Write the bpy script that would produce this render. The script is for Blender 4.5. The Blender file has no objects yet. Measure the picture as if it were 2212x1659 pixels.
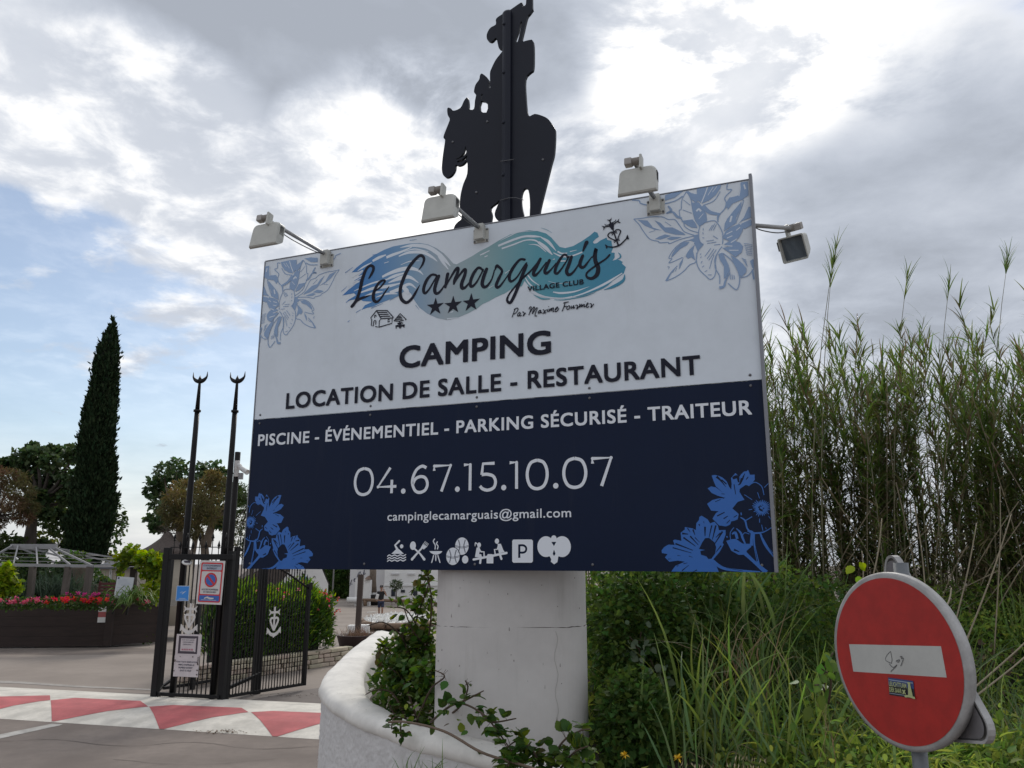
import bpy, bmesh, math, random
import numpy as np
from mathutils import Vector, Matrix
R = math.radians
S = bpy.context.scene
COL = S.collection
rnd = random.Random(7)
nr = np.random.default_rng(11)

# ------------------------------------------------------------------ camera
CZ = 2.4
F, TH, RO = 1748.85, R(12.415), R(-0.135)
_ct, _st, _cr, _sr = math.cos(TH), math.sin(TH), math.cos(RO), math.sin(RO)
_right, _up, _fwd = Vector((1, 0, 0)), Vector((0, -_st, _ct)), Vector((0, _ct, _st))
_r2, _u2 = _right * _cr - _up * _sr, _right * _sr + _up * _cr
cam_d = bpy.data.cameras.new('camera'); cam = bpy.data.objects.new('camera', cam_d); COL.objects.link(cam)
cam_d.sensor_width = 36.0; cam_d.lens = F / 2212 * 36.0
cam_d.clip_start = 0.05; cam_d.clip_end = 3000
_m = Matrix.Identity(4)
for i in range(3):
    _m[i][0], _m[i][1], _m[i][2] = _r2[i], _u2[i], -_fwd[i]
_m[2][3] = CZ
cam.matrix_world = _m
S.camera = cam

def ray(px, py):
    return _fwd + _r2 * ((px - 1106) / F) - _u2 * ((py - 829.5) / F)
def P(px, py, Y):
    d = ray(px, py); t = Y / d.y
    return Vector((d.x * t, Y, CZ + d.z * t))
def PG(px, py, z=0.0):
    d = ray(px, py); t = (z - CZ) / d.z
    return Vector((d.x * t, d.y * t, z))

# ------------------------------------------------------------------ light, sky, exposure
SUN_AZ, SUN_EL = R(9), R(37)          # azimuth to the right of the view, elevation
sdir = Vector((math.sin(SUN_AZ) * math.cos(SUN_EL), math.cos(SUN_AZ) * math.cos(SUN_EL), math.sin(SUN_EL)))
sl = bpy.data.lights.new('sun', 'SUN'); sl.energy = 1.3; sl.angle = R(14); sl.color = (1, .95, .87)
so = bpy.data.objects.new('sun', sl); COL.objects.link(so); so.location = (0, 0, 30)
so.rotation_euler = sdir.to_track_quat('Z', 'Y').to_euler()
S.view_settings.view_transform = 'Standard'; S.view_settings.look = 'None'
S.view_settings.exposure = 0.63; S.view_settings.gamma = 1.0
W = bpy.data.worlds.new('World'); S.world = W; W.use_nodes = True
nt = W.node_tree; nt.nodes.clear()
class NT:
    def __init__(s, nt): s.nt = nt
    def n(s, t, **kw):
        x = s.nt.nodes.new(t)
        for k, v in kw.items():
            if k.startswith('i_'):
                k = k[2:]; k = int(k) if k.isdigit() else k
                x.inputs[k].default_value = v
            else: setattr(x, k, v)
        return x
    def l(s, a, b): s.nt.links.new(a, b)
    def math(s, op, a, b=None, c=None, clamp=False):
        x = s.nt.nodes.new('ShaderNodeMath'); x.operation = op; x.use_clamp = clamp
        for i, v in enumerate((a, b, c)):
            if v is None: continue
            if isinstance(v, (int, float)): x.inputs[i].default_value = v
            else: s.nt.links.new(v, x.inputs[i])
        return x.outputs[0]
    def vmath(s, op, a, b=None):
        x = s.nt.nodes.new('ShaderNodeVectorMath'); x.operation = op
        for i, v in enumerate((a, b)):
            if v is None: continue
            if isinstance(v, (tuple, Vector)): x.inputs[i].default_value = tuple(v)
            else: s.nt.links.new(v, x.inputs[i])
        return x.outputs['Value'] if op in ('DOT_PRODUCT', 'LENGTH') else x.outputs[0]
    def mix(s, f, a, b, blend='MIX'):
        x = s.nt.nodes.new('ShaderNodeMix'); x.data_type = 'RGBA'; x.blend_type = blend
        for sock, v in ((x.inputs[0], f), (x.inputs[6], a), (x.inputs[7], b)):
            if isinstance(v, (int, float)): sock.default_value = v
            elif isinstance(v, tuple): sock.default_value = v if len(v) == 4 else v + (1,)
            else: s.nt.links.new(v, sock)
        return x.outputs[2]
    def ss(s, v, lo, hi):
        x = s.nt.nodes.new('ShaderNodeMapRange'); x.interpolation_type = 'SMOOTHSTEP'
        s.nt.links.new(v, x.inputs[0]); x.inputs[1].default_value = lo; x.inputs[2].default_value = hi
        return x.outputs[0]
    def noise(s, vec, scale, detail=5, rough=.55, dist=0):
        x = s.nt.nodes.new('ShaderNodeTexNoise')
        if vec is not None: s.nt.links.new(vec, x.inputs['Vector'])
        x.inputs['Scale'].default_value = scale; x.inputs['Detail'].default_value = detail
        x.inputs['Roughness'].default_value = rough; x.inputs['Distortion'].default_value = dist
        return x.outputs['Fac']
g = NT(nt)
tc = g.n('ShaderNodeTexCoord'); D = tc.outputs['Generated']
sky = g.n('ShaderNodeTexSky'); sky.sky_type = 'NISHITA'; sky.sun_disc = False
sky.sun_elevation = SUN_EL; sky.sun_rotation = SUN_AZ; sky.air_density = 1.0; sky.dust_density = .6
bg1 = g.n('ShaderNodeBackground'); bg1.inputs[1].default_value = 0.075; g.l(sky.outputs[0], bg1.inputs[0])
sep = g.n('ShaderNodeSeparateXYZ'); g.l(D, sep.inputs[0])
zz = g.math('ADD', g.math('MAXIMUM', sep.outputs[2], 0.0), 0.16)
cmb = g.n('ShaderNodeCombineXYZ'); g.l(g.math('DIVIDE', sep.outputs[0], zz), cmb.inputs[0]); g.l(g.math('DIVIDE', sep.outputs[1], zz), cmb.inputs[1])
cp = cmb.outputs[0]
n1 = g.noise(cp, 1.15, 9, .56, .25)
n2 = g.noise(cp, 3.6, 8, .6, .2)
n3 = g.noise(cp, .62, 4, .5, 0)
n5 = g.noise(cp, 7.5, 8, .6, .3)
n4 = g.noise(cp, 2.3, 9, .62, .35)
SKY_L = .535
def lobe(px, py, deg):
    d = ray(px, py).normalized()
    dt = g.vmath('DOT_PRODUCT', D, tuple(d))
    return g.ss(dt, math.cos(R(deg)), 1.0)
blue = g.math('MAXIMUM', lobe(60, 860, 17), g.math('MULTIPLY', lobe(420, 900, 14), .95))
blue = g.math('MAXIMUM', blue, lobe(180, 1030, 22))
dark1 = lobe(600, 110, 15); dark2 = lobe(1980, 420, 13); dark3 = lobe(1290, 330, 7); dark4 = lobe(1000, 90, 11)
puff = g.ss(g.math('MULTIPLY_ADD', g.math('SUBTRACT', n1, .5), 1.2, g.math('MAXIMUM', lobe(260, 480, 15), lobe(740, 480, 11))), .12, .5)
brt = g.math('ADD', g.math('MULTIPLY', lobe(1580, 30, 11), .8), g.math('MULTIPLY', lobe(900, 350, 9), .45))
brt = g.math('ADD', brt, g.math('MULTIPLY', lobe(1430, 180, 6), .38))
brt = g.math('ADD', brt, g.math('MULTIPLY', lobe(1240, 370, 6), .4))
brt = g.math('ADD', brt, g.math('MULTIPLY', lobe(1850, 120, 8), .18))
cov = g.math('ADD', g.math('MULTIPLY', n1, .55), g.math('MULTIPLY', n2, .45))
cov = g.math('SUBTRACT', cov, g.math('MULTIPLY', blue, .26))
dk_ = g.math('ADD', g.math('ADD', dark1, dark2), g.math('ADD', g.math('MULTIPLY', dark3, .6), g.math('MULTIPLY', dark4, .8)), None, True)
cov = g.math('ADD', cov, g.math('MULTIPLY', dk_, .12))
cov = g.math('ADD', cov, g.math('MULTIPLY', puff, .07))
mask = g.math('MAXIMUM', g.ss(cov, .33, .47), .20)
# thick parts of the layer are grey, thin edges white, most of all near the sun
bil = g.math('MULTIPLY_ADD', g.math('SUBTRACT', n2, .5), -.75, g.math('MULTIPLY', g.math('SUBTRACT', n1, .5), -.9))
bil = g.math('MULTIPLY', bil, g.math('MULTIPLY_ADD', dk_, -.6, 1.0))
lum = g.math('ADD', g.math('ADD', SKY_L, bil), g.math('MULTIPLY', g.math('SUBTRACT', n3, .5), .25))
lum = g.math('SUBTRACT', lum, g.math('MULTIPLY', dk_, .19))
wisp = g.ss(n4, .43, .60)
pl_ = g.math('MULTIPLY_ADD', g.ss(n5, .40, .70), .30, .50)
pm_ = g.math('MULTIPLY', puff, .8)
lum = g.math('ADD', g.math('MULTIPLY', lum, g.math('SUBTRACT', 1.0, pm_)), g.math('MULTIPLY', pl_, pm_))
lum = g.math('ADD', lum, g.math('MULTIPLY', brt, g.math('MULTIPLY_ADD', wisp, .85, g.math('MULTIPLY', g.ss(n2, .45, .7), .18))))
hz_ = g.math('MULTIPLY', g.ss(sep.outputs[2], .22, -.02), .9)
lum = g.math('ADD', g.math('MULTIPLY', g.math('MAXIMUM', lum, .33), g.math('SUBTRACT', 1.0, hz_)), g.math('MULTIPLY', hz_, .52))
mask = g.math('MAXIMUM', mask, hz_)
ccol = g.mix(g.ss(lum, .35, .85), (.80, .87, 1.0, 1), (1, .985, .96, 1))
bg2 = g.n('ShaderNodeBackground'); g.l(ccol, bg2.inputs[0]); g.l(g.math('MULTIPLY', lum, 1.0), bg2.inputs[1])
mx = g.n('ShaderNodeMixShader'); g.l(mask, mx.inputs[0]); g.l(bg1.outputs[0], mx.inputs[1]); g.l(bg2.outputs[0], mx.inputs[2])
wo = g.n('ShaderNodeOutputWorld'); g.l(mx.outputs[0], wo.inputs[0])

# ------------------------------------------------------------------ materials
MATS = {}
def mat(name, col, rough=.7, var=.0, vscale=6, bump=0, bscale=40, metal=0, spec=.5, col2=None, coat=0, detail=6, island=0, trans=0, stretch=None, streak=0):
    if name in MATS: return MATS[name]
    m = bpy.data.materials.new(name); m.use_nodes = True; MATS[name] = m
    t = m.node_tree; b = t.nodes['Principled BSDF']; q = NT(t)
    c4 = tuple(col) + (1,)
    b.inputs['Base Color'].default_value = c4; b.inputs['Roughness'].default_value = rough
    b.inputs['Metallic'].default_value = metal; b.inputs['Specular IOR Level'].default_value = spec
    b.inputs['Coat Weight'].default_value = coat
    vec = None
    if var or bump or col2:
        tcn = q.n('ShaderNodeTexCoord'); vec = tcn.outputs['Object']
        if stretch:
            mp = q.n('ShaderNodeMapping'); q.l(vec, mp.inputs[0]); mp.inputs[3].default_value = stretch; vec = mp.outputs[0]
    cs = None
    if var or col2:
        f = q.noise(vec, vscale, detail, .6)
        f = q.ss(f, .3, .7)
        c2 = tuple(col2) if col2 else tuple(max(0, x * (1 - var)) for x in col)
        cs = q.mix(f, tuple(col), c2)
        if var:
            f2 = q.noise(vec, vscale * 9, 3, .6)
            cs = q.mix(q.math('MULTIPLY', q.ss(f2, .35, .75), min(1, var * 1.2)), cs, tuple(x * .72 for x in col))
    if streak:
        ts_ = q.n('ShaderNodeTexCoord'); ms_ = q.n('ShaderNodeMapping'); q.l(ts_.outputs['Object'], ms_.inputs[0]); ms_.inputs[3].default_value = (7, 7, .55)
        f3 = q.math('MULTIPLY', q.ss(q.noise(ms_.outputs[0], 1.6, 6, .65), .52, .78), q.ss(q.noise(ts_.outputs['Object'], 1.3, 4, .6), .35, .65))
        cs = q.mix(q.math('MULTIPLY', f3, streak), cs or c4, (.16, .15, .12, 1))
    if island:
        ge = q.n('ShaderNodeNewGeometry')
        hs = q.n('ShaderNodeHueSaturation')
        r = ge.outputs['Random Per Island']
        q.l(q.math('MULTIPLY_ADD', r, .07, .465), hs.inputs[0])
        w = q.n('ShaderNodeTexWhiteNoise'); w.noise_dimensions = '1D'; q.l(r, w.inputs['W'])
        q.l(q.math('MULTIPLY_ADD', w.outputs[0], island, 1 - island * .55), hs.inputs[2])
        if cs: q.l(cs, hs.inputs[4])
        else: hs.inputs[4].default_value = c4
        cs = hs.outputs[0]
    if cs: q.l(cs, b.inputs['Base Color'])
    if bump:
        bn = q.n('ShaderNodeBump'); bn.inputs[0].default_value = min(1, bump); bn.inputs[1].default_value = .02 * max(1, bump)
        q.l(q.noise(vec, bscale, 5, .65), bn.inputs[2]); q.l(bn.outputs[0], b.inputs['Normal'])
    if trans:
        tb = q.n('ShaderNodeBsdfTranslucent')
        tcx = q.n('ShaderNodeHueSaturation'); tcx.inputs[0].default_value = .485; tcx.inputs[1].default_value = 1.15; tcx.inputs[2].default_value = 1.5
        if cs: q.l(cs, tcx.inputs[4])
        else: tcx.inputs[4].default_value = c4
        q.l(tcx.outputs[0], tb.inputs[0])
        ms = q.n('ShaderNodeMixShader'); ms.inputs[0].default_value = trans
        q.l(b.outputs[0], ms.inputs[1]); q.l(tb.outputs[0], ms.inputs[2])
        q.l(ms.outputs[0], t.nodes['Material Output'].inputs[0])
    return m
def leafm(name, col, rough=.55, isl=.7, trans=.35, spec=.3): return mat(name, col, rough, island=isl, trans=trans, spec=spec)

# ------------------------------------------------------------------ object helpers
def tag(o, label=None, cat=None, group=None, kind=None):
    if label: o['label'] = label
    if cat: o['category'] = cat
    if group: o['group'] = group
    if kind: o['kind'] = kind
    return o
ORG = {}
def thing(name, loc, label, cat, group=None):
    o = bpy.data.objects.new(name, None); COL.objects.link(o); o.location = loc; o.empty_display_size = .1
    ORG[o.name] = Vector(loc)
    return tag(o, label, cat, group)
def link(name, me, parent=None, org=None):
    o = bpy.data.objects.new(name, me); COL.objects.link(o)
    if parent is not None:
        o.parent = parent; w = ORG[parent.name]; ORG[o.name] = w
    else:
        w = Vector(org) if org is not None else Vector((0, 0, 0)); o.location = w; ORG[o.name] = w
    if w.length > 0: me.transform(Matrix.Translation(-w))
    return o
def orient(d, up=Vector((0, 0, 1))):
    """matrix whose Z column is d"""
    z = Vector(d).normalized(); x = up.cross(z)
    if x.length < 1e-5: x = Vector((1, 0, 0)).cross(z)
    x.normalize(); y = z.cross(x)
    return Matrix((x, y, z)).transposed()
class MB:
    def __init__(s): s.v = []; s.f = []; s.m = []; s.sm = []
    def add(s, vs, fs, mi=0, smooth=False):
        k = len(s.v); s.v += [tuple(v) for v in vs]
        for f in fs: s.f.append(tuple(i + k for i in f)); s.m.append(mi); s.sm.append(smooth)
        return s
    def box(s, c, size, M=None, mi=0, taper=1.0):
        M = M or Matrix.Identity(3); c = Vector(c); vs = []
        for z in (-.5, .5):
            k = taper if z > 0 else 1
            for x, y in ((-.5, -.5), (.5, -.5), (.5, .5), (-.5, .5)):
                vs.append(c + M @ Vector((x * size[0] * k, y * size[1] * k, z * size[2])))
        return s.add(vs, [(3, 2, 1, 0), (4, 5, 6, 7), (0, 1, 5, 4), (1, 2, 6, 5), (2, 3, 7, 6), (3, 0, 4, 7)], mi)
    def bbox(s, c, size, M=None, mi=0, b=.01):
        """box with chamfered edges"""
        bm = bmesh.new(); bmesh.ops.create_cube(bm, size=1)
        for v in bm.verts: v.co = Vector((v.co.x * size[0], v.co.y * size[1], v.co.z * size[2]))
        bmesh.ops.bevel(bm, geom=bm.edges[:], offset=b, segments=2, affect='EDGES', profile=.6)
        M = M or Matrix.Identity(3); c = Vector(c); bm.verts.index_update()
        s.add([c + M @ v.co for v in bm.verts], [[v.index for v in f.verts] for f in bm.faces], mi); bm.free(); return s
    def bar(s, a, b, w, h=None, mi=0, up=Vector((0, 0, 1))):
        a = Vector(a); b = Vector(b); d = b - a; h = h or w
        return s.box((a + b) / 2, (w, h, d.length), orient(d, up), mi)
    def tube(s, pts, rad, seg=8, mi=0, cap=True, smooth=True):
        pts = [Vector(p) for p in pts]; n = len(pts)
        rad = [rad] * n if isinstance(rad, (int, float)) else rad
        vs = []; ref = None
        for i, p in enumerate(pts):
            d = (pts[min(i + 1, n - 1)] - pts[max(i - 1, 0)])
            if d.length < 1e-9: d = Vector((0, 0, 1))
            d.normalize()
            if ref is None: ref = Vector((1, 0, 0)) if abs(d.x) < .8 else Vector((0, 1, 0))
            x = (ref - d * ref.dot(d)).normalized(); y = d.cross(x); ref = x
            for k in range(seg):
                a = 2 * math.pi * k / seg
                vs.append(p + (x * math.cos(a) + y * math.sin(a)) * rad[i])
        fs = []
        for i in range(n - 1):
            for k in range(seg):
                k2 = (k + 1) % seg
                fs.append((i * seg + k, i * seg + k2, (i + 1) * seg + k2, (i + 1) * seg + k))
        if cap: fs += [tuple(range(seg))[::-1], tuple((n - 1) * seg + k for k in range(seg))]
        return s.add(vs, fs, mi, smooth)
    def lathe(s, base, prof, seg=16, M=None, mi=0, smooth=True):
        """prof: list of (radius, height)"""
        M = M or Matrix.Identity(3); base = Vector(base); vs = []; n = len(prof)
        for r, h in prof:
            for k in range(seg):
                a = 2 * math.pi * k / seg
                vs.append(base + M @ Vector((r * math.cos(a), r * math.sin(a), h)))
        fs = [(i * seg + k, i * seg + (k + 1) % seg, (i + 1) * seg + (k + 1) % seg, (i + 1) * seg + k) for i in range(n - 1) for k in range(seg)]
        fs += [tuple(range(seg))[::-1], tuple((n - 1) * seg + k for k in range(seg))]
        return s.add(vs, fs, mi, smooth)
    def grid(s, fn, nu, nv, mi=0, smooth=True):
        vs = [fn(i / nu, j / nv) for j in range(nv + 1) for i in range(nu + 1)]
        fs = [(j * (nu + 1) + i, j * (nu + 1) + i + 1, (j + 1) * (nu + 1) + i + 1, (j + 1) * (nu + 1) + i) for j in range(nv) for i in range(nu)]
        return s.add(vs, fs, mi, smooth)
    def mesh(s, name, mats):
        me = bpy.data.meshes.new(name); me.from_pydata(s.v, [], s.f)
        for m in (mats if isinstance(mats, (list, tuple)) else [mats]): me.materials.append(m)
        me.polygons.foreach_set('material_index', s.m); me.polygons.foreach_set('use_smooth', s.sm); me.update()
        return me
    def build(s, name, mats, parent=None, org=None): return link(name, s.mesh(name, mats), parent, org)

def curve_mesh(loops, extrude=0):
    c = bpy.data.curves.new('tmp', 'CURVE'); c.dimensions = '2D'; c.fill_mode = 'BOTH'; c.extrude = extrude
    for lp in loops:
        sp = c.splines.new('POLY'); sp.points.add(len(lp) - 1); sp.use_cyclic_u = True
        for p, q in zip(sp.points, lp): p.co = (q[0], q[1], 0, 1)
    return _eval(c)
def _eval(c):
    o = bpy.data.objects.new('tmp', c); COL.objects.link(o)
    dg = bpy.context.evaluated_depsgraph_get(); dg.update()
    me = bpy.data.meshes.new_from_object(o.evaluated_get(dg))
    vs = [v.co.copy() for v in me.vertices]; fs = [tuple(p.vertices) for p in me.polygons]
    bpy.data.objects.remove(o); bpy.data.meshes.remove(me); bpy.data.curves.remove(c)
    return vs, fs
def text_mesh(body, bold=0, shear=0, space=1, lines=1.0):
    c = bpy.data.curves.new('tmp', 'FONT'); c.body = body; c.offset = bold; c.shear = shear; c.space_character = space
    c.resolution_u = 4; c.align_x = 'CENTER'; c.space_line = lines
    return _eval(c)
CAPH = max(v.y for v in text_mesh('H')[0])
def catmull(pts, n=6):
    p = [Vector(q) for q in pts]; out = []
    if len(p) < 3: return p
    for i in range(len(p) - 1):
        a, b, c, d = p[max(i - 1, 0)], p[i], p[i + 1], p[min(i + 2, len(p) - 1)]
        for k in range(n):
            t = k / n
            out.append(.5 * ((2 * b) + (c - a) * t + (2 * a - 5 * b + 4 * c - d) * t * t + (3 * b - a - 3 * c + d) * t ** 3))
    out.append(p[-1]); return out

class Decals:
    """flat print on a plane: origin O, axes U,V, normal N (metres)"""
    def __init__(s, O, U, V, N, mb, base=.0012, step=.00003):
        s.O, s.U, s.V, s.N, s.mb = Vector(O), Vector(U), Vector(V), Vector(N), mb; s.h = s.h0 = base; s.step = step; s.clip = None
    def reset(s): s.h = s.h0
    def put(s, vs, fs, mi):
        if s.clip:
            bm = bmesh.new(); bv = [bm.verts.new((v[0], v[1], 0)) for v in vs]
            for f in fs:
                try: bm.faces.new([bv[i] for i in f])
                except ValueError: pass
            for co, no in s.clip:
                bmesh.ops.bisect_plane(bm, geom=bm.verts[:] + bm.edges[:] + bm.faces[:], plane_co=co, plane_no=no, clear_outer=True)
            bm.verts.index_update()
            vs = [v.co.copy() for v in bm.verts]; fs = [tuple(v.index for v in f.verts) for f in bm.faces]; bm.free()
        if not fs: return
        s.h += s.step
        out = [s.O + s.U * v[0] + s.V * v[1] + s.N * s.h for v in vs]
        fx = []
        nn = s.N
        for f in fs:
            a, b, c = out[f[0]], out[f[1]], out[f[2]]
            fx.append(f if (b - a).cross(c - a).dot(nn) > 0 else f[::-1])
        s.mb.add(out, fx, mi)
    def poly(s, loops, mi):
        if not isinstance(loops[0][0], (tuple, list, Vector)): loops = [loops]
        vs, fs = curve_mesh(loops); s.put(vs, fs, mi)
    def stroke(s, pts, w, mi, smooth=6, cap=True):
        """w: width or list of widths, metres"""
        w = [w] * len(pts) if isinstance(w, (int, float)) else list(w)
        if smooth and len(pts) > 2:
            q = catmull([(p[0], p[1], ww) for p, ww in zip(pts, w)], smooth)
        else: q = [Vector((p[0], p[1], ww)) for p, ww in zip(pts, w)]
        n = len(q); L = []; Rr = []
        for i in range(n):
            d = Vector((q[min(i + 1, n - 1)].x - q[max(i - 1, 0)].x, q[min(i + 1, n - 1)].y - q[max(i - 1, 0)].y))
            if d.length < 1e-9: d = Vector((1, 0))
            d.normalize(); nv = Vector((-d.y, d.x)) * max(q[i].z, 1e-4) * .5; p = Vector((q[i].x, q[i].y))
            L.append(p + nv); Rr.append(p - nv)
        vs = [(v.x, v.y) for v in L + Rr]; fs = [(i, n + i, n + i + 1, i + 1) for i in range(n - 1)]
        if cap:
            for e, a, b in ((0, 0, n), (n - 1, 2 * n - 1, n - 1)):
                r = max(q[e].z, 1e-4) * .5
                if r < .0015: continue
                p0 = Vector(vs[a]); c = Vector((q[e].x, q[e].y)); k0 = math.atan2(p0.y - c.y, p0.x - c.x); k = len(vs)
                vs += [(c.x + r * math.cos(k0 + math.pi * j / 6), c.y + r * math.sin(k0 + math.pi * j / 6)) for j in range(1, 6)]
                fs.append(tuple([a] + list(range(k, k + 5)) + [b]))
        s.put(vs, fs, mi)
    def text(s, body, u0, u1, v0, cap, mi, bold=0, shear=0, space=1, slope=0, lines=1.0):
        """fit between u0 and u1 with the first baseline at v0 and capital height cap"""
        vs, fs = text_mesh(body, 0, shear, space, lines); e = bold if bold > .006 else 0
        x0 = min(v.x for v in vs) - e; x1 = max(v.x for v in vs) + e; k = (u1 - u0) / (x1 - x0); ky = cap / (CAPH + 2 * e)
        for ox, oy in (((0, 0),) if not e else ((-e, -e), (e, -e), (e, e), (-e, e), (0, 0))):
            s.put([(u0 + (v.x + ox - x0) * k, v0 + (v.y + oy + e) * ky + slope * (v.x - x0) * k) for v in vs], fs, mi)
    def disc(s, u, v, ru, rv, mi, n=28, a0=0, a1=2 * math.pi):
        s.put([(u + ru * math.cos(a0 + (a1 - a0) * i / n), v + rv * math.sin(a0 + (a1 - a0) * i / n)) for i in range(n)], [tuple(range(n))], mi)

# ------------------------------------------------------------------ foliage
LEAF = {
 'rhomb': ([(0, 0, 0), (.45, .5, .08), (1, 0, -.06), (.45, -.5, .08)], [(0, 1, 2), (0, 2, 3)]),
 'oval': ([(0, 0, 0), (.18, .3, .03), (.5, .5, .07), (.8, .28, .02), (1, 0, -.1), (.8, -.28, .02), (.5, -.5, .07), (.18, -.3, .03), (.5, 0, 0)],
          [(0, 1, 2, 8), (8, 2, 3, 4), (8, 4, 5, 6), (0, 8, 6, 7)]),
 'toothed': ([(0, 0, 0), (.08, .28, .02), (.26, .40, .05), (.30, .48, .05), (.52, .44, .06), (.57, .47, .05), (.78, .26, .02), (.82, .26, .01), (1, 0, -.1),
              (.82, -.26, .01), (.78, -.26, .02), (.57, -.47, .05), (.52, -.44, .06), (.30, -.48, .05), (.26, -.40, .05), (.08, -.28, .02), (.5, 0, 0)],
             [(0, 1, 2, 3, 16), (16, 3, 4, 5), (16, 5, 6, 7, 8), (16, 8, 9, 10, 11), (16, 11, 12, 13), (0, 16, 13, 14, 15)]),
 'ivy': ([(.1, 0, 0), (-.05, .3, .03), (.2, .55, .05), (.42, .34, .02), (.62, .42, .03), (1, 0, -.1), (.62, -.42, .03), (.42, -.34, .02), (.2, -.55, .05), (-.05, -.3, .03)],
         [(0, 1, 2, 3), (0, 3, 4, 5), (0, 5, 6, 7), (0, 7, 8, 9)]),
 'lance': ([(0, 0, 0), (.3, .5, .05), (.65, .4, .0), (1, 0, -.14), (.65, -.4, .0), (.3, -.5, .05), (.45, 0, -.01)],
           [(0, 1, 2, 6), (6, 2, 3), (6, 3, 4), (0, 6, 4, 5)]),
}
def leaves(pos, ax, nm, L, Wd, shape='rhomb'):
    """numpy leaf instances -> (verts, face loops, face sizes)"""
    T, Fc = LEAF[shape]; T = np.array(T); n = len(pos)
    ax = ax / np.linalg.norm(ax, axis=1, keepdims=True)
    sd = np.cross(nm, ax); sd /= np.linalg.norm(sd, axis=1, keepdims=True) + 1e-9
    nn = np.cross(ax, sd)
    L = np.broadcast_to(L, n)[:, None, None]; Wd = np.broadcast_to(Wd, n)[:, None, None]
    v = pos[:, None, :] + ax[:, None, :] * (T[None, :, 0:1] * L) + sd[:, None, :] * (T[None, :, 1:2] * Wd) + nn[:, None, :] * (T[None, :, 2:3] * L)
    k = len(T); offs = np.arange(n)[:, None] * k
    loops = np.concatenate([np.array(f) for f in Fc]); sizes = np.array([len(f) for f in Fc])
    return v.reshape(-1, 3), (offs + loops[None, :]).ravel(), np.tile(sizes, n)
def ribbons(base, d0, d1, L, Wd, k=4, tip=.08):
    """bent grass blades: start direction d0, end direction d1"""
    n = len(base); t = np.linspace(0, 1, k + 1)
    d0 = d0 / np.linalg.norm(d0, axis=1, keepdims=True); d1 = d1 / np.linalg.norm(d1, axis=1, keepdims=True)
    pts = [base.copy()]; cur = base.copy(); L = np.broadcast_to(L, n)
    for i in range(k):
        tt = (i + .5) / k; d = d0 * (1 - tt) + d1 * tt; d /= np.linalg.norm(d, axis=1, keepdims=True) + 1e-9
        cur = cur + d * (L / k)[:, None]; pts.append(cur.copy())
    sd = np.cross(d0, d1) + nr.normal(0, .15, (n, 3)); sd /= np.linalg.norm(sd, axis=1, keepdims=True) + 1e-9
    Wd = np.broadcast_to(Wd, n)[:, None]
    V = []
    for i in range(k + 1):
        w = Wd * .5 * (max(tip, (1 - t[i]) ** .7) if i else .6)
        V += [pts[i] + sd * w, pts[i] - sd * w]
    v = np.stack(V, 1).reshape(-1, 3); m = 2 * (k + 1)
    fl = np.concatenate([np.array((2 * i, 2 * i + 1, 2 * i + 3, 2 * i + 2)) for i in range(k)])
    loops = (np.arange(n)[:, None] * m + fl[None, :]).ravel()
    return v, loops, np.full(n * k, 4)
def np_mesh(name, chunks, mats, midx=None):
    vo = 0; V = []; Lp = []; Sz = []; Mi = []
    for i, (v, l, s) in enumerate(chunks):
        V.append(v); Lp.append(l + vo); Sz.append(s); vo += len(v); Mi.append(np.full(len(s), midx[i] if midx else 0))
    V = np.concatenate(V); Lp = np.concatenate(Lp); Sz = np.concatenate(Sz); Mi = np.concatenate(Mi)
    me = bpy.data.meshes.new(name); me.vertices.add(len(V)); me.vertices.foreach_set('co', V.astype(np.float32).ravel())
    me.loops.add(len(Lp)); me.loops.foreach_set('vertex_index', Lp.astype(np.int32))
    me.polygons.add(len(Sz)); st = np.concatenate([[0], np.cumsum(Sz)[:-1]])
    me.polygons.foreach_set('loop_start', st.astype(np.int32))
    try: me.polygons.foreach_set('loop_total', Sz.astype(np.int32))
    except Exception: pass
    me.polygons.foreach_set('material_index', Mi.astype(np.int32))
    for m in (mats if isinstance(mats, (list, tuple)) else [mats]): me.materials.append(m)
    me.update(calc_edges=True); me.validate()
    return me
def rv(n, up=0.0, s=1.0):
    v = nr.normal(0, s, (n, 3)); v[:, 2] += up
    return v / (np.linalg.norm(v, axis=1, keepdims=True) + 1e-9)
def blob(c, r, n, shell=.5):
    """n points in an ellipsoid, denser toward the surface"""
    d = rv(n); rad = nr.random(n) ** (1 / 3.0); rad = shell + (1 - shell) * rad
    r = np.array(r if hasattr(r, '__len__') else (r, r, r))
    return np.array(c) + d * rad[:, None] * r * (1 + nr.normal(0, .08, (n, 1))), d
# ================================================================== SETTING
def zg(x, y):
    """terrain: level by the road, falling gently towards the back of the site"""
    t = min(max((y - 23) / 21, 0), 1); return -.68 * t
asphalt = mat('asphalt', (.215, .180, .158), .92, var=.42, vscale=.8, bump=.6, bscale=90, col2=(.145, .12, .106), spec=.25)
drive = mat('driveway', (.29, .248, .215), .92, var=.25, vscale=.35, bump=.4, bscale=60, col2=(.215, .182, .158), spec=.25)
white_paint = mat('road_white', (.66, .62, .55), .8, var=.34, vscale=2.6, bump=.3, bscale=70)
red_paint = mat('road_red', (.50, .115, .12), .8, var=.36, vscale=2.2, bump=.3, bscale=70)
soil = mat('soil', (.045, .033, .022), .95, var=.4, vscale=3, bump=.6, bscale=30)

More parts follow.
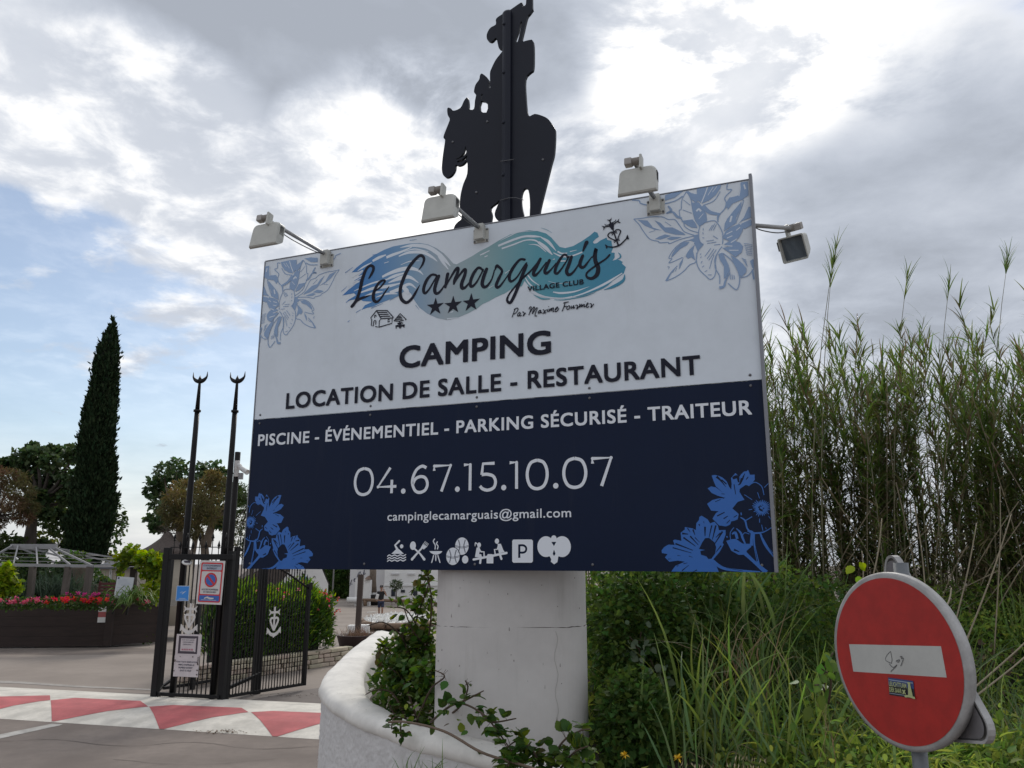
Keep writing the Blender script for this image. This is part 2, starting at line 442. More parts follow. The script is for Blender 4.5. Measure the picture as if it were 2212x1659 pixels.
def sheet(name, xs, ys, dz, m):
    mb = MB(); nx, ny = len(xs), len(ys)
    vs = [(x, y, zg(x, y) + dz) for y in ys for x in xs]
    mb.add(vs, [(j * nx + i, j * nx + i + 1, (j + 1) * nx + i + 1, (j + 1) * nx + i) for j in range(ny - 1) for i in range(nx - 1)], 0, True)
    return tag(mb.build(name, m), kind='structure')
sheet('ground', [-900, -60, -20, 0, 20, 60, 900], [-60, 0, 12, 22, 23, 26, 29, 32, 35, 38, 41, 44, 46, 60, 120, 900], 0, asphalt)
# speed hump across the entrance
h0, h1 = PG(0, 1552.8), PG(692, 1597.8)
E1 = (h1 - h0).normalized(); E2 = Vector((-E1.y, E1.x, 0))
HW = 2.62
def hump_xy(p): d = p - h0; return d.dot(E1), d.dot(E2)
BR = [0, .25, .55, .9, 1.7, 2.05, 2.4, HW]
def hz(t):
    t = min(max(t, 0), HW)
    for a, b, za, zb in ((0, .25, .0, .045), (.25, .55, .045, .09), (.55, .9, .09, .108), (.9, 1.7, .108, .108), (1.7, 2.05, .108, .09), (2.05, 2.4, .09, .04), (2.4, HW, .04, .0)):
        if t <= b: return za + (zb - za) * (t - a) / (b - a)
    return 0
def drape(mb, poly, mi, dz):
    vs, fs = curve_mesh([poly]); bm = bmesh.new(); bv = [bm.verts.new(v) for v in vs]
    for f in fs:
        try: bm.faces.new([bv[i] for i in f])
        except ValueError: pass
    for t in BR[1:-1]:
        bmesh.ops.bisect_plane(bm, geom=bm.verts[:] + bm.edges[:] + bm.faces[:], plane_co=(0, t, 0), plane_no=(0, 1, 0))
    for co, no in (((0, 0, 0), (0, -1, 0)), ((0, HW, 0), (0, 1, 0))):
        bmesh.ops.bisect_plane(bm, geom=bm.verts[:] + bm.edges[:] + bm.faces[:], plane_co=co, plane_no=no, clear_outer=True)
    bm.normal_update(); bm.verts.index_update()
    V = [h0 + E1 * v.co.x + E2 * v.co.y + Vector((0, 0, hz(v.co.y) + dz)) for v in bm.verts]
    fx = []
    for f in bm.faces:
        ids = [v.index for v in f.verts]
        fx.append(ids if f.normal.z > 0 else ids[::-1])
    mb.add(V, fx, mi); bm.free()
mb = MB()
drape(mb, [(-16, 0), (9.5, 0), (9.5, HW), (-16, HW)], 0, .002)
def hz5(x, y, z): # zoomed picture -> hump coordinates at height z
    return hump_xy(PG(x * .3387, 1097.2 + y * .3387, z))
reds = [[(-900, 1230, .1), (318, 1200, .1), (320, 1230, .1), (-900, 1395, .06)],
        [(322, 1232, .1), (480, 1216, .1), (895, 1236, .1), (945, 1272, .1), (345, 1361, .01), (330, 1360, .01)],
        [(950, 1273, .1), (1100, 1262, .1), (1540, 1280, .1), (1585, 1308, .1), (1020, 1411, .01)],
        [(1600, 1308, .1), (1740, 1300, .1), (2190, 1318, .1), (2240, 1345, .1), (1745, 1459, .01)]]
for rp in reds: drape(mb, [hz5(*p) for p in rp], 1, .006)
tag(mb.build('speed_hump', [white_paint, red_paint]), kind='structure')
# lighter driveway behind the hump, following the terrain
mb = MB()
ys = [0, 2, 5, 8, 11, 14, 17, 20, 23, 26, 29, 32, 36, 45, 60]
def dpt(s, t):
    p = h0 + E1 * s + E2 * (HW - .35 + t); return Vector((p.x, p.y, zg(p.x, p.y) + .004))
xs = [-26, -18, -12, -6, 0, 4, 7, 10, 13, 18, 24]
mb.add([dpt(x, y) for y in ys for x in xs], [(j * len(xs) + i, j * len(xs) + i + 1, (j + 1) * len(xs) + i + 1, (j + 1) * len(xs) + i) for j in range(len(ys) - 1) for i in range(len(xs) - 1)], 0, True)
tag(mb.build('driveway', drive), kind='structure')
# road markings
def ground_poly(name, loops, m, dz):
    mb = MB()
    for lp in loops:
        vs, fs = curve_mesh([[(p.x, p.y) for p in lp]])
        V = [Vector((v.x, v.y, zg(v.x, v.y) + dz)) for v in vs]
        mb.add(V, [f if (V[f[1]] - V[f[0]]).cross(V[f[2]] - V[f[0]]).z > 0 else f[::-1] for f in fs])
    return tag(mb.build(name, m), kind='structure')
z5 = lambda x, y: PG(x * .3387, 1097.2 + y * .3387)
ground_poly('road_marking', [[z5(-60, 1458), z5(330, 1378), z5(402, 1380), z5(380, 1389), z5(-60, 1486)],
                             ], mat('worn_paint', (.45, .43, .40), .85, var=.45, vscale=5), .004)
ground_poly('concrete_strip', [[z5(-300, 1098), z5(120, 1108), z5(500, 1136), z5(975, 1158), z5(975, 1166), z5(480, 1146), z5(120, 1122), z5(-300, 1116)]], mat('worn_line', (.36, .33, .30), .9, var=.35, vscale=4), .009)
# patches of repaired, stained asphalt
ground_poly('asphalt_patch', [[z5(430, 1172), z5(700, 1178), z5(960, 1186), z5(965, 1215), z5(700, 1200), z5(500, 1196)],
                              [z5(1460, 1205), z5(1700, 1190), z5(2046, 1150), z5(2046, 1275), z5(1700, 1270), z5(1480, 1245)]], mat('patch', (.17, .145, .13), .95, var=.3, vscale=2, bump=.4, bscale=60), .0085)

# cracks in the asphalt and a little leaf litter
def crack(name, pts, w):
    p = catmull([PG(*q_) + Vector((rnd.uniform(-.03, .03), rnd.uniform(-.03, .03), 0)) for q_ in pts], 6); lf = []; rt = []
    for i, a in enumerate(p):
        d = (p[min(i + 1, len(p) - 1)] - p[max(i - 1, 0)]).normalized(); n_ = Vector((-d.y, d.x, 0)) * w * rnd.uniform(.3, 1); a = a + Vector((rnd.uniform(-.015, .015), rnd.uniform(-.02, .02), 0)); lf.append(a + n_); rt.append(a - n_)
    ground_poly(name, [lf + rt[::-1]], mat('crack_dark', (.095, .078, .068), .95), .0055)
crack('asphalt_crack', [(-20, 1604), (120, 1597), (260, 1612), (420, 1604), (560, 1618), (700, 1611)], .009); crack('asphalt_crack', [(250, 1640), (420, 1652), (600, 1640)], .006)
def litter(name, c, n_, sx, sy, col):
    p = np.array(c)[None, :] + nr.normal(0, 1, (n_, 3)) * np.array([sx, sy, .004]); p[:, 2] = np.abs(p[:, 2] - c[2]) + c[2] + .008
    return tag(link(name, np_mesh(name, [leaves(p, rv(n_) * np.array([1, 1, .2]), rv(n_, 3, .4), nr.uniform(.02, .06, n_), .018, 'rhomb')], mat('litter_' + col, (.13, .07, .03) if col == 'brown' else (.07, .05, .035), .9))), 'dry leaf litter on the road', kind='stuff')
litter('leaf_litter', h0 + E1 * 3.9 + E2 * .02 + Vector((0, 0, .01)), 90, .22, .06, 'brown'); litter('leaf_litter', PG(620, 1505) + Vector((0, 0, .012)), 60, .5, .12, 'dark'); litter('leaf_litter', PG(120, 1400), 50, 1.5, .1, 'dark')

# ================================================================== BILLBOARD
YAW = R(22.556)
SD = Vector((math.cos(YAW), -math.sin(YAW), 0)); SN = Vector((-math.sin(YAW), -math.cos(YAW), 0)); SZ = Vector((0, 0, 1))
SO = Vector((-1.8066, 5.6, CZ - .0472)); SWID, SH, SM = 3.4247, 2.1934, 1.0193
def plane_hit(px, py, O, N):
    d = ray(px, py); C = Vector((0, 0, CZ)); t = (O - C).dot(N) / d.dot(N); return C + d * t
def suv(px, py):
    q = plane_hit(px, py, SO, SN) - SO; return (q.dot(SD), q.dot(SZ))
board = thing('billboard', SO, 'big camping billboard, white above and navy below, fixed on a white pillar', 'billboard')
def panel_mat(name, col, rough, sp):
    m = mat(name, col, rough, var=.10, vscale=1.6, bump=.05, bscale=7, spec=sp, streak=.10 if col[0] > .3 else .05); return m
W_ = panel_mat('panel_white', (.70, .755, .815), .42, .25); N_ = panel_mat('panel_navy', (.0038, .0105, .035), .26, .14)
ink = mat('ink', (.009, .010, .022), .5, spec=.2); pale = mat('pale_print', (.70, .73, .78), .4)
flo = mat('flower_blue', (.235, .345, .53), .42); flb = mat('flower_royal', (.013, .115, .42), .36)
# blue to grey to teal brush gradient is printed on the board
def swoosh_mat():
    m = bpy.data.materials.new('brush_print'); m.use_nodes = True; q = NT(m.node_tree); b = m.node_tree.nodes['Principled BSDF']
    t = q.n('ShaderNodeTexCoord'); u = q.vmath('DOT_PRODUCT', t.outputs['Object'], tuple(SD))
    cr = q.n('ShaderNodeValToRGB'); mr = q.n('ShaderNodeMapRange'); q.l(u, mr.inputs[0]); mr.inputs[1].default_value = .62; mr.inputs[2].default_value = 2.55
    q.l(mr.outputs[0], cr.inputs[0]); e = cr.color_ramp.elements
    e[0].position = 0; e[0].color = (.028, .15, .43, 1); e[1].position = 1; e[1].color = (.03, .23, .36, 1)
    for p, c in ((.14, (.05, .20, .46, 1)), (.30, (.17, .31, .47, 1)), (.45, (.33, .39, .43, 1)), (.60, (.23, .37, .39, 1)), (.78, (.08, .30, .37, 1))):
        x = e.new(p); x.color = c
    q.l(cr.outputs[0], b.inputs['Base Color']); b.inputs['Roughness'].default_value = .4; return m
brush = swoosh_mat()
metal_w = mat('cream_metal', (.50, .50, .46), .5, var=.12, vscale=14); metal_g = mat('grey_alu', (.20, .205, .225), .42, metal=.4)
screwm = mat('screw', (.13, .13, .14), .5, metal=.3)

TH_ = .012
ub = MB(); ub.box(SO + SD * SWID / 2 + SZ * (SM + SH) / 2 - SN * TH_ / 2, (SWID, TH_, SH - SM - .002), Matrix((SD, -SN, SZ)).transposed(), 0)
lb = MB(); lb.box(SO + SD * SWID / 2 + SZ * (SM / 2 - .001) - SN * TH_ / 2, (SWID, TH_, SM - .002), Matrix((SD, -SN, SZ)).transposed(), 0)
U = Decals(SO, SD, SZ, SN, ub); L = Decals(SO, SD, SZ, SN, lb)
edge = [((0, 0, 0), (-1, 0, 0)), ((SWID, 0, 0), (1, 0, 0)), ((0, SH, 0), (0, 1, 0)), ((0, 0, 0), (0, -1, 0))]
# print map functions: enlarged views -> board coordinates
A = lambda x, y: suv(735.1 + .14881 * x, 515.7 + .14881 * y)
B = lambda x, y: suv(1042.4 + .14881 * x, 471.8 + .14881 * y)
Hs = lambda x, y: suv(784.5 + .05208 * x, 652.8 + .05208 * y)
An = lambda x, y: suv(1289.2 + .04961 * x, 466.3 + .04961 * y)
Sg = lambda x, y: suv(1097.2 + .08928 * x, 647.4 + .08928 * y)
TRf = lambda x, y: suv(1344.1 + .16537 * x, 384.0 + .16537 * y)
BRf = lambda x, y: suv(1415.4 + .14552 * x, 1004 + .14552 * y)
def wpx(f, w):  # picture width near the middle of a view -> metres on the board
    a = f(1000, 800); b = f(1000 + w, 800); return abs(b[0] - a[0])
def T(f, pts): return [f(*p) for p in pts]
# white upper panel: slots 0 white 1 ink 2 flower 3 brush ; lower: 0 navy 1 pale 2 flower
# --- brush stroke
body = T(A, [(165, 490), (230, 425), (330, 345), (480, 245), (640, 160), (770, 112), (860, 96), (1000, 70), (1150, 62), (1280, 85), (1400, 140), (1500, 210), (1580, 290), (1640, 360), (1690, 372),
     (1790, 320), (1920, 250), (2030, 180)]) + T(B, [(85, 415), (240, 320), (400, 235), (540, 195), (680, 172), (800, 185), (920, 218), (1000, 280), (1060, 350), (1120, 415), (1200, 432), (1320, 400), (1450, 325),
     (1560, 250), (1625, 193), (1668, 208), (1690, 268), (1640, 300), (1600, 345), (1620, 368), (1660, 360), (1710, 322), (1800, 278), (1812, 312), (1872, 325), (1880, 390), (1895, 430), (1868, 495), (1918, 500),
     (1918, 570), (1885, 615), (1960, 590), (2035, 632), (2022, 655), (2082, 708), (2050, 800), (1960, 860), (1880, 915), (1700, 1010), (1500, 1090), (1300, 1140), (1100, 1162), (950, 1145), (800, 1085), (690, 1010), (610, 905),
     (585, 960), (570, 985), (430, 1020), (330, 1085), (185, 1150), (100, 1200), (0, 1245)]) + T(A, [(1990, 1010), (1860, 1080), (1700, 1150), (1550, 1182), (1400, 1150), (1260, 1085), (1150, 1000), (1080, 900), (1030, 800), (960, 735),
     (850, 830), (700, 890), (560, 945), (480, 985), (400, 1000), (310, 1032), (360, 965), (470, 915), (330, 905), (270, 870), (100, 900), (230, 820), (200, 790), (30, 825), (120, 740), (200, 680), (290, 605), (200, 610), (300, 550), (330, 520), (260, 545), (310, 500), (340, 465), (250, 480)])
U.poly(body, 3)
for pts, w in (([(470, 325), (560, 275), (665, 235)], [30, 40, 15]), ([(670, 272), (760, 235), (900, 185), (1040, 120)], [35, 40, 30, 12]), ([(850, 255), (1000, 200), (1200, 200), (1330, 265), (1410, 330)], [14, 36, 40, 30, 6]),
     ([(930, 190), (1080, 150), (1280, 190)], [6, 18, 6]), ([(870, 130), (1050, 98), (1260, 120), (1420, 215), (1520, 310), (1600, 400)], [6, 40, 50, 50, 40, 8]), ([(1420, 255), (1490, 340), (1570, 445)], [10, 34, 10]),
     ([(610, 555), (700, 510), (850, 455), (1000, 430), (1130, 460), (1205, 525)], [30, 40, 55, 50, 30, 6]), ([(640, 610), (780, 545), (930, 500)], [6, 40, 20]), ([(700, 640), (880, 570), (1010, 560), (1135, 640)], [10, 60, 40, 8]),
     ([(200, 760), (440, 655), (640, 600), (800, 560)], [8, 22, 18, 6]), ([(250, 800), (480, 720), (700, 690), (900, 640)], [10, 40, 40, 10]), ([(720, 785), (850, 735), (1000, 660), (1100, 720)], [40, 50, 36, 10]), ([(520, 850), (680, 800), (830, 800)], [8, 26, 10]),
     ([(280, 870), (480, 790), (620, 770)], [6, 30, 10]), ([(180, 640), (320, 560)], [18, 8]), ([(120, 705), (280, 620)], [4, 16]), ([(250, 470), (340, 410), (460, 345)], [6, 24, 8]), ([(160, 560), (330, 460)], [30, 20]),
     ([(880, 380), (1010, 330), (1150, 320)], [6, 14, 6]), ([(640, 355), (705, 335)], [10, 8]), ([(2030, 240), (2165, 175)], [16, 12]), ([(2100, 265), (2140, 250)], [12, 8]), ([(1590, 1070), (1640, 1060)], [6, 14]), ([(1550, 1165), (1720, 1145)], [16, 6]), ([(900, 690), (960, 750), (1000, 800)], [30, 60, 14])):
    U.stroke(T(A, pts), [wpx(A, x) for x in w], 0, cap=False)
for pts, w in (([(228, 400), (440, 315), (600, 265), (740, 262), (855, 270)], [30, 34, 30, 34, 10]), ([(280, 440), (440, 385), (620, 320), (760, 320), (850, 380)], [24, 24, 18, 22, 10]), ([(850, 275), (960, 345), (1070, 475)], [14, 40, 6]),
     ([(810, 345), (920, 430), (1015, 530)], [34, 50, 12]), ([(670, 380), (800, 390), (925, 490)], [3, 16, 8]), ([(1030, 500), (1150, 552), (1300, 545), (1450, 490)], [10, 24, 22, 20]), ([(1090, 480), (1150, 510), (1230, 505)], [20, 20, 12]),
     ([(1270, 485), (1370, 460)], [14, 6]), ([(1025, 1070), (1150, 1085), (1350, 1060), (1550, 990)], [14, 28, 20, 3]), ([(640, 800), (720, 900), (835, 980)], [16, 18, 6]), ([(620, 860), (680, 950), (760, 1010)], [8, 22, 6]),
     ([(650, 1035), (800, 1110), (960, 1145), (1150, 1160), (1300, 1140)], [8, 20, 14, 14, 22]), ([(1300, 1140), (1500, 1085), (1750, 970), (2030, 795)], [10, 34, 40, 14]), ([(260, 325), (400, 255), (540, 200), (840, 180)], [4, 14, 10, 2]),
     ([(0, 520), (105, 470)], [26, 6]), ([(30, 560), (75, 540)], [14, 10]), ([(90, 1015), (160, 975)], [10, 6]), ([(1050, 590), (1020, 600)], [14, 6]), ([(1130, 620), (1230, 620)], [20, 14]), ([(330, 800), (400, 750)], [14, 6]), ([(950, 910), (1100, 945), (1310, 925)], [3, 6, 3])):
    U.stroke(T(B, pts), [wpx(B, x) for x in w], 0, cap=False)
for pts, w in (([(1350, 1140), (1500, 1100), (1750, 1000), (1880, 915)], [4, 20, 30, 8]), ([(1760, 1040), (1900, 990), (2040, 905), (2065, 815)], [4, 40, 40, 8]), ([(1040, 1182), (1200, 1182), (1480, 1130), (1640, 1075)], [6, 12, 14, 4]),
     ([(740, 1110), (860, 1165), (980, 1170)], [4, 24, 10]), ([(1970, 500), (2000, 530), (2000, 570), (1960, 588)], [6, 16, 20, 8]), ([(850, 140), (930, 165), (1010, 212)], [3, 6, 3])):
    U.stroke(T(B, pts), [wpx(B, x) for x in w], 3, cap=False)
for pts in ([(75, 495), (185, 415)], [(20, 765), (100, 695)], [(110, 1210), (140, 1185)], [(230, 1072), (310, 1025)], [(450, 1010), (620, 940)], [(720, 895), (840, 830)], [(1095, 965), (1145, 1030)], [(1010, 25), (1110, 12)], [(85, 925), (175, 870)], [(470, 240), (520, 225)]):
    U.stroke(T(A, pts), [wpx(A, 8), wpx(A, 4)], 3, cap=False)
U.reset(); U.h += .0015
# --- script name
def sc(f, pts, w, k=1.0): U.stroke(T(f, pts), [wpx(f, x * k) for x in w], 1)
sc(A, [(418, 575), (455, 515), (483, 450), (475, 405), (435, 393), (385, 435), (348, 515), (318, 605), (298, 705), (272, 800), (238, 890), (205, 940), (170, 982)], [22, 38, 42, 40, 38, 42, 48, 52, 52, 48, 48, 46, 44])
sc(A, [(185, 970), (235, 905), (300, 868), (370, 845), (448, 820)], [48, 42, 38, 30, 5])
sc(A, [(480, 770), (560, 725), (620, 665), (650, 615), (618, 608), (560, 645), (510, 730), (482, 820), (490, 890), (530, 918), (580, 880), (650, 780), (710, 695)], [12, 25, 28, 30, 32, 40, 46, 50, 46, 38, 30, 24, 10])
sc(A, [(1138, 458), (1190, 385), (1218, 305), (1200, 258), (1150, 250), (1060, 335), (980, 450), (920, 580), (880, 700), (872, 810), (900, 890), (965, 928), (1040, 870), (1100, 775), (1160, 665)], [6, 30, 36, 38, 42, 48, 52, 52, 50, 48, 46, 42, 40, 34, 4])
sc(A, [(1420, 560), (1390, 532), (1330, 525), (1265, 590), (1220, 690), (1212, 765), (1240, 790), (1295, 730), (1365, 610), (1405, 545)], [20, 30, 32, 44, 46, 42, 36, 26, 22, 24])
sc(A, [(1432, 545), (1395, 640), (1372, 740), (1392, 795), (1440, 778), (1500, 700), (1560, 600)], [44, 50, 48, 40, 34, 22, 14])
sc(A, [(1562, 515), (1545, 600), (1528, 705)], [46, 44, 34]); sc(A, [(1530, 700), (1600, 570), (1680, 445), (1715, 435), (1700, 510), (1665, 600), (1652, 655)], [20, 26, 40, 38, 44, 46, 30])
sc(A, [(1655, 650), (1725, 540), (1795, 455), (1822, 460), (1805, 540), (1765, 650), (1772, 715), (1820, 705), (1890, 620)], [18, 26, 38, 38, 46, 50, 48, 34, 18])
sc(A, [(2075, 470), (2040, 430), (1995, 430), (1935, 510), (1895, 610), (1892, 680), (1925, 690), (1985, 625), (2050, 505), (2075, 450)], [20, 32, 36, 44, 44, 42, 36, 26, 22, 24])
sc(A, [(2125, 445), (2085, 550), (2062, 650), (2085, 700), (2135, 685), (2200, 590), (2240, 455)], [46, 50, 48, 42, 34, 22, 16])
sc(B, [(185, 745), (205, 695), (232, 700), (285, 765), (245, 860), (203, 960), (215, 1002), (260, 978), (330, 885), (400, 780)], [20, 46, 40, 36, 48, 50, 44, 34, 22, 16])
sc(B, [(612, 600), (545, 600), (465, 690), (402, 800), (390, 880), (425, 915), (505, 850), (590, 715), (640, 650)], [36, 36, 46, 50, 46, 36, 26, 22, 26])
sc(B, [(638, 685), (590, 800), (545, 920), (490, 1060), (435, 1180), (395, 1228), (358, 1185), (390, 1100), (480, 985), (580, 875), (700, 765), (800, 640)], [46, 52, 52, 50, 48, 40, 34, 28, 26, 30, 28, 18])
sc(B, [(840, 590), (790, 690), (742, 790), (765, 828), (830, 770), (925, 640)], [42, 52, 50, 44, 28, 18]); sc(B, [(972, 612), (930, 700), (905, 770), (932, 798), (1000, 740), (1070, 650)], [44, 52, 46, 42, 26, 16])
sc(B, [(1235, 570), (1215, 535), (1175, 535), (1112, 620), (1065, 720), (1055, 785), (1090, 798), (1150, 730), (1220, 620), (1255, 555)], [18, 30, 34, 44, 44, 42, 36, 26, 22, 24])
sc(B, [(1292, 560), (1255, 670), (1222, 765), (1250, 820), (1310, 790), (1380, 695), (1435, 580)], [46, 52, 50, 44, 34, 22, 14])
sc(B, [(1455, 545), (1420, 635), (1420, 695), (1468, 710), (1540, 625), (1585, 560)], [44, 50, 46, 40, 24, 14]); sc(B, [(1512, 352), (1490, 400), (1462, 470)], [58, 48, 26])
sc(B, [(1590, 570), (1618, 530), (1650, 445), (1635, 520), (1640, 620), (1680, 720), (1660, 820), (1590, 872), (1522, 858), (1512, 800), (1580, 735), (1700, 650), (1790, 590), (1845, 532)], [12, 22, 50, 54, 56, 60, 60, 44, 32, 28, 28, 28, 26, 28])
# --- stars
for st in ([(1388, 855), (1505, 932), (1455, 1090), (1303, 1108), (1260, 962)], [(1643, 828), (1770, 908), (1715, 1068), (1562, 1085), (1515, 940)], [(1905, 790), (2030, 870), (1980, 1032), (1820, 1052), (1780, 905)]):
    q = [Vector(A(*p)) for p in st]; lp = []
    def isx(a, b, c, d):
        r, s_ = b - a, d - c; t = (c - a).cross(s_) / r.cross(s_); return a + r * t
    for i in range(5):
        lp.append(q[i]); lp.append(isx(q[i], q[(i + 2) % 5], q[(i + 1) % 5], q[(i - 1) % 5]))
    U.poly([(v.x, v.y) for v in lp], 1)
# --- little house and parasol drawing
hw = wpx(Hs, 36)
for pts in ([(560, 350), (320, 655), (365, 730), (345, 965), (430, 995), (455, 790), (490, 750), (540, 790), (530, 930)], [(560, 350), (750, 690), (675, 780), (665, 1040), (510, 1010)], [(560, 350), (1010, 350), (1260, 630), (1250, 655), (750, 690)],
            [(665, 1040), (1200, 880), (1212, 690)], [(620, 430), (1015, 425)], [(670, 515), (1065, 505)], [(720, 600), (1135, 580)], [(480, 655), (490, 545), (530, 535), (550, 600)], [(1110, 720), (1040, 720), (1035, 825), (1105, 800), (1105, 770)],
            [(1290, 780), (1540, 475), (1800, 730), (1755, 740)], [(1290, 780), (1500, 790), (1690, 755)], [(1350, 720), (1640, 705)], [(1400, 655), (1620, 640)], [(1460, 590), (1580, 580)], [(1515, 790), (1515, 1060), (1540, 1080), (1570, 1060), (1570, 820)],
            [(1660, 880), (1600, 855), (1430, 880), (1440, 905), (1590, 900)], [(1350, 990), (1480, 955), (1740, 945), (1720, 985), (1540, 1010), (1350, 1000)], [(1375, 1010), (1378, 1100)], [(1700, 990), (1705, 1060)]):
    U.stroke(T(Hs, pts), hw, 1, smooth=0, cap=False)
# --- cross, heart and anchor emblem
aw = lambda x: wpx(An, x)
U.poly(T(An, [(580, 330), (720, 300), (755, 390), (745, 560), (740, 640), (700, 630), (650, 600), (540, 460), (520, 430)]), 1)
for pts, w in (([(355, 375), (400, 412), (500, 395), (600, 340), (720, 285), (810, 240), (835, 180)], [30, 34, 34, 40, 40, 36, 26]), ([(600, 320), (570, 210)], [60, 60]), ([(440, 180), (540, 200), (600, 190), (650, 90)], [8, 50, 56, 8]),
             ([(770, 350), (900, 250)], [60, 50]), ([(985, 125), (935, 215), (960, 285), (1060, 300)], [6, 50, 56, 6]), ([(560, 450), (350, 485)], [60, 50]), ([(210, 450), (310, 490), (320, 560), (280, 640)], [6, 56, 50, 6]),
             ([(720, 640), (870, 1080), (940, 1290)], [50, 64, 70]), ([(740, 720), (640, 715), (540, 770), (490, 870), (560, 960), (720, 1040), (850, 1080)], [44, 46, 50, 54, 52, 46, 50]), ([(760, 720), (830, 630), (930, 605), (1020, 640), (1035, 720), (970, 860), (900, 1060)], [44, 46, 48, 54, 54, 48, 46]),
             ([(700, 745), (625, 775)], [34, 30]), ([(720, 770), (670, 850)], [34, 34]), ([(800, 690), (870, 680)], [34, 30]), ([(800, 735), (890, 755)], [34, 34]), ([(820, 1080), (740, 1110)], [34, 30]), ([(830, 1100), (765, 1180)], [34, 34]), ([(900, 1040), (985, 1015)], [34, 30]), ([(910, 1065), (1000, 1080)], [34, 34]),
             ([(420, 1330), (560, 1360), (740, 1365), (950, 1310), (1100, 1200), (1250, 1050), (1340, 960)], [30, 50, 56, 70, 64, 56, 40])):
    U.stroke(T(An, pts), [aw(x) for x in w], 1)
U.poly(T(An, [(360, 1240), (500, 1330), (440, 1445), (420, 1430)]), 1); U.poly(T(An, [(1345, 820), (1418, 1030), (1340, 1035), (1270, 980)]), 1)
# --- signature
sw = lambda x: wpx(Sg, x)
for pts in ([(185, 215), (145, 320), (105, 430)], [(150, 240), (230, 205), (250, 240), (210, 310), (150, 355)], [(300, 300), (250, 340), (235, 395), (270, 390), (310, 320), (290, 400), (340, 380)], [(355, 310), (370, 300), (400, 330), (370, 400), (440, 320)],
            [(520, 240), (530, 190), (570, 180), (550, 270), (510, 380)], [(550, 300), (620, 190), (650, 190), (610, 290), (595, 350)], [(600, 340), (690, 210), (715, 215), (670, 330), (665, 395), (710, 395)], [(790, 250), (745, 290), (740, 330), (770, 320), (800, 255), (795, 330), (830, 300)],
            [(850, 245), (880, 260), (890, 330), (930, 310)], [(940, 240), (890, 300), (845, 345)], [(980, 225), (960, 290), (1000, 280)], [(988, 180), (994, 165)], [(1020, 220), (1010, 285), (1050, 215), (1065, 225), (1050, 280), (1090, 205), (1110, 215), (1095, 290), (1130, 280)],
            [(1150, 250), (1210, 205), (1200, 180), (1160, 220), (1150, 285), (1190, 285), (1240, 215)], [(1390, 60), (1370, 150), (1315, 290)], [(1345, 90), (1400, 70), (1475, 55)], [(1350, 180), (1430, 160)], [(1480, 150), (1430, 190), (1440, 240), (1490, 220), (1500, 160), (1470, 150)],
            [(1545, 150), (1530, 215), (1570, 190), (1600, 140), (1590, 215), (1630, 190)], [(1640, 150), (1660, 135), (1690, 150), (1670, 235), (1730, 160)], [(1740, 105), (1745, 190), (1780, 110), (1790, 180), (1830, 110), (1815, 170)], [(1860, 110), (1850, 180), (1890, 160)], [(1872, 60), (1878, 50)],
            [(1900, 150), (1950, 100), (1930, 85), (1905, 140), (1920, 195), (1970, 160)], [(1985, 110), (2000, 100), (2030, 120), (2010, 200), (2085, 105)]):
    U.stroke(T(Sg, pts), [sw(22)] * len(pts), 1, smooth=4, cap=False)
# --- lettering on the board
def line(dec, body, lb_, rb_, rt_, mi, bold, shear=0, space=1.0, asc=0):
    a, b, c = suv(*lb_), suv(*rb_), suv(*rt_)
    dec.text(body, a[0], b[0], (a[1] + b[1]) / 2, c[1] - b[1], mi, bold, shear, space)
line(U, 'CAMPING', (863, 796), (1191, 765), (1191, 714), 1, .026, space=1.06)
line(U, 'LOCATION DE SALLE - RESTAURANT', (618, 884), (1514, 809), (1514, 767), 1, .024, space=1.08)
line(U, 'VILLAGE CLUB', (1140, 629.5), (1261.5, 615), (1261.5, 604), 1, .026, space=1.08)
line(L, 'PISCINE - ÉVÉNEMENTIEL - PARKING SÉCURISÉ - TRAITEUR', (557, 963), (1625, 896), (1625, 864.5), 1, .021, space=1.08)
# telephone number in a light geometric hand, one figure after another
v0_ = (suv(765, 1070)[1] + suv(1326, 1051)[1]) / 2; cp_ = suv(1326, 986)[1] - suv(1326, 1052)[1]
DIG = {'0': [[(.5, 1.02), (.2, .93), (.04, .66), (.04, .34), (.2, .07), (.5, -.02), (.8, .07), (.96, .34), (.96, .66), (.8, .93), (.5, 1.02)]], '4': [[(.66, 1), (.04, .26), (1, .26)], [(.76, .52), (.76, 0)]],
       '6': [[(.86, .93), (.6, 1.0), (.28, .86), (.08, .55), (.08, .3), (.25, .06), (.52, -.01), (.82, .08), (.94, .3), (.82, .53), (.55, .6), (.25, .52), (.1, .33)]], '7': [[(.02, .80), (.02, .98), (.97, .98), (.46, 0)]], '1': [[(.12, .97), (.78, .97), (.78, 0)]],
       '5': [[(.88, .98), (.2, .98), (.13, .57), (.45, .58), (.8, .5), (.94, .3), (.84, .08), (.5, -.01), (.2, .04), (.03, .15)]]}
SHARP = '471'
for ch_, xa, xb in (('0', 465, 548), ('4', 556, 643), ('6', 692, 772), ('7', 782, 862), ('1', 898, 948), ('5', 966, 1046), ('1', 1082, 1136), ('0', 1156, 1252), ('0', 1303, 1408), ('7', 1420, 1512)):
    ua, ub_ = suv(515.7 + .5357 * xa, 1020)[0], suv(515.7 + .5357 * xb, 1020)[0]; m_ = .0095
    for stx in DIG[ch_]:
        pts = [(ua + m_ + (ub_ - ua - 2 * m_) * x, v0_ + m_ * .6 + (cp_ - 1.2 * m_) * y) for x, y in stx]
        if ch_ in SHARP: L.stroke(pts, .019, 1, 0, False); [L.disc(p[0], p[1], .0095, .0095, 1, 12) for p in pts[1:-1]]
        elif ch_ == '5': L.stroke(pts[:3], .019, 1, 0, False); L.stroke(pts[2:], .019, 1, 6, False)
        else: L.stroke(pts, .019, 1, 6, False)
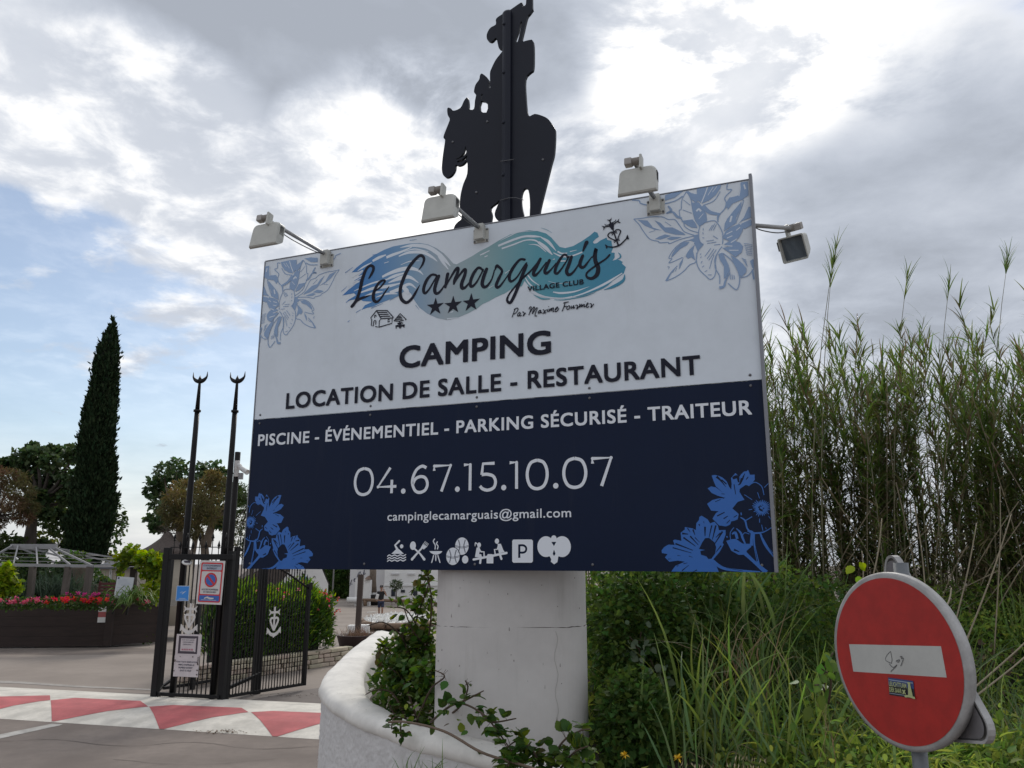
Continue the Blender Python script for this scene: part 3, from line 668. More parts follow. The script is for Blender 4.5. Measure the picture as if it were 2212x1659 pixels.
for xd in (664, 882, 1069, 1279): L.disc(suv(515.7 + .5357 * xd, 1060)[0], v0_ + .016, .0165, .0165, 1)
line(L, 'campinglecamarguais@gmail.com', (837, 1125), (1234, 1117), (1234, 1097), 1, .008, space=1.05)
U.reset(); L.reset()
# --- pictograms along the bottom
Pc = lambda x, y: suv(811.9 + .20337 * x, 1141.1 + .20337 * y)
pw = lambda x: wpx(Pc, x)
def pk(pts, w, smooth=5, cap=True, mi=1): L.stroke(T(Pc, pts), [pw(x) for x in w] if isinstance(w, list) else pw(w), mi, smooth, cap)
def pd(x, y, rx, ry, mi=1): u, v = Pc(x, y); L.disc(u, v, pw(rx), pw(ry), mi)
for yy in (290, 317, 343):
    pk([(125, yy + 8), (145, yy - 6), (170, yy + 6), (200, yy - 6), (230, yy + 6), (262, yy - 8), (290, yy + 4), (318, yy - 10)], 11)
L.poly(T(Pc, [(165, 272), (225, 215), (250, 225), (300, 272)]), 1); pk([(235, 235), (205, 180), (250, 135)], [30, 22, 20], 0); pd(275, 192, 20, 20)
pd(395, 185, 34, 42); pk([(410, 215), (470, 270), (515, 330)], [16, 18, 26], 0); pk([(385, 330), (450, 255), (490, 210)], [26, 18, 18], 0)
L.poly(T(Pc, [(478, 205), (500, 170), (545, 195), (510, 225)]), 1)
for k in range(4): pk([(500 + k * 12, 178 + k * 8), (528 + k * 11, 138 + k * 8)], 6, 0, False)
L.poly(T(Pc, [(570, 243), (708, 243), (695, 262), (660, 280), (620, 280), (585, 262)]), 1)
for a, b in (((615, 290), (595, 362)), ((638, 290), (638, 342)), ((660, 290), (682, 362))): pk([a, b], 12, 0)
pk([(625, 115), (612, 140), (632, 180), (630, 220)], 11); pk([(655, 145), (645, 165), (662, 190), (655, 220)], 11)
pd(915, 190, 74, 84); pd(822, 298, 80, 90, 0); pd(820, 298, 74, 84); pd(950, 332, 34, 38)
for (cx, cy) in ((915, 190), (820, 298)):
    for o in (-42, -34, 34, 42): L.stroke(T(Pc, [(cx + o * 1.0, cy - 70), (cx + o * .55, cy), (cx + o * 1.0, cy + 70)]), pw(4), 0, 5, False)
    for o in (-2, 10): L.stroke(T(Pc, [(cx - 72, cy + o - 6), (cx, cy + o + 10), (cx + 72, cy + o - 6)]), pw(4), 0, 5, False)
pk([(1040, 332), (1390, 262)], 22, 0); L.poly(T(Pc, [(1178, 300), (1190, 275), (1238, 275), (1250, 300), (1250, 373), (1178, 373)]), 1)
pd(1098, 178, 20, 24); pk([(1080, 170), (1060, 155), (1055, 190)], [8, 12, 5]); L.poly(T(Pc, [(1072, 205), (1100, 200), (1112, 225), (1098, 275), (1120, 275), (1130, 310), (1055, 305)]), 1)
pk([(1100, 225), (1120, 250), (1150, 250), (1152, 300)], 14, 0); pk([(1115, 320), (1110, 368)], 22, 0)
pd(1288, 137, 22, 25); L.poly(T(Pc, [(1295, 165), (1330, 165), (1355, 230), (1370, 250), (1310, 265), (1300, 225)]), 1); pk([(1305, 185), (1290, 225), (1262, 225), (1270, 280)], 14, 0); pk([(1320, 280), (1335, 325)], 22, 0)
rr = [(1450 + 220 * a, 120 + 246 * b) for a, b in ((.06, 0), (.94, 0), (1, .06), (1, .94), (.94, 1), (.06, 1), (0, .94), (0, .06))]
L.poly(T(Pc, rr), 1)
pk([(1525, 172), (1525, 315)], 22, 0, False, 0); pk([(1525, 182), (1570, 182), (1597, 205), (1595, 240), (1570, 258), (1530, 258)], 20, 4, False, 0)
pd(1892, 110, 27, 30); pd(1808, 195, 86, 96); pd(1980, 195, 86, 96)
L.poly(T(Pc, [(1740, 240), (1890, 220), (2050, 240), (1985, 295), (1940, 300), (1935, 330), (1930, 360), (1895, 383), (1860, 355), (1865, 330), (1850, 300), (1800, 292)]), 1); L.poly(T(Pc, [(1894, 225), (1910, 272), (1894, 295), (1880, 272)]), 0)
L.poly(T(Pc, [(1866, 145), (1918, 145), (1893, 190)]), 0)
# --- floral print in the corners (drawn once at the right, mirrored to the left as on the board)
def mirror_map(pr, pl):
    """least squares u' = a - s u, v' = b + s v from pairs of matching points"""
    r = [suv(*p) for p in pr]; l = [suv(*p) for p in pl]; n = len(r)
    rm = (sum(x[0] for x in r) / n, sum(x[1] for x in r) / n); lm = (sum(x[0] for x in l) / n, sum(x[1] for x in l) / n)
    num = sum(-(x[0] - rm[0]) * (y[0] - lm[0]) + (x[1] - rm[1]) * (y[1] - lm[1]) for x, y in zip(r, l)); den = sum((x[0] - rm[0]) ** 2 + (x[1] - rm[1]) ** 2 for x in r)
    k = num / den
    return lambda q: (lm[0] - k * (q[0] - rm[0]), lm[1] + k * (q[1] - rm[1])), k
idm = (lambda q: q, 1.0)
m_t = mirror_map([(1368.9, 473.3), (1559, 531), (1590.5, 625.4)], [(723, 567.5), (603, 677), (595, 760)])
m_b = mirror_map([(1615.5, 1015.6), (1429, 1189), (1517, 1184)], [(571.4, 1055.6), (674.4, 1208.8), (609, 1190)])
def leaf_flowers(f, mp, fill, bg):
    mfn, k = mp
    M_ = lambda pts: [mfn(f(*p)) for p in pts]
    w1 = wpx(f, 1) * k
    def po(p): U.poly(M_(p), fill)
    def st(p, w=13, mi=None, sm=5): U.stroke(M_(p), [w1 * x for x in w] if isinstance(w, list) else w1 * w, fill if mi is None else mi, sm, False)
    st([(150, 540), (260, 530), (370, 512), (520, 512), (600, 545), (690, 550), (760, 640), (820, 710), (940, 750)]); st([(150, 540), (215, 605), (240, 640), (270, 690), (360, 800), (470, 830), (490, 850), (600, 845), (620, 862), (760, 805), (940, 760)])
    po([(200, 548), (330, 560), (380, 620), (400, 650), (520, 690), (420, 680), (300, 630)]); po([(420, 555), (500, 590), (560, 650), (660, 650), (740, 690), (800, 720), (830, 748), (700, 745), (560, 710), (510, 660)])
    po([(430, 800), (480, 770), (560, 740), (640, 760), (560, 790), (500, 808)]); po([(580, 800), (640, 770), (780, 775), (720, 800), (640, 815)]); st([(560, 575), (640, 630)], 8); st([(350, 715), (430, 690)], 8)
    po([(930, 750), (1000, 740), (1005, 830), (1060, 875), (985, 960), (960, 900), (930, 840), (880, 810), (940, 790)])
    st([(940, 815), (820, 830), (720, 890), (650, 970), (610, 1050), (650, 1060), (610, 1110), (660, 1100), (790, 1040)], 12); po([(650, 1000), (700, 920), (800, 840), (880, 840), (850, 880), (760, 930), (690, 1000), (640, 1050)])
    po([(950, 870), (925, 960), (955, 1080), (900, 1040), (860, 1060), (830, 1030), (850, 970)]); st([(940, 840), (830, 1000), (720, 1150)], 10, bg); po([(800, 1040), (790, 1100), (760, 1170), (740, 1200), (750, 1120)]); st([(575, 1350), (640, 1240), (720, 1150)], [30, 18, 10]); st([(575, 1350), (690, 1300), (800, 1225), (880, 1140), (960, 1100), (975, 980)]); st([(590, 1165), (615, 1165), (605, 1195)], 8)
    st([(660, 1240), (680, 1200)], 8); st([(690, 1225), (715, 1180)], 8)
    st([(840, 180), (780, 290), (770, 410), (745, 430), (760, 520), (800, 580), (820, 640), (900, 690), (1000, 720)], 12); st([(840, 180), (890, 260), (930, 400), (970, 540), (1000, 640)], 14)
    po([(770, 565), (920, 545), (960, 600), (985, 660), (900, 650), (830, 610)]); po([(900, 330), (1000, 320), (1060, 400), (1100, 480), (1110, 560), (1060, 610), (1000, 640), (950, 560), (920, 450)])
    st([(940, 560), (1000, 640)], 8, bg); st([(1000, 540), (1060, 470)], 8, bg); st([(970, 440), (1000, 410), (1030, 440)], 24, bg); st([(800, 290), (890, 360)], 8); st([(790, 420), (910, 465)], 8)
    po([(560, 230), (700, 180), (830, 160), (790, 180), (690, 260), (560, 300)]); st([(560, 340), (700, 300), (790, 240)], 16); st([(130, 292), (220, 300), (240, 335), (330, 360)], 16); st([(600, 370), (640, 430), (580, 465), (660, 450), (720, 510), (780, 530)], [20, 34, 20, 26, 34, 20])
    po([(850, 170), (900, 200), (980, 220), (1000, 300), (960, 330), (900, 280)])
    po([(975, 135), (1110, 100), (1300, 75), (1280, 140), (1220, 230), (1130, 300), (1045, 335), (1000, 310), (975, 230)]); st([(1120, 110), (1085, 210), (1035, 330)], 14, bg); st([(1190, 120), (1120, 230)], 8, bg); st([(1240, 110), (1180, 190)], 8, bg); st([(1060, 360), (1200, 300), (1280, 180)], 12)
    st([(1050, 370), (1140, 450), (1270, 480)], [60, 50, 34]); st([(1310, 90), (1370, 70), (1370, 150), (1430, 160), (1340, 260), (1360, 330), (1330, 420), (1250, 500), (1250, 570)], 13)
    po([(1350, 340), (1400, 260), (1460, 250), (1520, 230), (1550, 60), (1640, 50), (1650, 230), (1560, 290), (1450, 330), (1380, 420)]); st([(1535, 70), (1540, 150), (1525, 240)], 12, bg); st([(1590, 90), (1610, 150)], 20, bg)
    st([(1250, 580), (1270, 490), (1380, 370), (1500, 310), (1570, 285), (1580, 320), (1540, 440), (1480, 600)], 12); po([(1370, 540), (1450, 440), (1560, 310), (1550, 400), (1490, 520), (1480, 600), (1420, 640), (1330, 700), (1340, 600)]); st([(1430, 500), (1410, 580)], 24, bg)
    po([(1650, 380), (1680, 380), (1685, 520), (1560, 570), (1510, 610), (1590, 520)]); po([(1560, 600), (1690, 540), (1695, 620), (1600, 670), (1540, 640)])
    st([(1000, 690), (1040, 605), (1180, 562), (1240, 590), (1310, 720), (1312, 870)], 12); st([(1000, 690), (1000, 780), (1020, 840), (1060, 872)], 12); st([(1060, 872), (985, 970), (970, 1090), (1010, 1200), (1100, 1290), (1150, 1328), (1205, 1290), (1225, 1190), (1210, 1070), (1260, 960), (1305, 900)], 12)
    for a, b in (((1135, 690), (1180, 620)), ((1160, 690), (1210, 600)), ((1190, 690), (1230, 610)), ((1060, 690), (1058, 660)), ((1060, 740), (1052, 715)), ((1070, 790), (1050, 780)), ((1100, 830), (1200, 815)), ((1110, 860), (1230, 840)), ((1200, 880), (1280, 870)), ((1190, 760), (1250, 800)), ((1080, 1030), (1160, 920)), ((1110, 1060), (1200, 930)), ((1130, 1080), (1230, 940)), ((1160, 1110), (1200, 1010)), ((1140, 1190), (1170, 1090)),
                 ((1020, 1010), (1030, 990)), ((1020, 1050), (1035, 1030)), ((1030, 1120), (1045, 1090)), ((1045, 1170), (1070, 1150)), ((1080, 1230), (1110, 1210)), ((1120, 1270), (1170, 1270))): st([a, b], 9)
    po([(1310, 790), (1350, 700), (1420, 650), (1530, 605), (1590, 650), (1560, 720), (1530, 780), (1480, 830), (1540, 850), (1580, 900), (1560, 980), (1480, 1040), (1400, 980), (1310, 920), (1400, 900), (1330, 870), (1400, 830)])
    for a, b in (((1360, 740), (1440, 700)), ((1370, 790), (1440, 760)), ((1420, 850), (1500, 800)), ((1340, 890), (1440, 895)), ((1400, 950), (1520, 950)), ((1490, 690), (1540, 650))): st([a, b], 12, bg)
    for i in range(7): st([(1590 + i * 6, 860 + i * 22), (1640, 865 + i * 24), (1700, 880 + i * 22)], 7)
    for i in range(5): st([(1560 + i * 14, 1050 + i * 20), (1620 + i * 4, 1080 + i * 20)], 8)
    po([(1255, 1000), (1310, 980), (1350, 1060), (1390, 1140), (1410, 1220), (1350, 1310), (1330, 1320), (1330, 1160), (1280, 1080)]); st([(1230, 1010), (1215, 1170), (1270, 1280), (1275, 1390)], 12); st([(1270, 1440), (1330, 1420), (1350, 1350), (1410, 1240)], [40, 30, 24, 14])
    st([(1320, 990), (1430, 1080), (1500, 1190), (1535, 1310), (1525, 1410), (1495, 1462), (1450, 1440), (1385, 1380)], 13); po([(1415, 1010), (1500, 1060), (1580, 1130), (1625, 1190), (1620, 1240), (1560, 1300), (1525, 1270), (1470, 1130)]); st([(1535, 1310), (1640, 1280), (1720, 1190)], 12); po([(1670, 1090), (1715, 1060), (1720, 1190), (1700, 1180)]); st([(1700, 1200), (1720, 1330)], 20)
    for x in (1410, 1435, 1460): st([(x, 1260 + (x - 1410) * .3), (x + 8, 1330)], 9)
def bloom(f, mp, fill, bg):
    mfn, k = mp
    M_ = lambda pts: [mfn(f(*p)) for p in pts]
    w1 = wpx(f, 1) * k
    def po(*p): L.poly([M_(q) for q in p], fill)
    def st(p, w=12, mi=None, sm=5): L.stroke(M_(p), [w1 * x for x in w] if isinstance(w, list) else w1 * w, fill if mi is None else mi, sm, False)
    po([(838, 160), (880, 150), (945, 165), (1000, 190), (1060, 245), (1100, 330), (1130, 370), (1135, 280), (1125, 200), (1190, 122), (1250, 180), (1275, 140), (1320, 100), (1360, 95), (1378, 75), (1410, 150), (1475, 145), (1478, 220), (1440, 270), (1385, 310), (1340, 300), (1255, 360), (1250, 400), (1325, 520), (1225, 550), (1145, 650), (1195, 690), (1240, 730), (1225, 810), (1180, 830), (1130, 840), (1110, 890), (1050, 915), (950, 900), (850, 800), (900, 720), (940, 690), (830, 680), (800, 630), (770, 580), (850, 522), (940, 500), (1040, 492), (930, 460), (840, 420), (778, 350), (830, 322), (900, 335), (1000, 410), (900, 320), (870, 250)])
    for p, w in (([(910, 175), (970, 230), (1050, 330)], [40, 26, 6]), ([(985, 220), (1060, 290)], 18), ([(1150, 200), (1220, 180), (1240, 260)], [40, 50, 20]), ([(1170, 290), (1195, 440)], [14, 10]), ([(1290, 220), (1330, 130)], [30, 8]), ([(1290, 200), (1260, 280), (1230, 300)], [40, 24, 10]), ([(1350, 220), (1380, 180)], 14), ([(890, 550), (970, 515)], 10), ([(920, 760), (1030, 705)], [20, 14]), ([(1015, 800), (1080, 760)], [18, 10]), ([(1060, 870), (1110, 820)], 12), ([(1165, 780), (1215, 750)], 12), ([(950, 470), (1020, 500)], 10), ([(985, 430), (1030, 435)], 9)): st(p, w, bg)
    po([(95, 1270), (130, 1225), (195, 1185), (290, 1190), (265, 1125), (290, 1110), (390, 1130), (378, 1010), (440, 960), (440, 925), (560, 945), (605, 970), (610, 870), (650, 820), (655, 775), (690, 755), (780, 812), (815, 870), (880, 845), (930, 900), (945, 970), (1045, 968), (1045, 1040), (1000, 1160), (1018, 1180), (960, 1290), (845, 1425), (900, 1480), (945, 1590), (235, 1590), (300, 1500), (440, 1440), (340, 1422), (210, 1440), (145, 1375), (185, 1325), (100, 1310)],
       [(650, 1250), (740, 1265), (670, 1280), (680, 1335), (760, 1360), (790, 1400), (835, 1395), (890, 1320), (905, 1220), (880, 1150), (800, 1085), (740, 1090), (700, 1150)])
    for a, b, w in (((300, 1170), (560, 1270), 26), ((260, 1230), (540, 1310), 18), ((420, 1080), (600, 1210), 26), ((400, 1020), (490, 1030), 30), ((520, 1060), (640, 1190), 24), ((590, 1080), (660, 1150), 14), ((650, 880), (660, 910), 22), ((560, 960), (590, 1040), 24), ((740, 920), (740, 1060), 30), ((840, 900), (800, 1080), 22), ((900, 900), (850, 1110), 26), ((1000, 990), (880, 1180), 26), ((970, 1010), (900, 1080), 20), ((980, 1200), (900, 1300), 18), ((330, 1345), (380, 1350), 10), ((500, 1355), (560, 1375), 10), ((320, 1505), (350, 1495), 14), ((420, 1470), (480, 1455), 12), ((400, 1570), (500, 1490), 14), ((620, 1560), (560, 1590), 14), ((480, 940), (520, 1000), 16), ((190, 1400), (240, 1395), 10), ((720, 840), (725, 870), 10)): st([a, b], [w, w * .4], bg)
    nr_ = random.Random(3)
    cx, cy = 1580, 640
    for i in range(26):
        a = i * 2 * math.pi / 26; r0 = nr_.uniform(30, 60); r1 = nr_.uniform(110, 150); st([(cx + r0 * math.cos(a), cy + r0 * math.sin(a)), (cx + r1 * math.cos(a), cy + r1 * math.sin(a) * .95)], [26, 9])
    for i in range(9):
        a = nr_.uniform(0, 6.28); r = nr_.uniform(0, 60); st([(cx + r * math.cos(a) - 20, cy + r * math.sin(a)), (cx + r * math.cos(a) + 20, cy + r * math.sin(a) + 14)], 16)
    st([(845, 1425), (1000, 1530), (1200, 1565), (1560, 1590)], [60, 44, 36, 20]); st([(1050, 1530), (1300, 1575)], [4, 8], bg)
    po([(1055, 1130), (1130, 1105), (1200, 1100), (1240, 1130), (1300, 1170), (1430, 1175), (1425, 1220), (1360, 1275), (1345, 1335), (1240, 1338), (1130, 1275)]); st([(1170, 1260), (1250, 1290)], [30, 12], bg); st([(1120, 1110), (1115, 1010), (1170, 930)], 12); st([(1205, 945), (1270, 1010), (1300, 1090), (1340, 1180)], [12, 30, 34, 20]); st([(1140, 1030), (1190, 1010), (1220, 1100)], [20, 40, 40]); st([(1290, 1060), (1330, 1010), (1400, 1030)], 12); st([(1370, 980), (1440, 1010), (1430, 1100), (1430, 1200)], [20, 50, 40, 50])
    st([(1330, 1310), (1480, 1450), (1650, 1600)], [60, 46, 70]); st([(1465, 1020), (1475, 1200), (1540, 1500)], [30, 24, 40]); st([(1480, 1230), (1520, 1430)], [4, 12], bg); st([(1555, 1010), (1640, 1190), (1775, 1370)], [24, 44, 36]); st([(1590, 1060), (1760, 1350)], [4, 10], bg)
    st([(1265, 780), (1335, 830), (1370, 950), (1450, 1010), (1560, 1010), (1640, 985), (1740, 925)], [12, 26, 24, 26, 22, 16, 12]); st([(1340, 830), (1440, 770)], 14); st([(1615, 450), (1590, 340), (1540, 285), (1470, 262), (1385, 315)], 13); st([(1620, 340), (1695, 262)], 12); st([(1325, 445), (1440, 520)], 10); st([(1520, 410), (1550, 500)], 10); st([(1390, 670), (1440, 660)], 10); st([(1550, 800), (1550, 860)], 12); st([(1580, 890), (1600, 980)], 11); st([(1640, 930), (1650, 960)], 11); st([(1680, 760), (1735, 830)], 10); st([(1275, 710), (1280, 750)], 18); st([(1060, 1060), (1075, 1080)], 20)
for dec in (U, L): dec.clip = edge if dec is L else edge[:3] + [((0, SM, 0), (0, -1, 0))]
for fn_, f_, m_ in ((leaf_flowers, TRf, idm), (leaf_flowers, TRf, m_t), (bloom, BRf, idm), (bloom, BRf, m_b)):
    U.reset(); L.reset(); fn_(f_, m_, 2, 0)
for dec in (U, L): dec.clip = None
# rivets
for u_ in (.05, .95, 1.72, 2.45, SWID - .06):
    for v_, mb_ in ((SM + .03, ub), (SM - .03, lb), (.035, lb)):
        c = SO + SD * u_ + SZ * v_; mb_.lathe(c, [(.008, .0015), (.008, .003), (.004, .005)], 10, orient(SN), 3 if mb_ is lb else 4)
ub.build('upper_panel', [W_, ink, flo, brush, screwm], board)
lb.build('lower_panel', [N_, pale, flb, screwm], board)
# aluminium edge profile at the right and thin edging, with a frame behind
fm = MB()
MF = Matrix((SD, -SN, SZ)).transposed()
fm.bbox(SO + SD * (SWID + .011) + SZ * (SH / 2 + .012) + SN * .004, (.018, .045, SH + .03), MF, 0, .004)
fm.box(SO + SD * (SWID / 2) + SZ * (SH + .003) - SN * .01, (SWID, .03, .005), MF)
fm.box(SO + SD * (-.004) + SZ * (SH / 2) - SN * .01, (.006, .03, SH), MF)
fm.build('edge_frame', metal_g, board)
bk = MB()
for v_ in (.25, 1.1, 1.95): bk.box(SO + SD * (SWID / 2) + SZ * v_ - SN * .042, (SWID - .1, .05, .06), MF)
for u_ in (.06, 1.2, 2.1, SWID - .06): bk.box(SO + SD * u_ + SZ * (SH / 2) - SN * .092, (.05, .045, SH - .04), MF)
bk.build('rear_frame', mat('dark_steel', (.05, .05, .055), .6), board)

# ================================================================== PILLAR under the board
stucco = mat('stucco', (.57, .545, .525), .9, var=.12, streak=.3, vscale=1.8, bump=.35, bscale=34)
dirtm = mat('crack_dirt', (.10, .085, .075), .95)
pO = SO - SN * .40
_pv = plane_hit(1105, 1300, pO, SN); PN = Vector((-_pv.x, -_pv.y, 0)).normalized(); PD = Vector((-PN.y, PN.x, 0)); PD = PD if PD.x > 0 else -PD
pl = (plane_hit(945, 1300, _pv, PN) - _pv).dot(PD); pr = (plane_hit(1265, 1300, _pv, PN) - _pv).dot(PD)
PWID = pr - pl; PC = Vector((*(_pv + PD * (pl + pr) / 2).xy, 0))
pil = thing('pillar', PC, 'wide white stucco pillar with a horizontal crack, carrying the billboard', 'pillar')
NPL = 64
def pil_outline(k, wob=0, z=0):
    """plan: flattened oval"""
    o = []
    for i in range(NPL):
        a = 2 * math.pi * i / NPL; c_, s_ = math.cos(a), math.sin(a); o.append(PC + PD * (math.copysign(abs(c_) ** .45, c_) * PWID / 2 * k) - PN * (math.copysign(abs(s_) ** .9, -s_) * .26 * k) )
    return o
def drum(name, z0, z1, k0, k1, jag0=0, jag1=0):
    mb = MB(); vs = []; zs = [z0 + (z1 - z0) * i / 10 for i in range(11)]; n = NPL; q = random.Random(5)
    for i, z in enumerate(zs):
        ol = pil_outline(k0 + (k1 - k0) * i / 10)
        for p in ol:
            dz = (q.uniform(-1, 1) * jag0 if i == 0 else 0) + (q.uniform(-1, 1) * jag1 if i == 10 else 0)
            vs.append(Vector((p.x, p.y, z + dz)))
    fs = [(i * n + k, i * n + (k + 1) % n, (i + 1) * n + (k + 1) % n, (i + 1) * n + k) for i in range(10) for k in range(n)] + [tuple(range(n))[::-1], tuple(10 * n + k for k in range(n))]
    mb.add(vs, fs); return mb.build(name, stucco, pil)
zc = (plane_hit(1105, 1356, PC + PN * .26, PN)).z
zt_ = SO.z + .5
drum('lower_drum', 0, zc - .002, 1.012, 1.004, 0, .0035); drum('upper_drum', zc + .003, zt_, 1.0, .995, .0035, 0)
mb = MB(); vs = []
for z in (zc - .05, zc + .05): vs += [Vector((p.x, p.y, z)) for p in pil_outline(.985)]
mb.add(vs, [(k, (k + 1) % NPL, NPL + (k + 1) % NPL, NPL + k) for k in range(NPL)]); mb.build('crack', dirtm, pil)
# dirt flecks and fine cracks on the render
mb = MB(); q = random.Random(8)
def on_pillar(t, z, k=1.0):
    c_ = math.copysign(abs(t) ** (1 / .45), t); s_ = math.sqrt(max(0, 1 - c_ * c_)) ** .9; return PC + PD * (t * PWID / 2 * 1.012) + PN * (s_ * .2635) + Vector((0, 0, z))
for i in range(46):
    t = q.uniform(-.95, .95); z = q.uniform(1.0, SO.z - .02); w = q.uniform(.0012, .0028); h = q.choice([.0025, .003, .005, .010])
    c = on_pillar(t, z) + PN * .003
    mb.add([c - PD * w - SZ * h, c + PD * w - SZ * h, c + PD * w * .6 + SZ * h, c - PD * w * .4 + SZ * h], [(0, 1, 2, 3)])
mb.build('dirt_flecks', mat('fleck', (.16, .14, .13), .9), pil); mb = MB()
for (t0, za, zb) in ((.56, zc - .02, zc - .55),):
    p_ = None
    for i in range(14):
        z = za + (zb - za) * i / 13; t = t0 + .02 * math.sin(i * 1.3) + q.uniform(-.006, .006); c = on_pillar(t, z) + PN * .003
        if p_ is not None: mb.add([p_ - PD * .0012, p_ + PD * .0012, c + PD * .0012, c - PD * .0012], [(0, 1, 2, 3)])
        p_ = c
mb.build('hairline_crack', mat('hairline', (.34, .32, .30), .9), pil)

# ================================================================== HORSEMAN cut-out behind the board
hO = SO - SN * .17
black = mat('black_plate', (.0085, .0105, .020), .5, var=.12, vscale=3, bump=.05, bscale=12, spec=.25)
black2 = mat('black_post', (.0105, .013, .024), .5, var=.1, vscale=3, spec=.25)
def hv(x, y):
    q_ = plane_hit(877.8 + .30415 * x, .30415 * y, hO, SN) - hO; return (q_.dot(SD), q_.dot(SZ))
horse = thing('horseman_silhouette', hO + SD * 1.7, 'black cut-out of a rider on a horse holding a lance, standing behind the billboard top', 'silhouette')
out = [(340, 1640), (350, 1605), (372, 1580), (395, 1560), (398, 1520), (388, 1500), (384, 1450), (392, 1380), (410, 1310), (437, 1240), (436, 1150), (405, 1172), (375, 1182), (355, 1176), (350, 1210), (325, 1250), (290, 1266), (265, 1245), (257, 1200), (262, 1130), (272, 1060), (280, 1000), (268, 980), (285, 930), (305, 880), (313, 850), (298, 820), (297, 773), (320, 775), (342, 792), (390, 770),
       (415, 720), (438, 698), (447, 735), (450, 780), (484, 780), (492, 720), (500, 677), (485, 660), (495, 610), (522, 570), (528, 540), (545, 530), (590, 572), (588, 622), (600, 628), (598, 530), (610, 490), (640, 430), (685, 372), (684, 356), (662, 350), (650, 300), (640, 275), (610, 302), (580, 290), (576, 250), (600, 205), (640, 180), (642, 140), (690, 105), (730, 85), (815, 27), (828, 32), (832, 48), (850, 42), (856, -10), (866, -300), (892, -300), (898, 45), (902, 70), (880, 105), (862, 130), (840, 220), (826, 298), (870, 292), (905, 300), (910, 420), (905, 500), (885, 520), (850, 565), (852, 690), (868, 824), (915, 815), (960, 825), (1010, 850), (1050, 905), (1062, 945), (1055, 1090), (1035, 1170), (1000, 1310), (965, 1450), (950, 1535), (945, 1700), (872, 1700), (880, 1540),
       (882, 1440), (872, 1360), (850, 1342), (830, 1365), (820, 1420), (824, 1480), (838, 1550), (845, 1700), (690, 1700), (690, 1560), (665, 1576), (640, 1555), (632, 1520), (650, 1470), (668, 1425), (640, 1450), (603, 1482), (612, 1530), (606, 1590), (606, 1700), (480, 1700), (480, 1610), (460, 1700), (340, 1700)]
holes = [[(357, 1135), (385, 1120), (410, 1090), (425, 1043), (430, 1070), (428, 1095), (400, 1122), (370, 1135)], [(372, 1146), (400, 1138), (434, 1108), (434, 1128), (405, 1150), (365, 1160)], [(536, 722), (583, 745), (573, 805), (528, 790)], [(538, 676), (546, 674), (545, 688), (537, 715)], [(815, 165), (825, 165), (815, 220), (795, 302), (778, 300), (785, 270), (800, 230)]]
def smooth_loop(lp, n=3):
    p = [Vector(q) for q in lp]; o = []; m = len(p)
    for i in range(m):
        a, b, c, d = p[i - 1], p[i], p[(i + 1) % m], p[(i + 2) % m]
        for k in range(n):
            t = k / n; o.append(.5 * ((2 * b) + (c - a) * t + (2 * a - 5 * b + 4 * c - d) * t * t + (3 * b - a - 3 * c + d) * t ** 3) * 1.0)
    return [(v.x, v.y) for v in o]
vs, fs = curve_mesh([[hv(*p) for p in smooth_loop(out)]] + [[hv(*p) for p in smooth_loop(h, 2)] for h in holes], .012)
mb = MB(); mb.add([hO + SD * v.x + SZ * v.y - SN * v.z for v in vs], fs); mb.build('plate', black, horse)
# trident head of the lance, above the picture
mb = MB(); a = hO + SD * hv(880, -300)[0] + SZ * hv(880, -300)[1]
mb.lathe(a, [(.03, -.02), (.03, .06), (.012, .1), (.0, .22)], 8); mb.tube([a + SZ * .08 - SD * .12 + SZ * .08, a - SD * .07 + SZ * .03, a + SD * .07 + SZ * .03, a + SD * .12 + SZ * .16], [.004, .014, .014, .004], 6)
mb.build('lance_head', black, horse)
pu = hv(722, 800)[0]; pt = hv(722, 92)[1]
pw_ = abs(hv(752, 800)[0] - hv(692, 800)[0]) / 2
mb = MB(); pc = hO + SD * pu + SN * .012
prof = [(-pw_, 0), (-pw_, .022), (-pw_ * .5, .034), (0, .038), (pw_ * .5, .034), (pw_, .022), (pw_, 0)]
vs = []
for z in (.45, pt - .02, pt):
    kk = .6 if z == pt else 1
    vs += [pc + SD * x * (1 if kk == 1 else .85) + SN * y * kk + SZ * z for x, y in prof]
n = len(prof)
mb.add(vs, [(i * n + k, i * n + k + 1, (i + 1) * n + k + 1, (i + 1) * n + k) for i in range(2) for k in range(n - 1)] + [tuple(2 * n + k for k in range(n))], 0, False)
for yy in (195, 537, 890, 1260): mb.lathe(pc + SD * (-pw_ * .45) + SZ * hv(722, yy)[1] + SN * .034, [(.012, 0), (.012, .005), (.006, .009)], 8, orient(SN))
mb.build('post', black2, horse)
for x, y in ((335, 1015), (580, 870), (503, 1372), (975, 1140)):
    u_, v_ = hv(x, y); mb = MB(); mb.lathe(hO + SD * u_ + SZ * v_ + SN * .011, [(.009, 0), (.008, .006)], 8, orient(SN)); mb.build('bolt', screwm, horse)
for pts in ([(690, 1172), (740, 1165), (785, 1158)], [(688, 1447), (750, 1430), (800, 1428), (855, 1445)]):
    mb = MB(); mb.tube([hO + SD * hv(*p)[0] + SZ * hv(*p)[1] + SN * .056 for p in pts], .0025, 5); mb.build('tie_wire', screwm, horse)

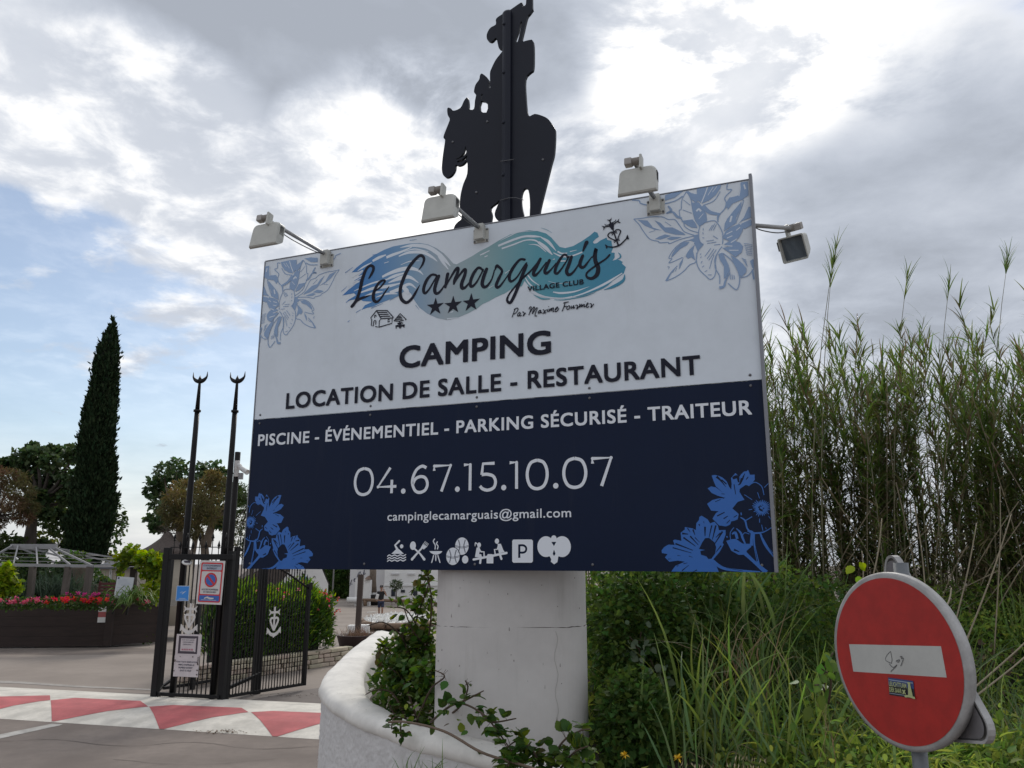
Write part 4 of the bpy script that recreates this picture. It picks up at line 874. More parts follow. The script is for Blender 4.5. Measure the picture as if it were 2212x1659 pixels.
# ================================================================== FLOODLIGHTS
glass = mat('lamp_glass', (.10, .12, .14), .12, spec=.6)
iron_c = mat('cable_grey', (.08, .08, .08), .6)
lampg = 'floodlights on the billboard'
def lamp_mesh_parts():
    """local frame: X along the board, Y away from the viewer side (into the board), Z up; origin at the joint"""
    # housing: loft of rounded rectangles; back plate (towards the viewer) small, front opening larger
    def rrect(w, h, r, y, dz=0, dx=0):
        o = []
        for cx, cz, a0 in ((w / 2 - r, h / 2 - r, 0), (-w / 2 + r, h / 2 - r, 90), (-w / 2 + r, -h / 2 + r, 180), (w / 2 - r, -h / 2 + r, 270)):
            for k in range(5):
                a = R(a0 + 22.5 * k); o.append(Vector((cx + r * math.cos(a) + dx, y, cz + r * math.sin(a) + dz)))
        return o
    return rrect
rrect = lamp_mesh_parts()
def loft(mb, rings, mi=0, caps=(True, True)):
    n = len(rings[0]); vs = [p for r in rings for p in r]
    fs = [(i * n + k, (i + 1) * n + k, (i + 1) * n + (k + 1) % n, i * n + (k + 1) % n) for i in range(len(rings) - 1) for k in range(n)]
    if caps[0]: fs.append(tuple(range(n)))
    if caps[1]: fs.append(tuple((len(rings) - 1) * n + k for k in range(n))[::-1])
    mb.add(vs, fs, mi, False)
def floodlight(name, root_pt, arm_dir, arm_len, label, bracket=True, head_M=None, rise=0.0, sc_=1):
    t = thing(name, root_pt, label, 'floodlight', lampg)
    xd = SD; yd = -SN
    if bracket:
        mb = MB()
        mb.bbox(root_pt + SN * .004 - SZ * .045, (.108, .006, .095), MF, 0, .003); mb.bbox(root_pt + SN * .024 - SZ * .028, (.062, .042, .105), MF, 0, .004)
        for a in (-1, 1):
            for b in (-.082, -.008): mb.lathe(root_pt + SD * a * .044 + SZ * b + SN * .008, [(.007, 0), (.007, .003), (.003, .005)], 8, orient(SN), 1)
        mb.build('bracket', [metal_w, screwm], t)
    a0 = root_pt + (SN * .05 if bracket else Vector((0, 0, 0))); a1 = a0 + arm_dir * arm_len + SZ * rise
    mb = MB(); mb.tube([a0, a1], .0125, 12); mb.build('arm', mat('arm_grey', (.40, .40, .40), .5, var=.15, vscale=20), t)
    mb = MB(); mb.tube(catmull([a1 - SZ * .012, a0.lerp(a1, .6) - SZ * .035, a0.lerp(a1, .2) - SZ * .028, a0 - SZ * .012], 5), .0035, 5); mb.build('cable', iron_c, t)
    M = head_M
    mb = MB(); jc = a1 + SZ * .004
    mb.bbox(jc - M @ Vector((.034, 0, 0)), (.042, .042, .042), M, 0, .007); mb.lathe(jc + M @ Vector((-.014, 0, 0)), [(.022, 0), (.022, .045), (.017, .052)], 14, M @ Matrix.Rotation(R(90), 3, 'Y'), 1)
    mb.build('joint', [mat('joint_grey', (.33, .31, .29), .6), mat('joint_dark', (.22, .20, .18), .7)], t)
    mb = MB()
    mb.bbox(jc + M @ Vector((.036, .0, -.015)), (.014, .05, .085), M, 0, .004)
    c = jc + M @ Vector((.012, .035, -.115)) if sc_ == 1 else jc + M @ Vector((0, .02, -.09))
    def hood(wt, wb, zt0, zb0, r, y):
        o = []
        for cx, cz, a0 in ((wt / 2 - r, zt0 - r, 0), (-wt / 2 + r, zt0 - r, 90)):
            for k in range(5): a = R(a0 + 22.5 * k); o.append(Vector((cx + r * math.cos(a), y, cz + r * math.sin(a))) * sc_)
        o += [Vector((-wb / 2, y, zb0)) * sc_, Vector((wb / 2, y, zb0)) * sc_]; return o
    if sc_ != 1:
        c = jc + M @ Vector((0, .03, -.11)) * .8 - SZ * .022; rings = [[v * .74 for v in r] for r in (rrect(.165, .13, .028, -.055, .012), rrect(.19, .155, .026, -.045, .008), rrect(.20, .18, .024, .0, .0), rrect(.205, .20, .018, .06, -.006), rrect(.207, .205, .016, .068, -.006))]
        loft(mb, [[c + M @ v for v in r] for r in rings], 0, (True, False)); ri = [rings[4]] + [[v * .74 for v in r] for r in (rrect(.188, .185, .012, .068, -.006), rrect(.18, .175, .012, .03, -.006))]
        loft(mb, [[c + M @ v for v in r] for r in ri], 0, (False, False))
    rings = [] if sc_ != 1 else [hood(.186, .204, .070, -.070, .03, -.034), hood(.196, .212, .078, -.078, .03, -.028), hood(.202, .216, .082, -.080, .026, -.012), hood(.204, .204, .080, -.048, .02, .028), hood(.204, .202, .078, -.036, .02, .034)]
    if sc_ == 1: loft(mb, [[c + M @ v for v in r] for r in rings], 0, (True, False))
    ri = [] if sc_ != 1 else [hood(.204, .202, .078, -.036, .02, .034), hood(.184, .182, .066, -.026, .014, .034), hood(.178, .176, .062, -.024, .014, .02)]
    if ri: loft(mb, [[c + M @ v for v in r] for r in ri], 0, (False, False))
    for k in range(4): mb.box(c + M @ (Vector((.1035, -.010 + k * .009, .025)) * sc_), (.004 * sc_, .003 * sc_, .06 * sc_), M, 1)
    h = mb.build('housing', [metal_w, mat('slot', (.06, .06, .06), .8)], t)
    mb = MB(); g_ = hood(.179, .177, .063, -.025, .014, .022) if sc_ == 1 else [v * .74 for v in rrect(.182, .177, .012, .032, -.006)]; mb.add([c + M @ v for v in g_], [tuple(range(len(g_)))[::-1]]); mb.build('glass', glass, h)
    return t
def head_tilt(yaw_deg, pitch_deg):
    """glass faces the board and down"""
    return MF @ Matrix.Rotation(R(yaw_deg), 3, 'Z') @ Matrix.Rotation(R(-pitch_deg), 3, 'X')
def top_pt(px):
    lo, hi = 0, SWID
    for _ in range(40):
        m_ = (lo + hi) / 2; q_ = SO + SD * m_ + SZ * SH; d = q_ - Vector((0, 0, CZ)); x = 1106 + F * d.dot(_r2) / d.dot(_fwd)
        lo, hi = (m_, hi) if x < px else (lo, m_)
    return SO + SD * lo + SZ * (SH - .03)
for px, lb_, ln in ((708, 'left floodlight on its arm above the light blue leaf print, nearest the flagpoles', .62), (1040, 'middle floodlight on its arm in front of the horse legs', .56), (1416, 'right floodlight on its arm, over the right leaf print', .46)):
    floodlight('floodlight', top_pt(px), SN, ln, lb_, True, head_tilt(0, 8))
e0 = P(1630, 487, (SO + SD * SWID).y + .12)
fa = Vector((.985, .17, .0)).normalized()
hm = Matrix((Vector((.86, .50, 0)), Vector((-.40, -.69, -.60)), Vector((0, 0, 1)))); 
yv = Vector((-.60, -.66, -.46)).normalized(); xv = yv.cross(Vector((0, 0, 1))).normalized(); zv = xv.cross(yv)
floodlight('floodlight', e0, fa, .24, 'floodlight hanging from the right edge of the billboard, glass facing down', False, Matrix((xv, yv, zv)).transposed(), 0, .92)
# ================================================================== CURVED PLANTER WALL
rough_r = mat('roughcast', (.63, .615, .605), .95, streak=.3, var=.45, vscale=9, col2=(.55, .535, .525))  # fine dark flecks in the colour imitate shaded pits; streaks are rain stains
_q = NT(rough_r.node_tree); _tc = _q.n('ShaderNodeTexCoord'); _b1 = _q.n('ShaderNodeBump'); _b1.inputs[0].default_value = 1; _b1.inputs[1].default_value = .06
_mp = _q.n('ShaderNodeMapping'); _q.l(_tc.outputs['Object'], _mp.inputs[0]); _mp.inputs[3].default_value = (1, 1, 1.5)
_q.l(_q.math('ADD', _q.ss(_q.noise(_mp.outputs[0], 26, 6, .7, .6), .38, .68), _q.math('MULTIPLY', _q.noise(_mp.outputs[0], 90, 3, .6), .5)), _b1.inputs[2]); _q.l(_b1.outputs[0], rough_r.node_tree.nodes['Principled BSDF'].inputs['Normal'])
smooth_c = mat('smooth_render', (.77, .74, .69), .9, streak=.22, var=.2, vscale=4.0, bump=.9, bscale=32)
oS = [(811.6, 1366), (768.4, 1397.4), (729.7, 1433), (706, 1457), (697, 1474.8), (698, 1490), (718, 1513.5), (744.6, 1528.4), (783.3, 1549.2), (837, 1568.5), (896.4, 1592.3), (956, 1605.7), (1015.4, 1620.6), (1104.7, 1644.4), (1160, 1661), (1240, 1690), (1330, 1728)]
iS = [(850, 1368), (822, 1395), (800, 1420), (790, 1440), (785, 1460), (789, 1488), (800, 1506), (815, 1518), (836, 1529), (865, 1547), (910, 1562), (954.5, 1574.5), (1043.8, 1595.3), (1103.3, 1614.7), (1177.7, 1632.5), (1240.2, 1653.4), (1300, 1680)]
def wz(t): return float(np.interp(t, [0, .3, .5, .68, .8, .9, 1], [1.60, 1.50, 1.46, 1.42, 1.38, 1.31, 1.25]))
def station(lst, drop):
    n = len(lst); return [PG(p[0], p[1], wz(i / (n - 1)) - drop) for i, p in enumerate(lst)]
oW = catmull(station(oS, .02), 5); iW = catmull(station(iS, 0), 5)
def resamp(p, n):
    d = [0]
    for a, b in zip(p, p[1:]): d.append(d[-1] + (b - a).length)
    o = []; j = 0
    for i in range(n):
        s = d[-1] * i / (n - 1)
        while j < len(d) - 2 and d[j + 1] < s: j += 1
        o.append(p[j].lerp(p[j + 1], (s - d[j]) / max(1e-9, d[j + 1] - d[j])))
    return o
NW = 90
# pair by the original index parameter so both edges stay matched
oW = [oW[int(i)].lerp(oW[min(int(i) + 1, len(oW) - 1)], i - int(i)) for i in np.linspace(0, len(oW) - 1.001, NW)]
iW = [iW[int(i)].lerp(iW[min(int(i) + 1, len(iW) - 1)], i - int(i)) for i in np.linspace(0, len(iW) - 1.001, NW)]
wall = thing('curved_wall', (oW[40].x, oW[40].y, 0), 'low white curved wall with rough render and a smooth rounded top, below the billboard', 'wall')
mb = MB(); mc = MB(); q = random.Random(4); vs = []; vc = []; NZ = 6; npf = 0
for i in range(NW):
    o, n_ = oW[i], iW[i]; t = i / (NW - 1); zt = n_.z
    w_ = Vector((n_.x - o.x, n_.y - o.y, 0)); L_ = w_.length; w_ /= max(L_, 1e-6)
    ox, oy = o.x, o.y
    wb = lambda a: a * q.uniform(-1, 1)
    pr_ = [(.004, -.10), (-.020, -.085), (-.024, -.05), (-.006, -.016), (.035, .0), (L_ * .35, .010), (L_ * .7, .010), (L_ - .03, .0), (L_ + .004, -.025), (L_ + .006, -.09), (L_ + .004, -.45)]
    npf = len(pr_)
    for a, b in pr_: vc.append((ox + w_.x * a + wb(.003), oy + w_.y * a + wb(.003), zt + b + wb(.003)))
from mathutils import noise as mn
NU, NZ = 620, 92; top_ = [n_.z - .07 for n_ in iW]; oR = resamp([Vector((o.x, o.y, t_)) for o, t_ in zip(oW, top_)], NU)
for i in range(NU):
    o = oR[i]; d = oR[min(i + 1, NU - 1)] - oR[max(i - 1, 0)]; nn_ = Vector((d.y, -d.x, 0)).normalized()
    nn_ = nn_ if nn_.y < 0 or nn_.x < 0 else -nn_
    for k in range(NZ + 1):
        z = .55 + (o.z - .55) * k / NZ; p = Vector((o.x, o.y, z)); f1 = mn.noise(p * 34); f2 = mn.noise(p * 80 + Vector((7, 3, 1))); f3 = mn.noise(p * 2.5)
        e_ = .0075 * max(0, f1) ** .8 + .0035 * f2 + .006 * f3; q_ = o + nn_ * (e_ * min(1, (NZ - k) / 4)); vs.append((q_.x, q_.y, z))
mb.add(vs, [(i * (NZ + 1) + k, (i + 1) * (NZ + 1) + k, (i + 1) * (NZ + 1) + k + 1, i * (NZ + 1) + k + 1) for i in range(NU - 1) for k in range(NZ)], 0, True)
mb.add([(o.x, o.y, z) for o in oR[::8] for z in (0, .55)], [(2 * i, 2 * i + 2, 2 * i + 3, 2 * i + 1) for i in range(len(oR[::8]) - 1)])
mc.add(vc, [(i * npf + k, (i + 1) * npf + k, (i + 1) * npf + k + 1, i * npf + k + 1) for i in range(NW - 1) for k in range(npf - 1)], 0, True)
mb.build('wall_face', rough_r, wall); mc.build('coping', smooth_c, wall)
# specks of dirt on the coping
mb = MB()
for i in range(46):
    k = q.randrange(6, NW - 12); s_ = q.uniform(.15, .85); p = oW[k].lerp(iW[k], s_); d = Vector((q.uniform(-1, 1), q.uniform(-1, 1), 0)).normalized(); e = Vector((-d.y, d.x, 0)); z = iW[k].z + .0135
    ln, wd = q.uniform(.004, .012), q.uniform(.0015, .003); c = Vector((p.x, p.y, z))
    mb.add([c - d * ln - e * wd, c + d * ln - e * wd * .3, c + d * ln + e * wd * .3, c - d * ln + e * wd], [(0, 1, 2, 3)])
mb.build('dirt_specks', mat('fleck', (.16, .14, .13), .9), wall)
# earth inside the planter
lp = [(p.x, p.y) for p in iW[2:-2]] + [(PC + SD * 1.2).xy[:], (PC + SD * .6 - SN * 2.2).xy[:], (PC - SD * .6 - SN * 3.0).xy[:], (iW[2].x + .6, iW[2].y + .3)]
vs, fs = curve_mesh([lp]); mb = MB(); V = [Vector((v.x, v.y, 1.2)) for v in vs]
mb.add(V, [f if (V[f[1]] - V[f[0]]).cross(V[f[2]] - V[f[0]]).z > 0 else f[::-1] for f in fs]); tag(mb.build('planter_earth', soil), kind='structure')

# ================================================================== BRAMBLES in the planter
stemm = mat('bramble_stem', (.085, .055, .035), .8, var=.3, vscale=12)
brl = leafm('bramble_leaf', (.058, .112, .024), .5, .8, .35, .2); brl2 = leafm('bramble_leaf_fresh', (.115, .185, .03), .5, .6, .45, .2); brl3 = leafm('bramble_leaf_brown', (.10, .085, .03), .6, .7, .35)
IN_POLY = [(p.x, p.y) for p in iW] + [(3.5, iW[-1].y), (3.5, 12), (iW[0].x + .2, 12)]
def inside(x, y):
    c = False; n = len(IN_POLY); j = n - 1
    for i in range(n):
        a, b = IN_POLY[i], IN_POLY[j]
        if (a[1] > y) != (b[1] > y) and x < (b[0] - a[0]) * (y - a[1]) / (b[1] - a[1]) + a[0]: c = not c
        j = i
    return c
def bramble(name, label, canes, nleaf, lsize, group=None, fresh=.25, brown=.05, spread=.05, extra=None, cat='bramble', keep_in=True):
    """canes: list of point lists"""
    base = canes[0][0]
    t = thing(name, base, label, cat, group)
    mb = MB(); pos = []; ax = []
    for cp in canes:
        pts = catmull(cp, 8); n = len(pts)
        mb.tube(pts, [.0065 * (1 - .75 * i / n) + .0012 for i in range(n)], 6)
        tot = sum((b - a).length for a, b in zip(pts, pts[1:])); m = max(3, int(nleaf * tot))
        for i in range(m):
            u = rnd.uniform(.12, 1) * (n - 1.01); k = int(u); p = pts[k].lerp(pts[k + 1], u - k); d = (pts[k + 1] - pts[k]).normalized()
            side = Vector((rnd.gauss(0, 1), rnd.gauss(0, 1), rnd.gauss(.3, .7))); side = (side - d * side.dot(d)).normalized()
            pet = rnd.uniform(.3, 1) * spread; c = p + side * pet; mb.tube([p, c], [.0016, .001], 4, 0, False)
            a0 = (side + d * .4).normalized()
            for j, an in enumerate((0, 62, -62)):
                a = Matrix.Rotation(R(an + rnd.uniform(-12, 12)), 3, 'Z') @ a0
                a.z -= .15 + rnd.uniform(0, .3); pos.append(c); ax.append(a.normalized())
    mb.build('canes', stemm, t)
    pos = np.array(pos); ax = np.array(ax)
    if extra:
        ps = []; dd = []
        for c, r, n in extra:
            p_, d_ = blob(c, r, n, .35); ps.append(p_); dd.append(d_ * .5 + rv(n, .0))
        pos = np.concatenate([pos] + ps); ax = np.concatenate([ax] + dd)
    if keep_in:
        ks = np.array([inside(p[0] + a[0] * .03, p[1] + a[1] * .03 - .02) or rnd.random() < .03 for p, a in zip(pos, ax)]); pos = pos[ks]; ax = ax[ks]
    n = len(pos); nm = rv(n, 1.4, .55); L_ = lsize * nr.uniform(.6, 1.25, n); k = nr.random(n)
    ch = []; mi = []
    for i, (lo, hi) in enumerate(((0, 1 - fresh - brown), (1 - fresh - brown, 1 - brown), (1 - brown, 1.01))):
        s_ = (k >= lo) & (k < hi)
        if s_.sum(): ch.append(leaves(pos[s_], ax[s_], nm[s_], L_[s_], L_[s_] * .78, 'toothed')); mi.append(i)
    link('leaves', np_mesh('leaves', ch, [brl, brl2, brl3], mi), t)
    return t
def V3(*p): return P(*p)
# tall loose bramble at the left of the pillar
bramble('bramble_bush', 'tall loose bramble with yellowish leaves rising at the left side of the white pillar', [
    [P(880, 1470, 5.9), P(885, 1400, 5.9), P(905, 1320, 5.85), P(925, 1262, 5.8), P(905, 1240, 5.75)], [P(890, 1450, 5.8), P(870, 1380, 5.8), P(830, 1345, 5.7), P(795, 1352, 5.6)],
    [P(880, 1470, 5.9), P(905, 1380, 5.9), P(880, 1320, 5.9), P(842, 1312, 5.9)], [P(900, 1460, 5.9), P(925, 1380, 5.8), P(932, 1300, 5.75), P(925, 1240, 5.7), P(930, 1200, 5.7)], [P(880, 1460, 5.9), P(850, 1420, 5.9), P(826, 1395, 5.9), P(815, 1420, 5.8)],
    [P(905, 1440, 5.8), P(920, 1400, 5.8), P(890, 1360, 5.8), P(865, 1290, 5.8)]], 30, .052, None, .42, .14, .05, [(P(890, 1400, 5.9), (.14, .14, .14), 150), (P(918, 1340, 5.9), (.07, .08, .22), 130), (P(842, 1410, 6.1), (.10, .1, .10), 140), (P(905, 1290, 5.9), (.07, .07, .12), 60)])
bramble('bramble_bush', 'dense dark green bramble filling the planter between the curved wall and the pillar', [
    [P(880, 1560, 5.6), P(850, 1500, 5.6), P(815, 1490, 5.5), P(790, 1500, 5.4)], [P(900, 1560, 5.4), P(930, 1490, 5.2), P(960, 1462, 5.0), P(940, 1448, 5.0)], [P(900, 1550, 5.6), P(870, 1470, 5.7), P(840, 1440, 5.7)], [P(930, 1570, 5.3), P(990, 1530, 5.0), P(1010, 1490, 4.9), P(1005, 1470, 4.85)],
    [P(860, 1550, 5.5), P(850, 1540, 5.6), P(840, 1520, 5.6)]], 30, .055, None, .22, .02, .05,
    [(P(880, 1510, 5.6), (.30, .40, .26), 1100), (P(838, 1485, 6.0), (.16, .4, .18), 520), (P(945, 1530, 5.1), (.22, .3, .18), 900), (P(900, 1440, 5.9), (.18, .25, .2), 520), (P(990, 1560, 4.85), (.2, .2, .10), 420), (P(920, 1470, 5.3), (.12, .2, .12), 320), (P(1050, 1605, 4.95), (.1, .15, .07), 50)])
bramble('bramble_cane', 'long arching bramble cane trailing to the right across the foot of the pillar', [
    [P(930, 1560, 5.1), P(985, 1520, 4.85), P(1040, 1540, 4.7), P(1075, 1580, 4.6), P(1110, 1630, 4.5)], [P(985, 1522, 4.85), P(1020, 1505, 4.8), P(1045, 1492, 4.8)], [P(1040, 1540, 4.7), P(1060, 1560, 4.65), P(1115, 1552, 4.6)]], 26, .058, None, .15, .0, .04, None, 'bramble', False)
bramble('bramble_cane', 'bramble sprays with lobed leaves at the right end of the curved wall', [
    [P(1180, 1690, 4.5), P(1150, 1620, 4.45), P(1120, 1600, 4.45), P(1095, 1615, 4.4)], [P(1180, 1690, 4.5), P(1210, 1610, 4.4), P(1250, 1580, 4.35), P(1275, 1575, 4.35)], [P(1190, 1690, 4.5), P(1235, 1630, 4.35), P(1270, 1612, 4.3)], [P(1160, 1680, 4.5), P(1110, 1640, 4.4), P(1098, 1655, 4.3)]], 34, .058, None, .3, .02, .045, [(P(1130, 1645, 4.5), (.12, .1, .06), 110), (P(1240, 1640, 4.4), (.12, .08, .07), 90)], 'bramble', False)
mb = MB(); mb.tube(catmull([P(840, 1560, 4.95), P(880, 1560, 4.8), P(960, 1580, 4.62), P(1040, 1625, 4.45), P(1120, 1650, 4.35), P(1200, 1675, 4.3)], 6), [.007] * 31, 6)
tag(mb.build('dry_cane', mat('dry_bramble', (.17, .12, .085), .85, var=.3, vscale=10)), 'bare grey brown cane lying along the curved wall top below the pillar', 'dry cane')
# hanging sprig over the coping
bramble('ivy_sprig', 'small ivy sprig hanging over the middle of the curved wall', [[P(868, 1545, 5.15), P(850, 1552, 5.05), P(846, 1575, 4.95)], [P(868, 1545, 5.15), P(865, 1570, 5.0), P(868, 1592, 4.92)]], 46, .042, None, .1, .1, .03, None, 'ivy', False)

# ================================================================== NO ENTRY SIGN
def euler_m(a, b, c):
    return Matrix.Rotation(R(a), 3, 'Z') @ Matrix.Rotation(R(b), 3, 'X') @ Matrix.Rotation(R(c), 3, 'Y')
NM = euler_m(-69.394, 1.629, -4.219); NC = Vector((1.4673, 3.2492, CZ - .3604))
NX, NN, NV = NM.col[0].copy(), -NM.col[1], NM.col[2].copy()
post_top = NC - NN * .07 + Vector((.0, 0, .22))
sgn_post = Vector((*(NC - NN * .075).xy, 0))
alu = mat('sign_alu', (.43, .42, .41), .55, var=.34, vscale=12, metal=.15); alu2 = mat('sign_back', (.33, .325, .33), .55, var=.3, vscale=7, metal=.2)
redm = mat('sign_red', (.43, .018, .013), .45, var=.22, vscale=16, bump=.05, bscale=60); whm = mat('sign_white', (.50, .50, .47), .45, var=.1, vscale=8)
ne = thing('no_entry_sign', sgn_post, 'round red no entry sign with a white bar, on a grey post in the undergrowth', 'road sign')
r_ = .325; MS = orient(NN, NV)
mb = MB(); mb.lathe(NC, [(r_ - .030, .0012), (r_ - .012, .0012), (r_, -.004), (r_ + .001, -.012), (r_, -.032), (r_ - .012, -.036)], 72, MS); mb.build('rim', alu, ne)
fb = MB(); d = Decals(NC, NX, NV, NN, fb, .0024, .0004)
d.disc(0, 0, r_ - .021, r_ - .021, 0, 72); d.put([(-.228, -.053), (.228, -.053), (.228, .053), (-.228, .053)], [(0, 1, 2, 3)], 1)
zs_ = lambda x, y: (lambda h: ((h - NC).dot(NX), (h - NC).dot(NV)))(plane_hit((3250 + .5087 * x) / 1.8228, (2180 + .5087 * y) / 1.8228, NC, NN))
scr = lambda pts, w=.003: d.stroke([zs_(*p) for p in pts], w, 2, 4, False)
scr([(510, 755), (480, 790), (472, 825), (520, 850)]); scr([(510, 755), (522, 820), (515, 850)]); scr([(500, 850), (530, 880), (560, 860), (540, 885), (512, 912)]); scr([(555, 830), (580, 820), (570, 840), (555, 830)]); scr([(585, 798), (600, 795), (595, 812), (612, 808), (598, 850), (590, 870)])
fb.build('face', [redm, whm, mat('scribble', (.12, .12, .12), .6)], ne)
bb = MB(); bb.lathe(NC, [(r_ - .01, -.034), (r_ - .012, -.030)], 48, MS)
for o in (-.12, .12): bb.box(NC - NN * .044 + NV * o, (.34, .016, .03), Matrix((NX, NN, NV)).transposed())
bb.build('back_plate', alu2, ne)
mb = MB(); mb.tube([sgn_post, sgn_post + (NC - NN * .075 - sgn_post) * 1.0 + Vector((0, 0, .36))], .028, 16)
mb.build('post', mat('galvanised', (.18, .19, .20), .5, var=.2, vscale=9, metal=.4), ne)
# lighthouse sticker, stuck on the red disc
sk = MB(); ds = Decals(NC, NX, NV, NN, sk, .0044, .0004)
qd = [zs_(*p) for p in ((493, 957), (688, 985), (702, 1122), (503, 1092))]
def bil_(u, v): # u right, v down
    a = Vector(qd[0]).lerp(Vector(qd[1]), u); b = Vector(qd[3]).lerp(Vector(qd[2]), u); c = a.lerp(b, v); return (c.x, c.y)
def sq(a, b, c, e, mi): ds.put([bil_(a, b), bil_(c, b), bil_(c, e), bil_(a, e)], [(0, 1, 2, 3)], mi)
sq(0, 0, 1, 1, 0); sq(0, 0, 1, .45, 1); sq(.02, .10, .98, .15, 2); sq(.02, .88, .7, .91, 2)
def stext(body, a, b, v0, v1, mi):
    vs, fs = text_mesh(body, .02); x0 = min(v.x for v in vs); x1 = max(v.x for v in vs)
    ds.put([bil_(a + (b - a) * (v.x - x0) / (x1 - x0), v0 + (v1 - v0) * v.y / CAPH) for v in vs], fs, mi)
stext('LEUCHTTURM', .03, .72, .47, .22, 3); stext('DER SAAR', .03, .52, .80, .55, 3)
ds.poly([bil_(*p) for p in ((.80, .18), (.88, .18), (.95, .95), (.76, .95))], 3); ds.poly([bil_(*p) for p in ((.79, .10), (.89, .10), (.90, .2), (.78, .2))], 3); ds.stroke([bil_(.58, .62), bil_(.66, .78)], .006, 3, 0); ds.stroke([bil_(.66, .6), bil_(.58, .8)], .005, 3, 0)
ds.stroke([bil_(.66, .93), bil_(.82, .90), bil_(1, .95)], .008, 3)
tag(sk.build('sticker', [mat('st_black', (.012, .014, .02), .4), mat('st_blue', (.035, .06, .18), .4), mat('st_pale', (.30, .36, .45), .4), mat('st_yellow', (.42, .46, .22), .4)], None, NC), 'small blue and black lighthouse sticker under the white bar of the no entry sign', 'sticker')
# triangular sign seen from behind, clamped to the same post and facing the other way
TC = NC - NN * .145
def tri_pts(side, r):
    h = side * math.sqrt(3) / 2; corners = [(-side / 2, -h / 3), (side / 2, -h / 3), (0, 2 * h / 3)]; o = []
    for i in range(3):
        c = Vector(corners[i]); a = Vector(corners[i - 1]); b = Vector(corners[(i + 1) % 3]); da = (a - c).normalized(); db = (b - c).normalized()
        s_ = r / math.tan(R(30)); ctr = c + (da + db).normalized() * (r / math.sin(R(30)))
        a0 = math.atan2((c + da * s_ - ctr).y, (c + da * s_ - ctr).x); a1 = math.atan2((c + db * s_ - ctr).y, (c + db * s_ - ctr).x)
        while a1 < a0: a1 += 2 * math.pi
        for k in range(7): o.append((ctr.x + r * math.cos(a0 + (a1 - a0) * k / 6), ctr.y + r * math.sin(a0 + (a1 - a0) * k / 6)))
    return o
ts = thing('triangle_sign', (sgn_post.x, sgn_post.y, TC.z), 'bare grey back of a rounded triangular road sign behind the no entry sign', 'road sign')
Tq = euler_m(-69.394 - 16.155, 1.629, -9.268)
TX, TN, TV = Tq.col[0].copy(), -Tq.col[1], Tq.col[2].copy()
TC = NC - NN * .1446 - NX * .0456 - SZ * .0507
def t3(p, y): return TC + TX * p[0] + TV * p[1] - TN * y
mb = MB(); o0, o1, o2 = tri_pts(.871, .055), tri_pts(.871, .055), tri_pts(.835, .045); n = len(o0)
loft(mb, [[t3(p, .006) for p in o2], [t3(p, -.010) for p in o2], [t3(p, -.012) for p in o0], [t3(p, .014) for p in o0]], 0, (True, False))
mb.build('rim', alu, ts)
mb = MB(); mb.add([t3(p, .010) for p in tri_pts(.815, .045)] + [t3(p, -.0125) for p in tri_pts(.815, .045)], [tuple(range(n)), tuple(range(n, 2 * n))[::-1]]); mb.build('plate', mat('tri_back', (.17, .16, .165), .6, var=.3, vscale=8), ts)
for v_ in (-.10, .12): mb = MB(); mb.box(TC + TV * v_ + TN * .012, (.30 if v_ < 0 else .2, .012, .028), Matrix((TX, TN, TV)).transposed()); mb.build('clamp', alu2, ts)

# ================================================================== BANK with undergrowth on the right
def bank_h(x, y):
    """top of the bramble mass: low by the road, about 1.9 m at the reeds"""
    a = 1.02 + .17 * (y - 4.2) + .13 * math.sin(x * 1.7 + y * .8) + .10 * math.sin(y * 2.3 - x * 1.1) + .05 * math.sin(5.1 * x) * math.sin(4.3 * y)
    a -= .10 * max(0, x - 1.6) * max(0, 1 - abs(y - 5.2) / 2.0)
    return min(a, 2.0)
mb = MB()
mb.grid(lambda u, v: Vector((.25 + u * 9.5, 4.05 + v * 8.5, max(0, bank_h(.25 + u * 9.5, 4.05 + v * 8.5) - .22 - .9 * max(0, .12 - v) / .12))), 50, 46)
tag(mb.build('earth_bank', mat('bank_soil', (.022, .022, .013), .95, var=.4, vscale=5)), kind='structure')
ug1 = leafm('ug_dark', (.064, .115, .030), .55, .85, .45, .12); ug2 = leafm('ug_mid', (.15, .225, .055), .55, .75, .5, .12); ug3 = leafm('ug_fresh', (.25, .335, .085), .55, .65, .55, .12); ug4 = leafm('ug_dry', (.13, .10, .06), .8, .6, .2); ug5 = leafm('ug_pale', (.20, .26, .17), .6, .5, .3)
def bank_pts(n, x0, x1, y0, y1, dz0, dz1, fac=None):
    x = nr.uniform(x0, x1, n); y = y0 + (y1 - y0) * nr.random(n) ** 1.25
    z = np.array([bank_h(a, b) for a, b in zip(x, y)]) + nr.uniform(dz0, dz1, n)
    return np.stack([x, y, z], 1)
ch, mi = [], []
def scat(n, m, L_, sh, x0=.3, x1=6.6, y0=4.15, y1=8.6, dz0=-.16, dz1=.10, up=1.1, wr=.72, clump=0):
    p = bank_pts(n, x0, x1, y0, y1, dz0, dz1)
    if clump:   # gather into clumps so that paler and darker leaf patches alternate
        c = bank_pts(clump, x0, x1, y0, y1, dz0, dz1); k = nr.integers(0, clump, n); p = c[k] + nr.normal(0, .12, (n, 3)) * np.array([1, 1, .7]); p[:, 2] = np.maximum(p[:, 2], 0)
    l = L_ * nr.uniform(.6, 1.3, n); ch.append(leaves(p, rv(n, .1), rv(n, up, .6), l, l * wr, sh)); mi.append(m)
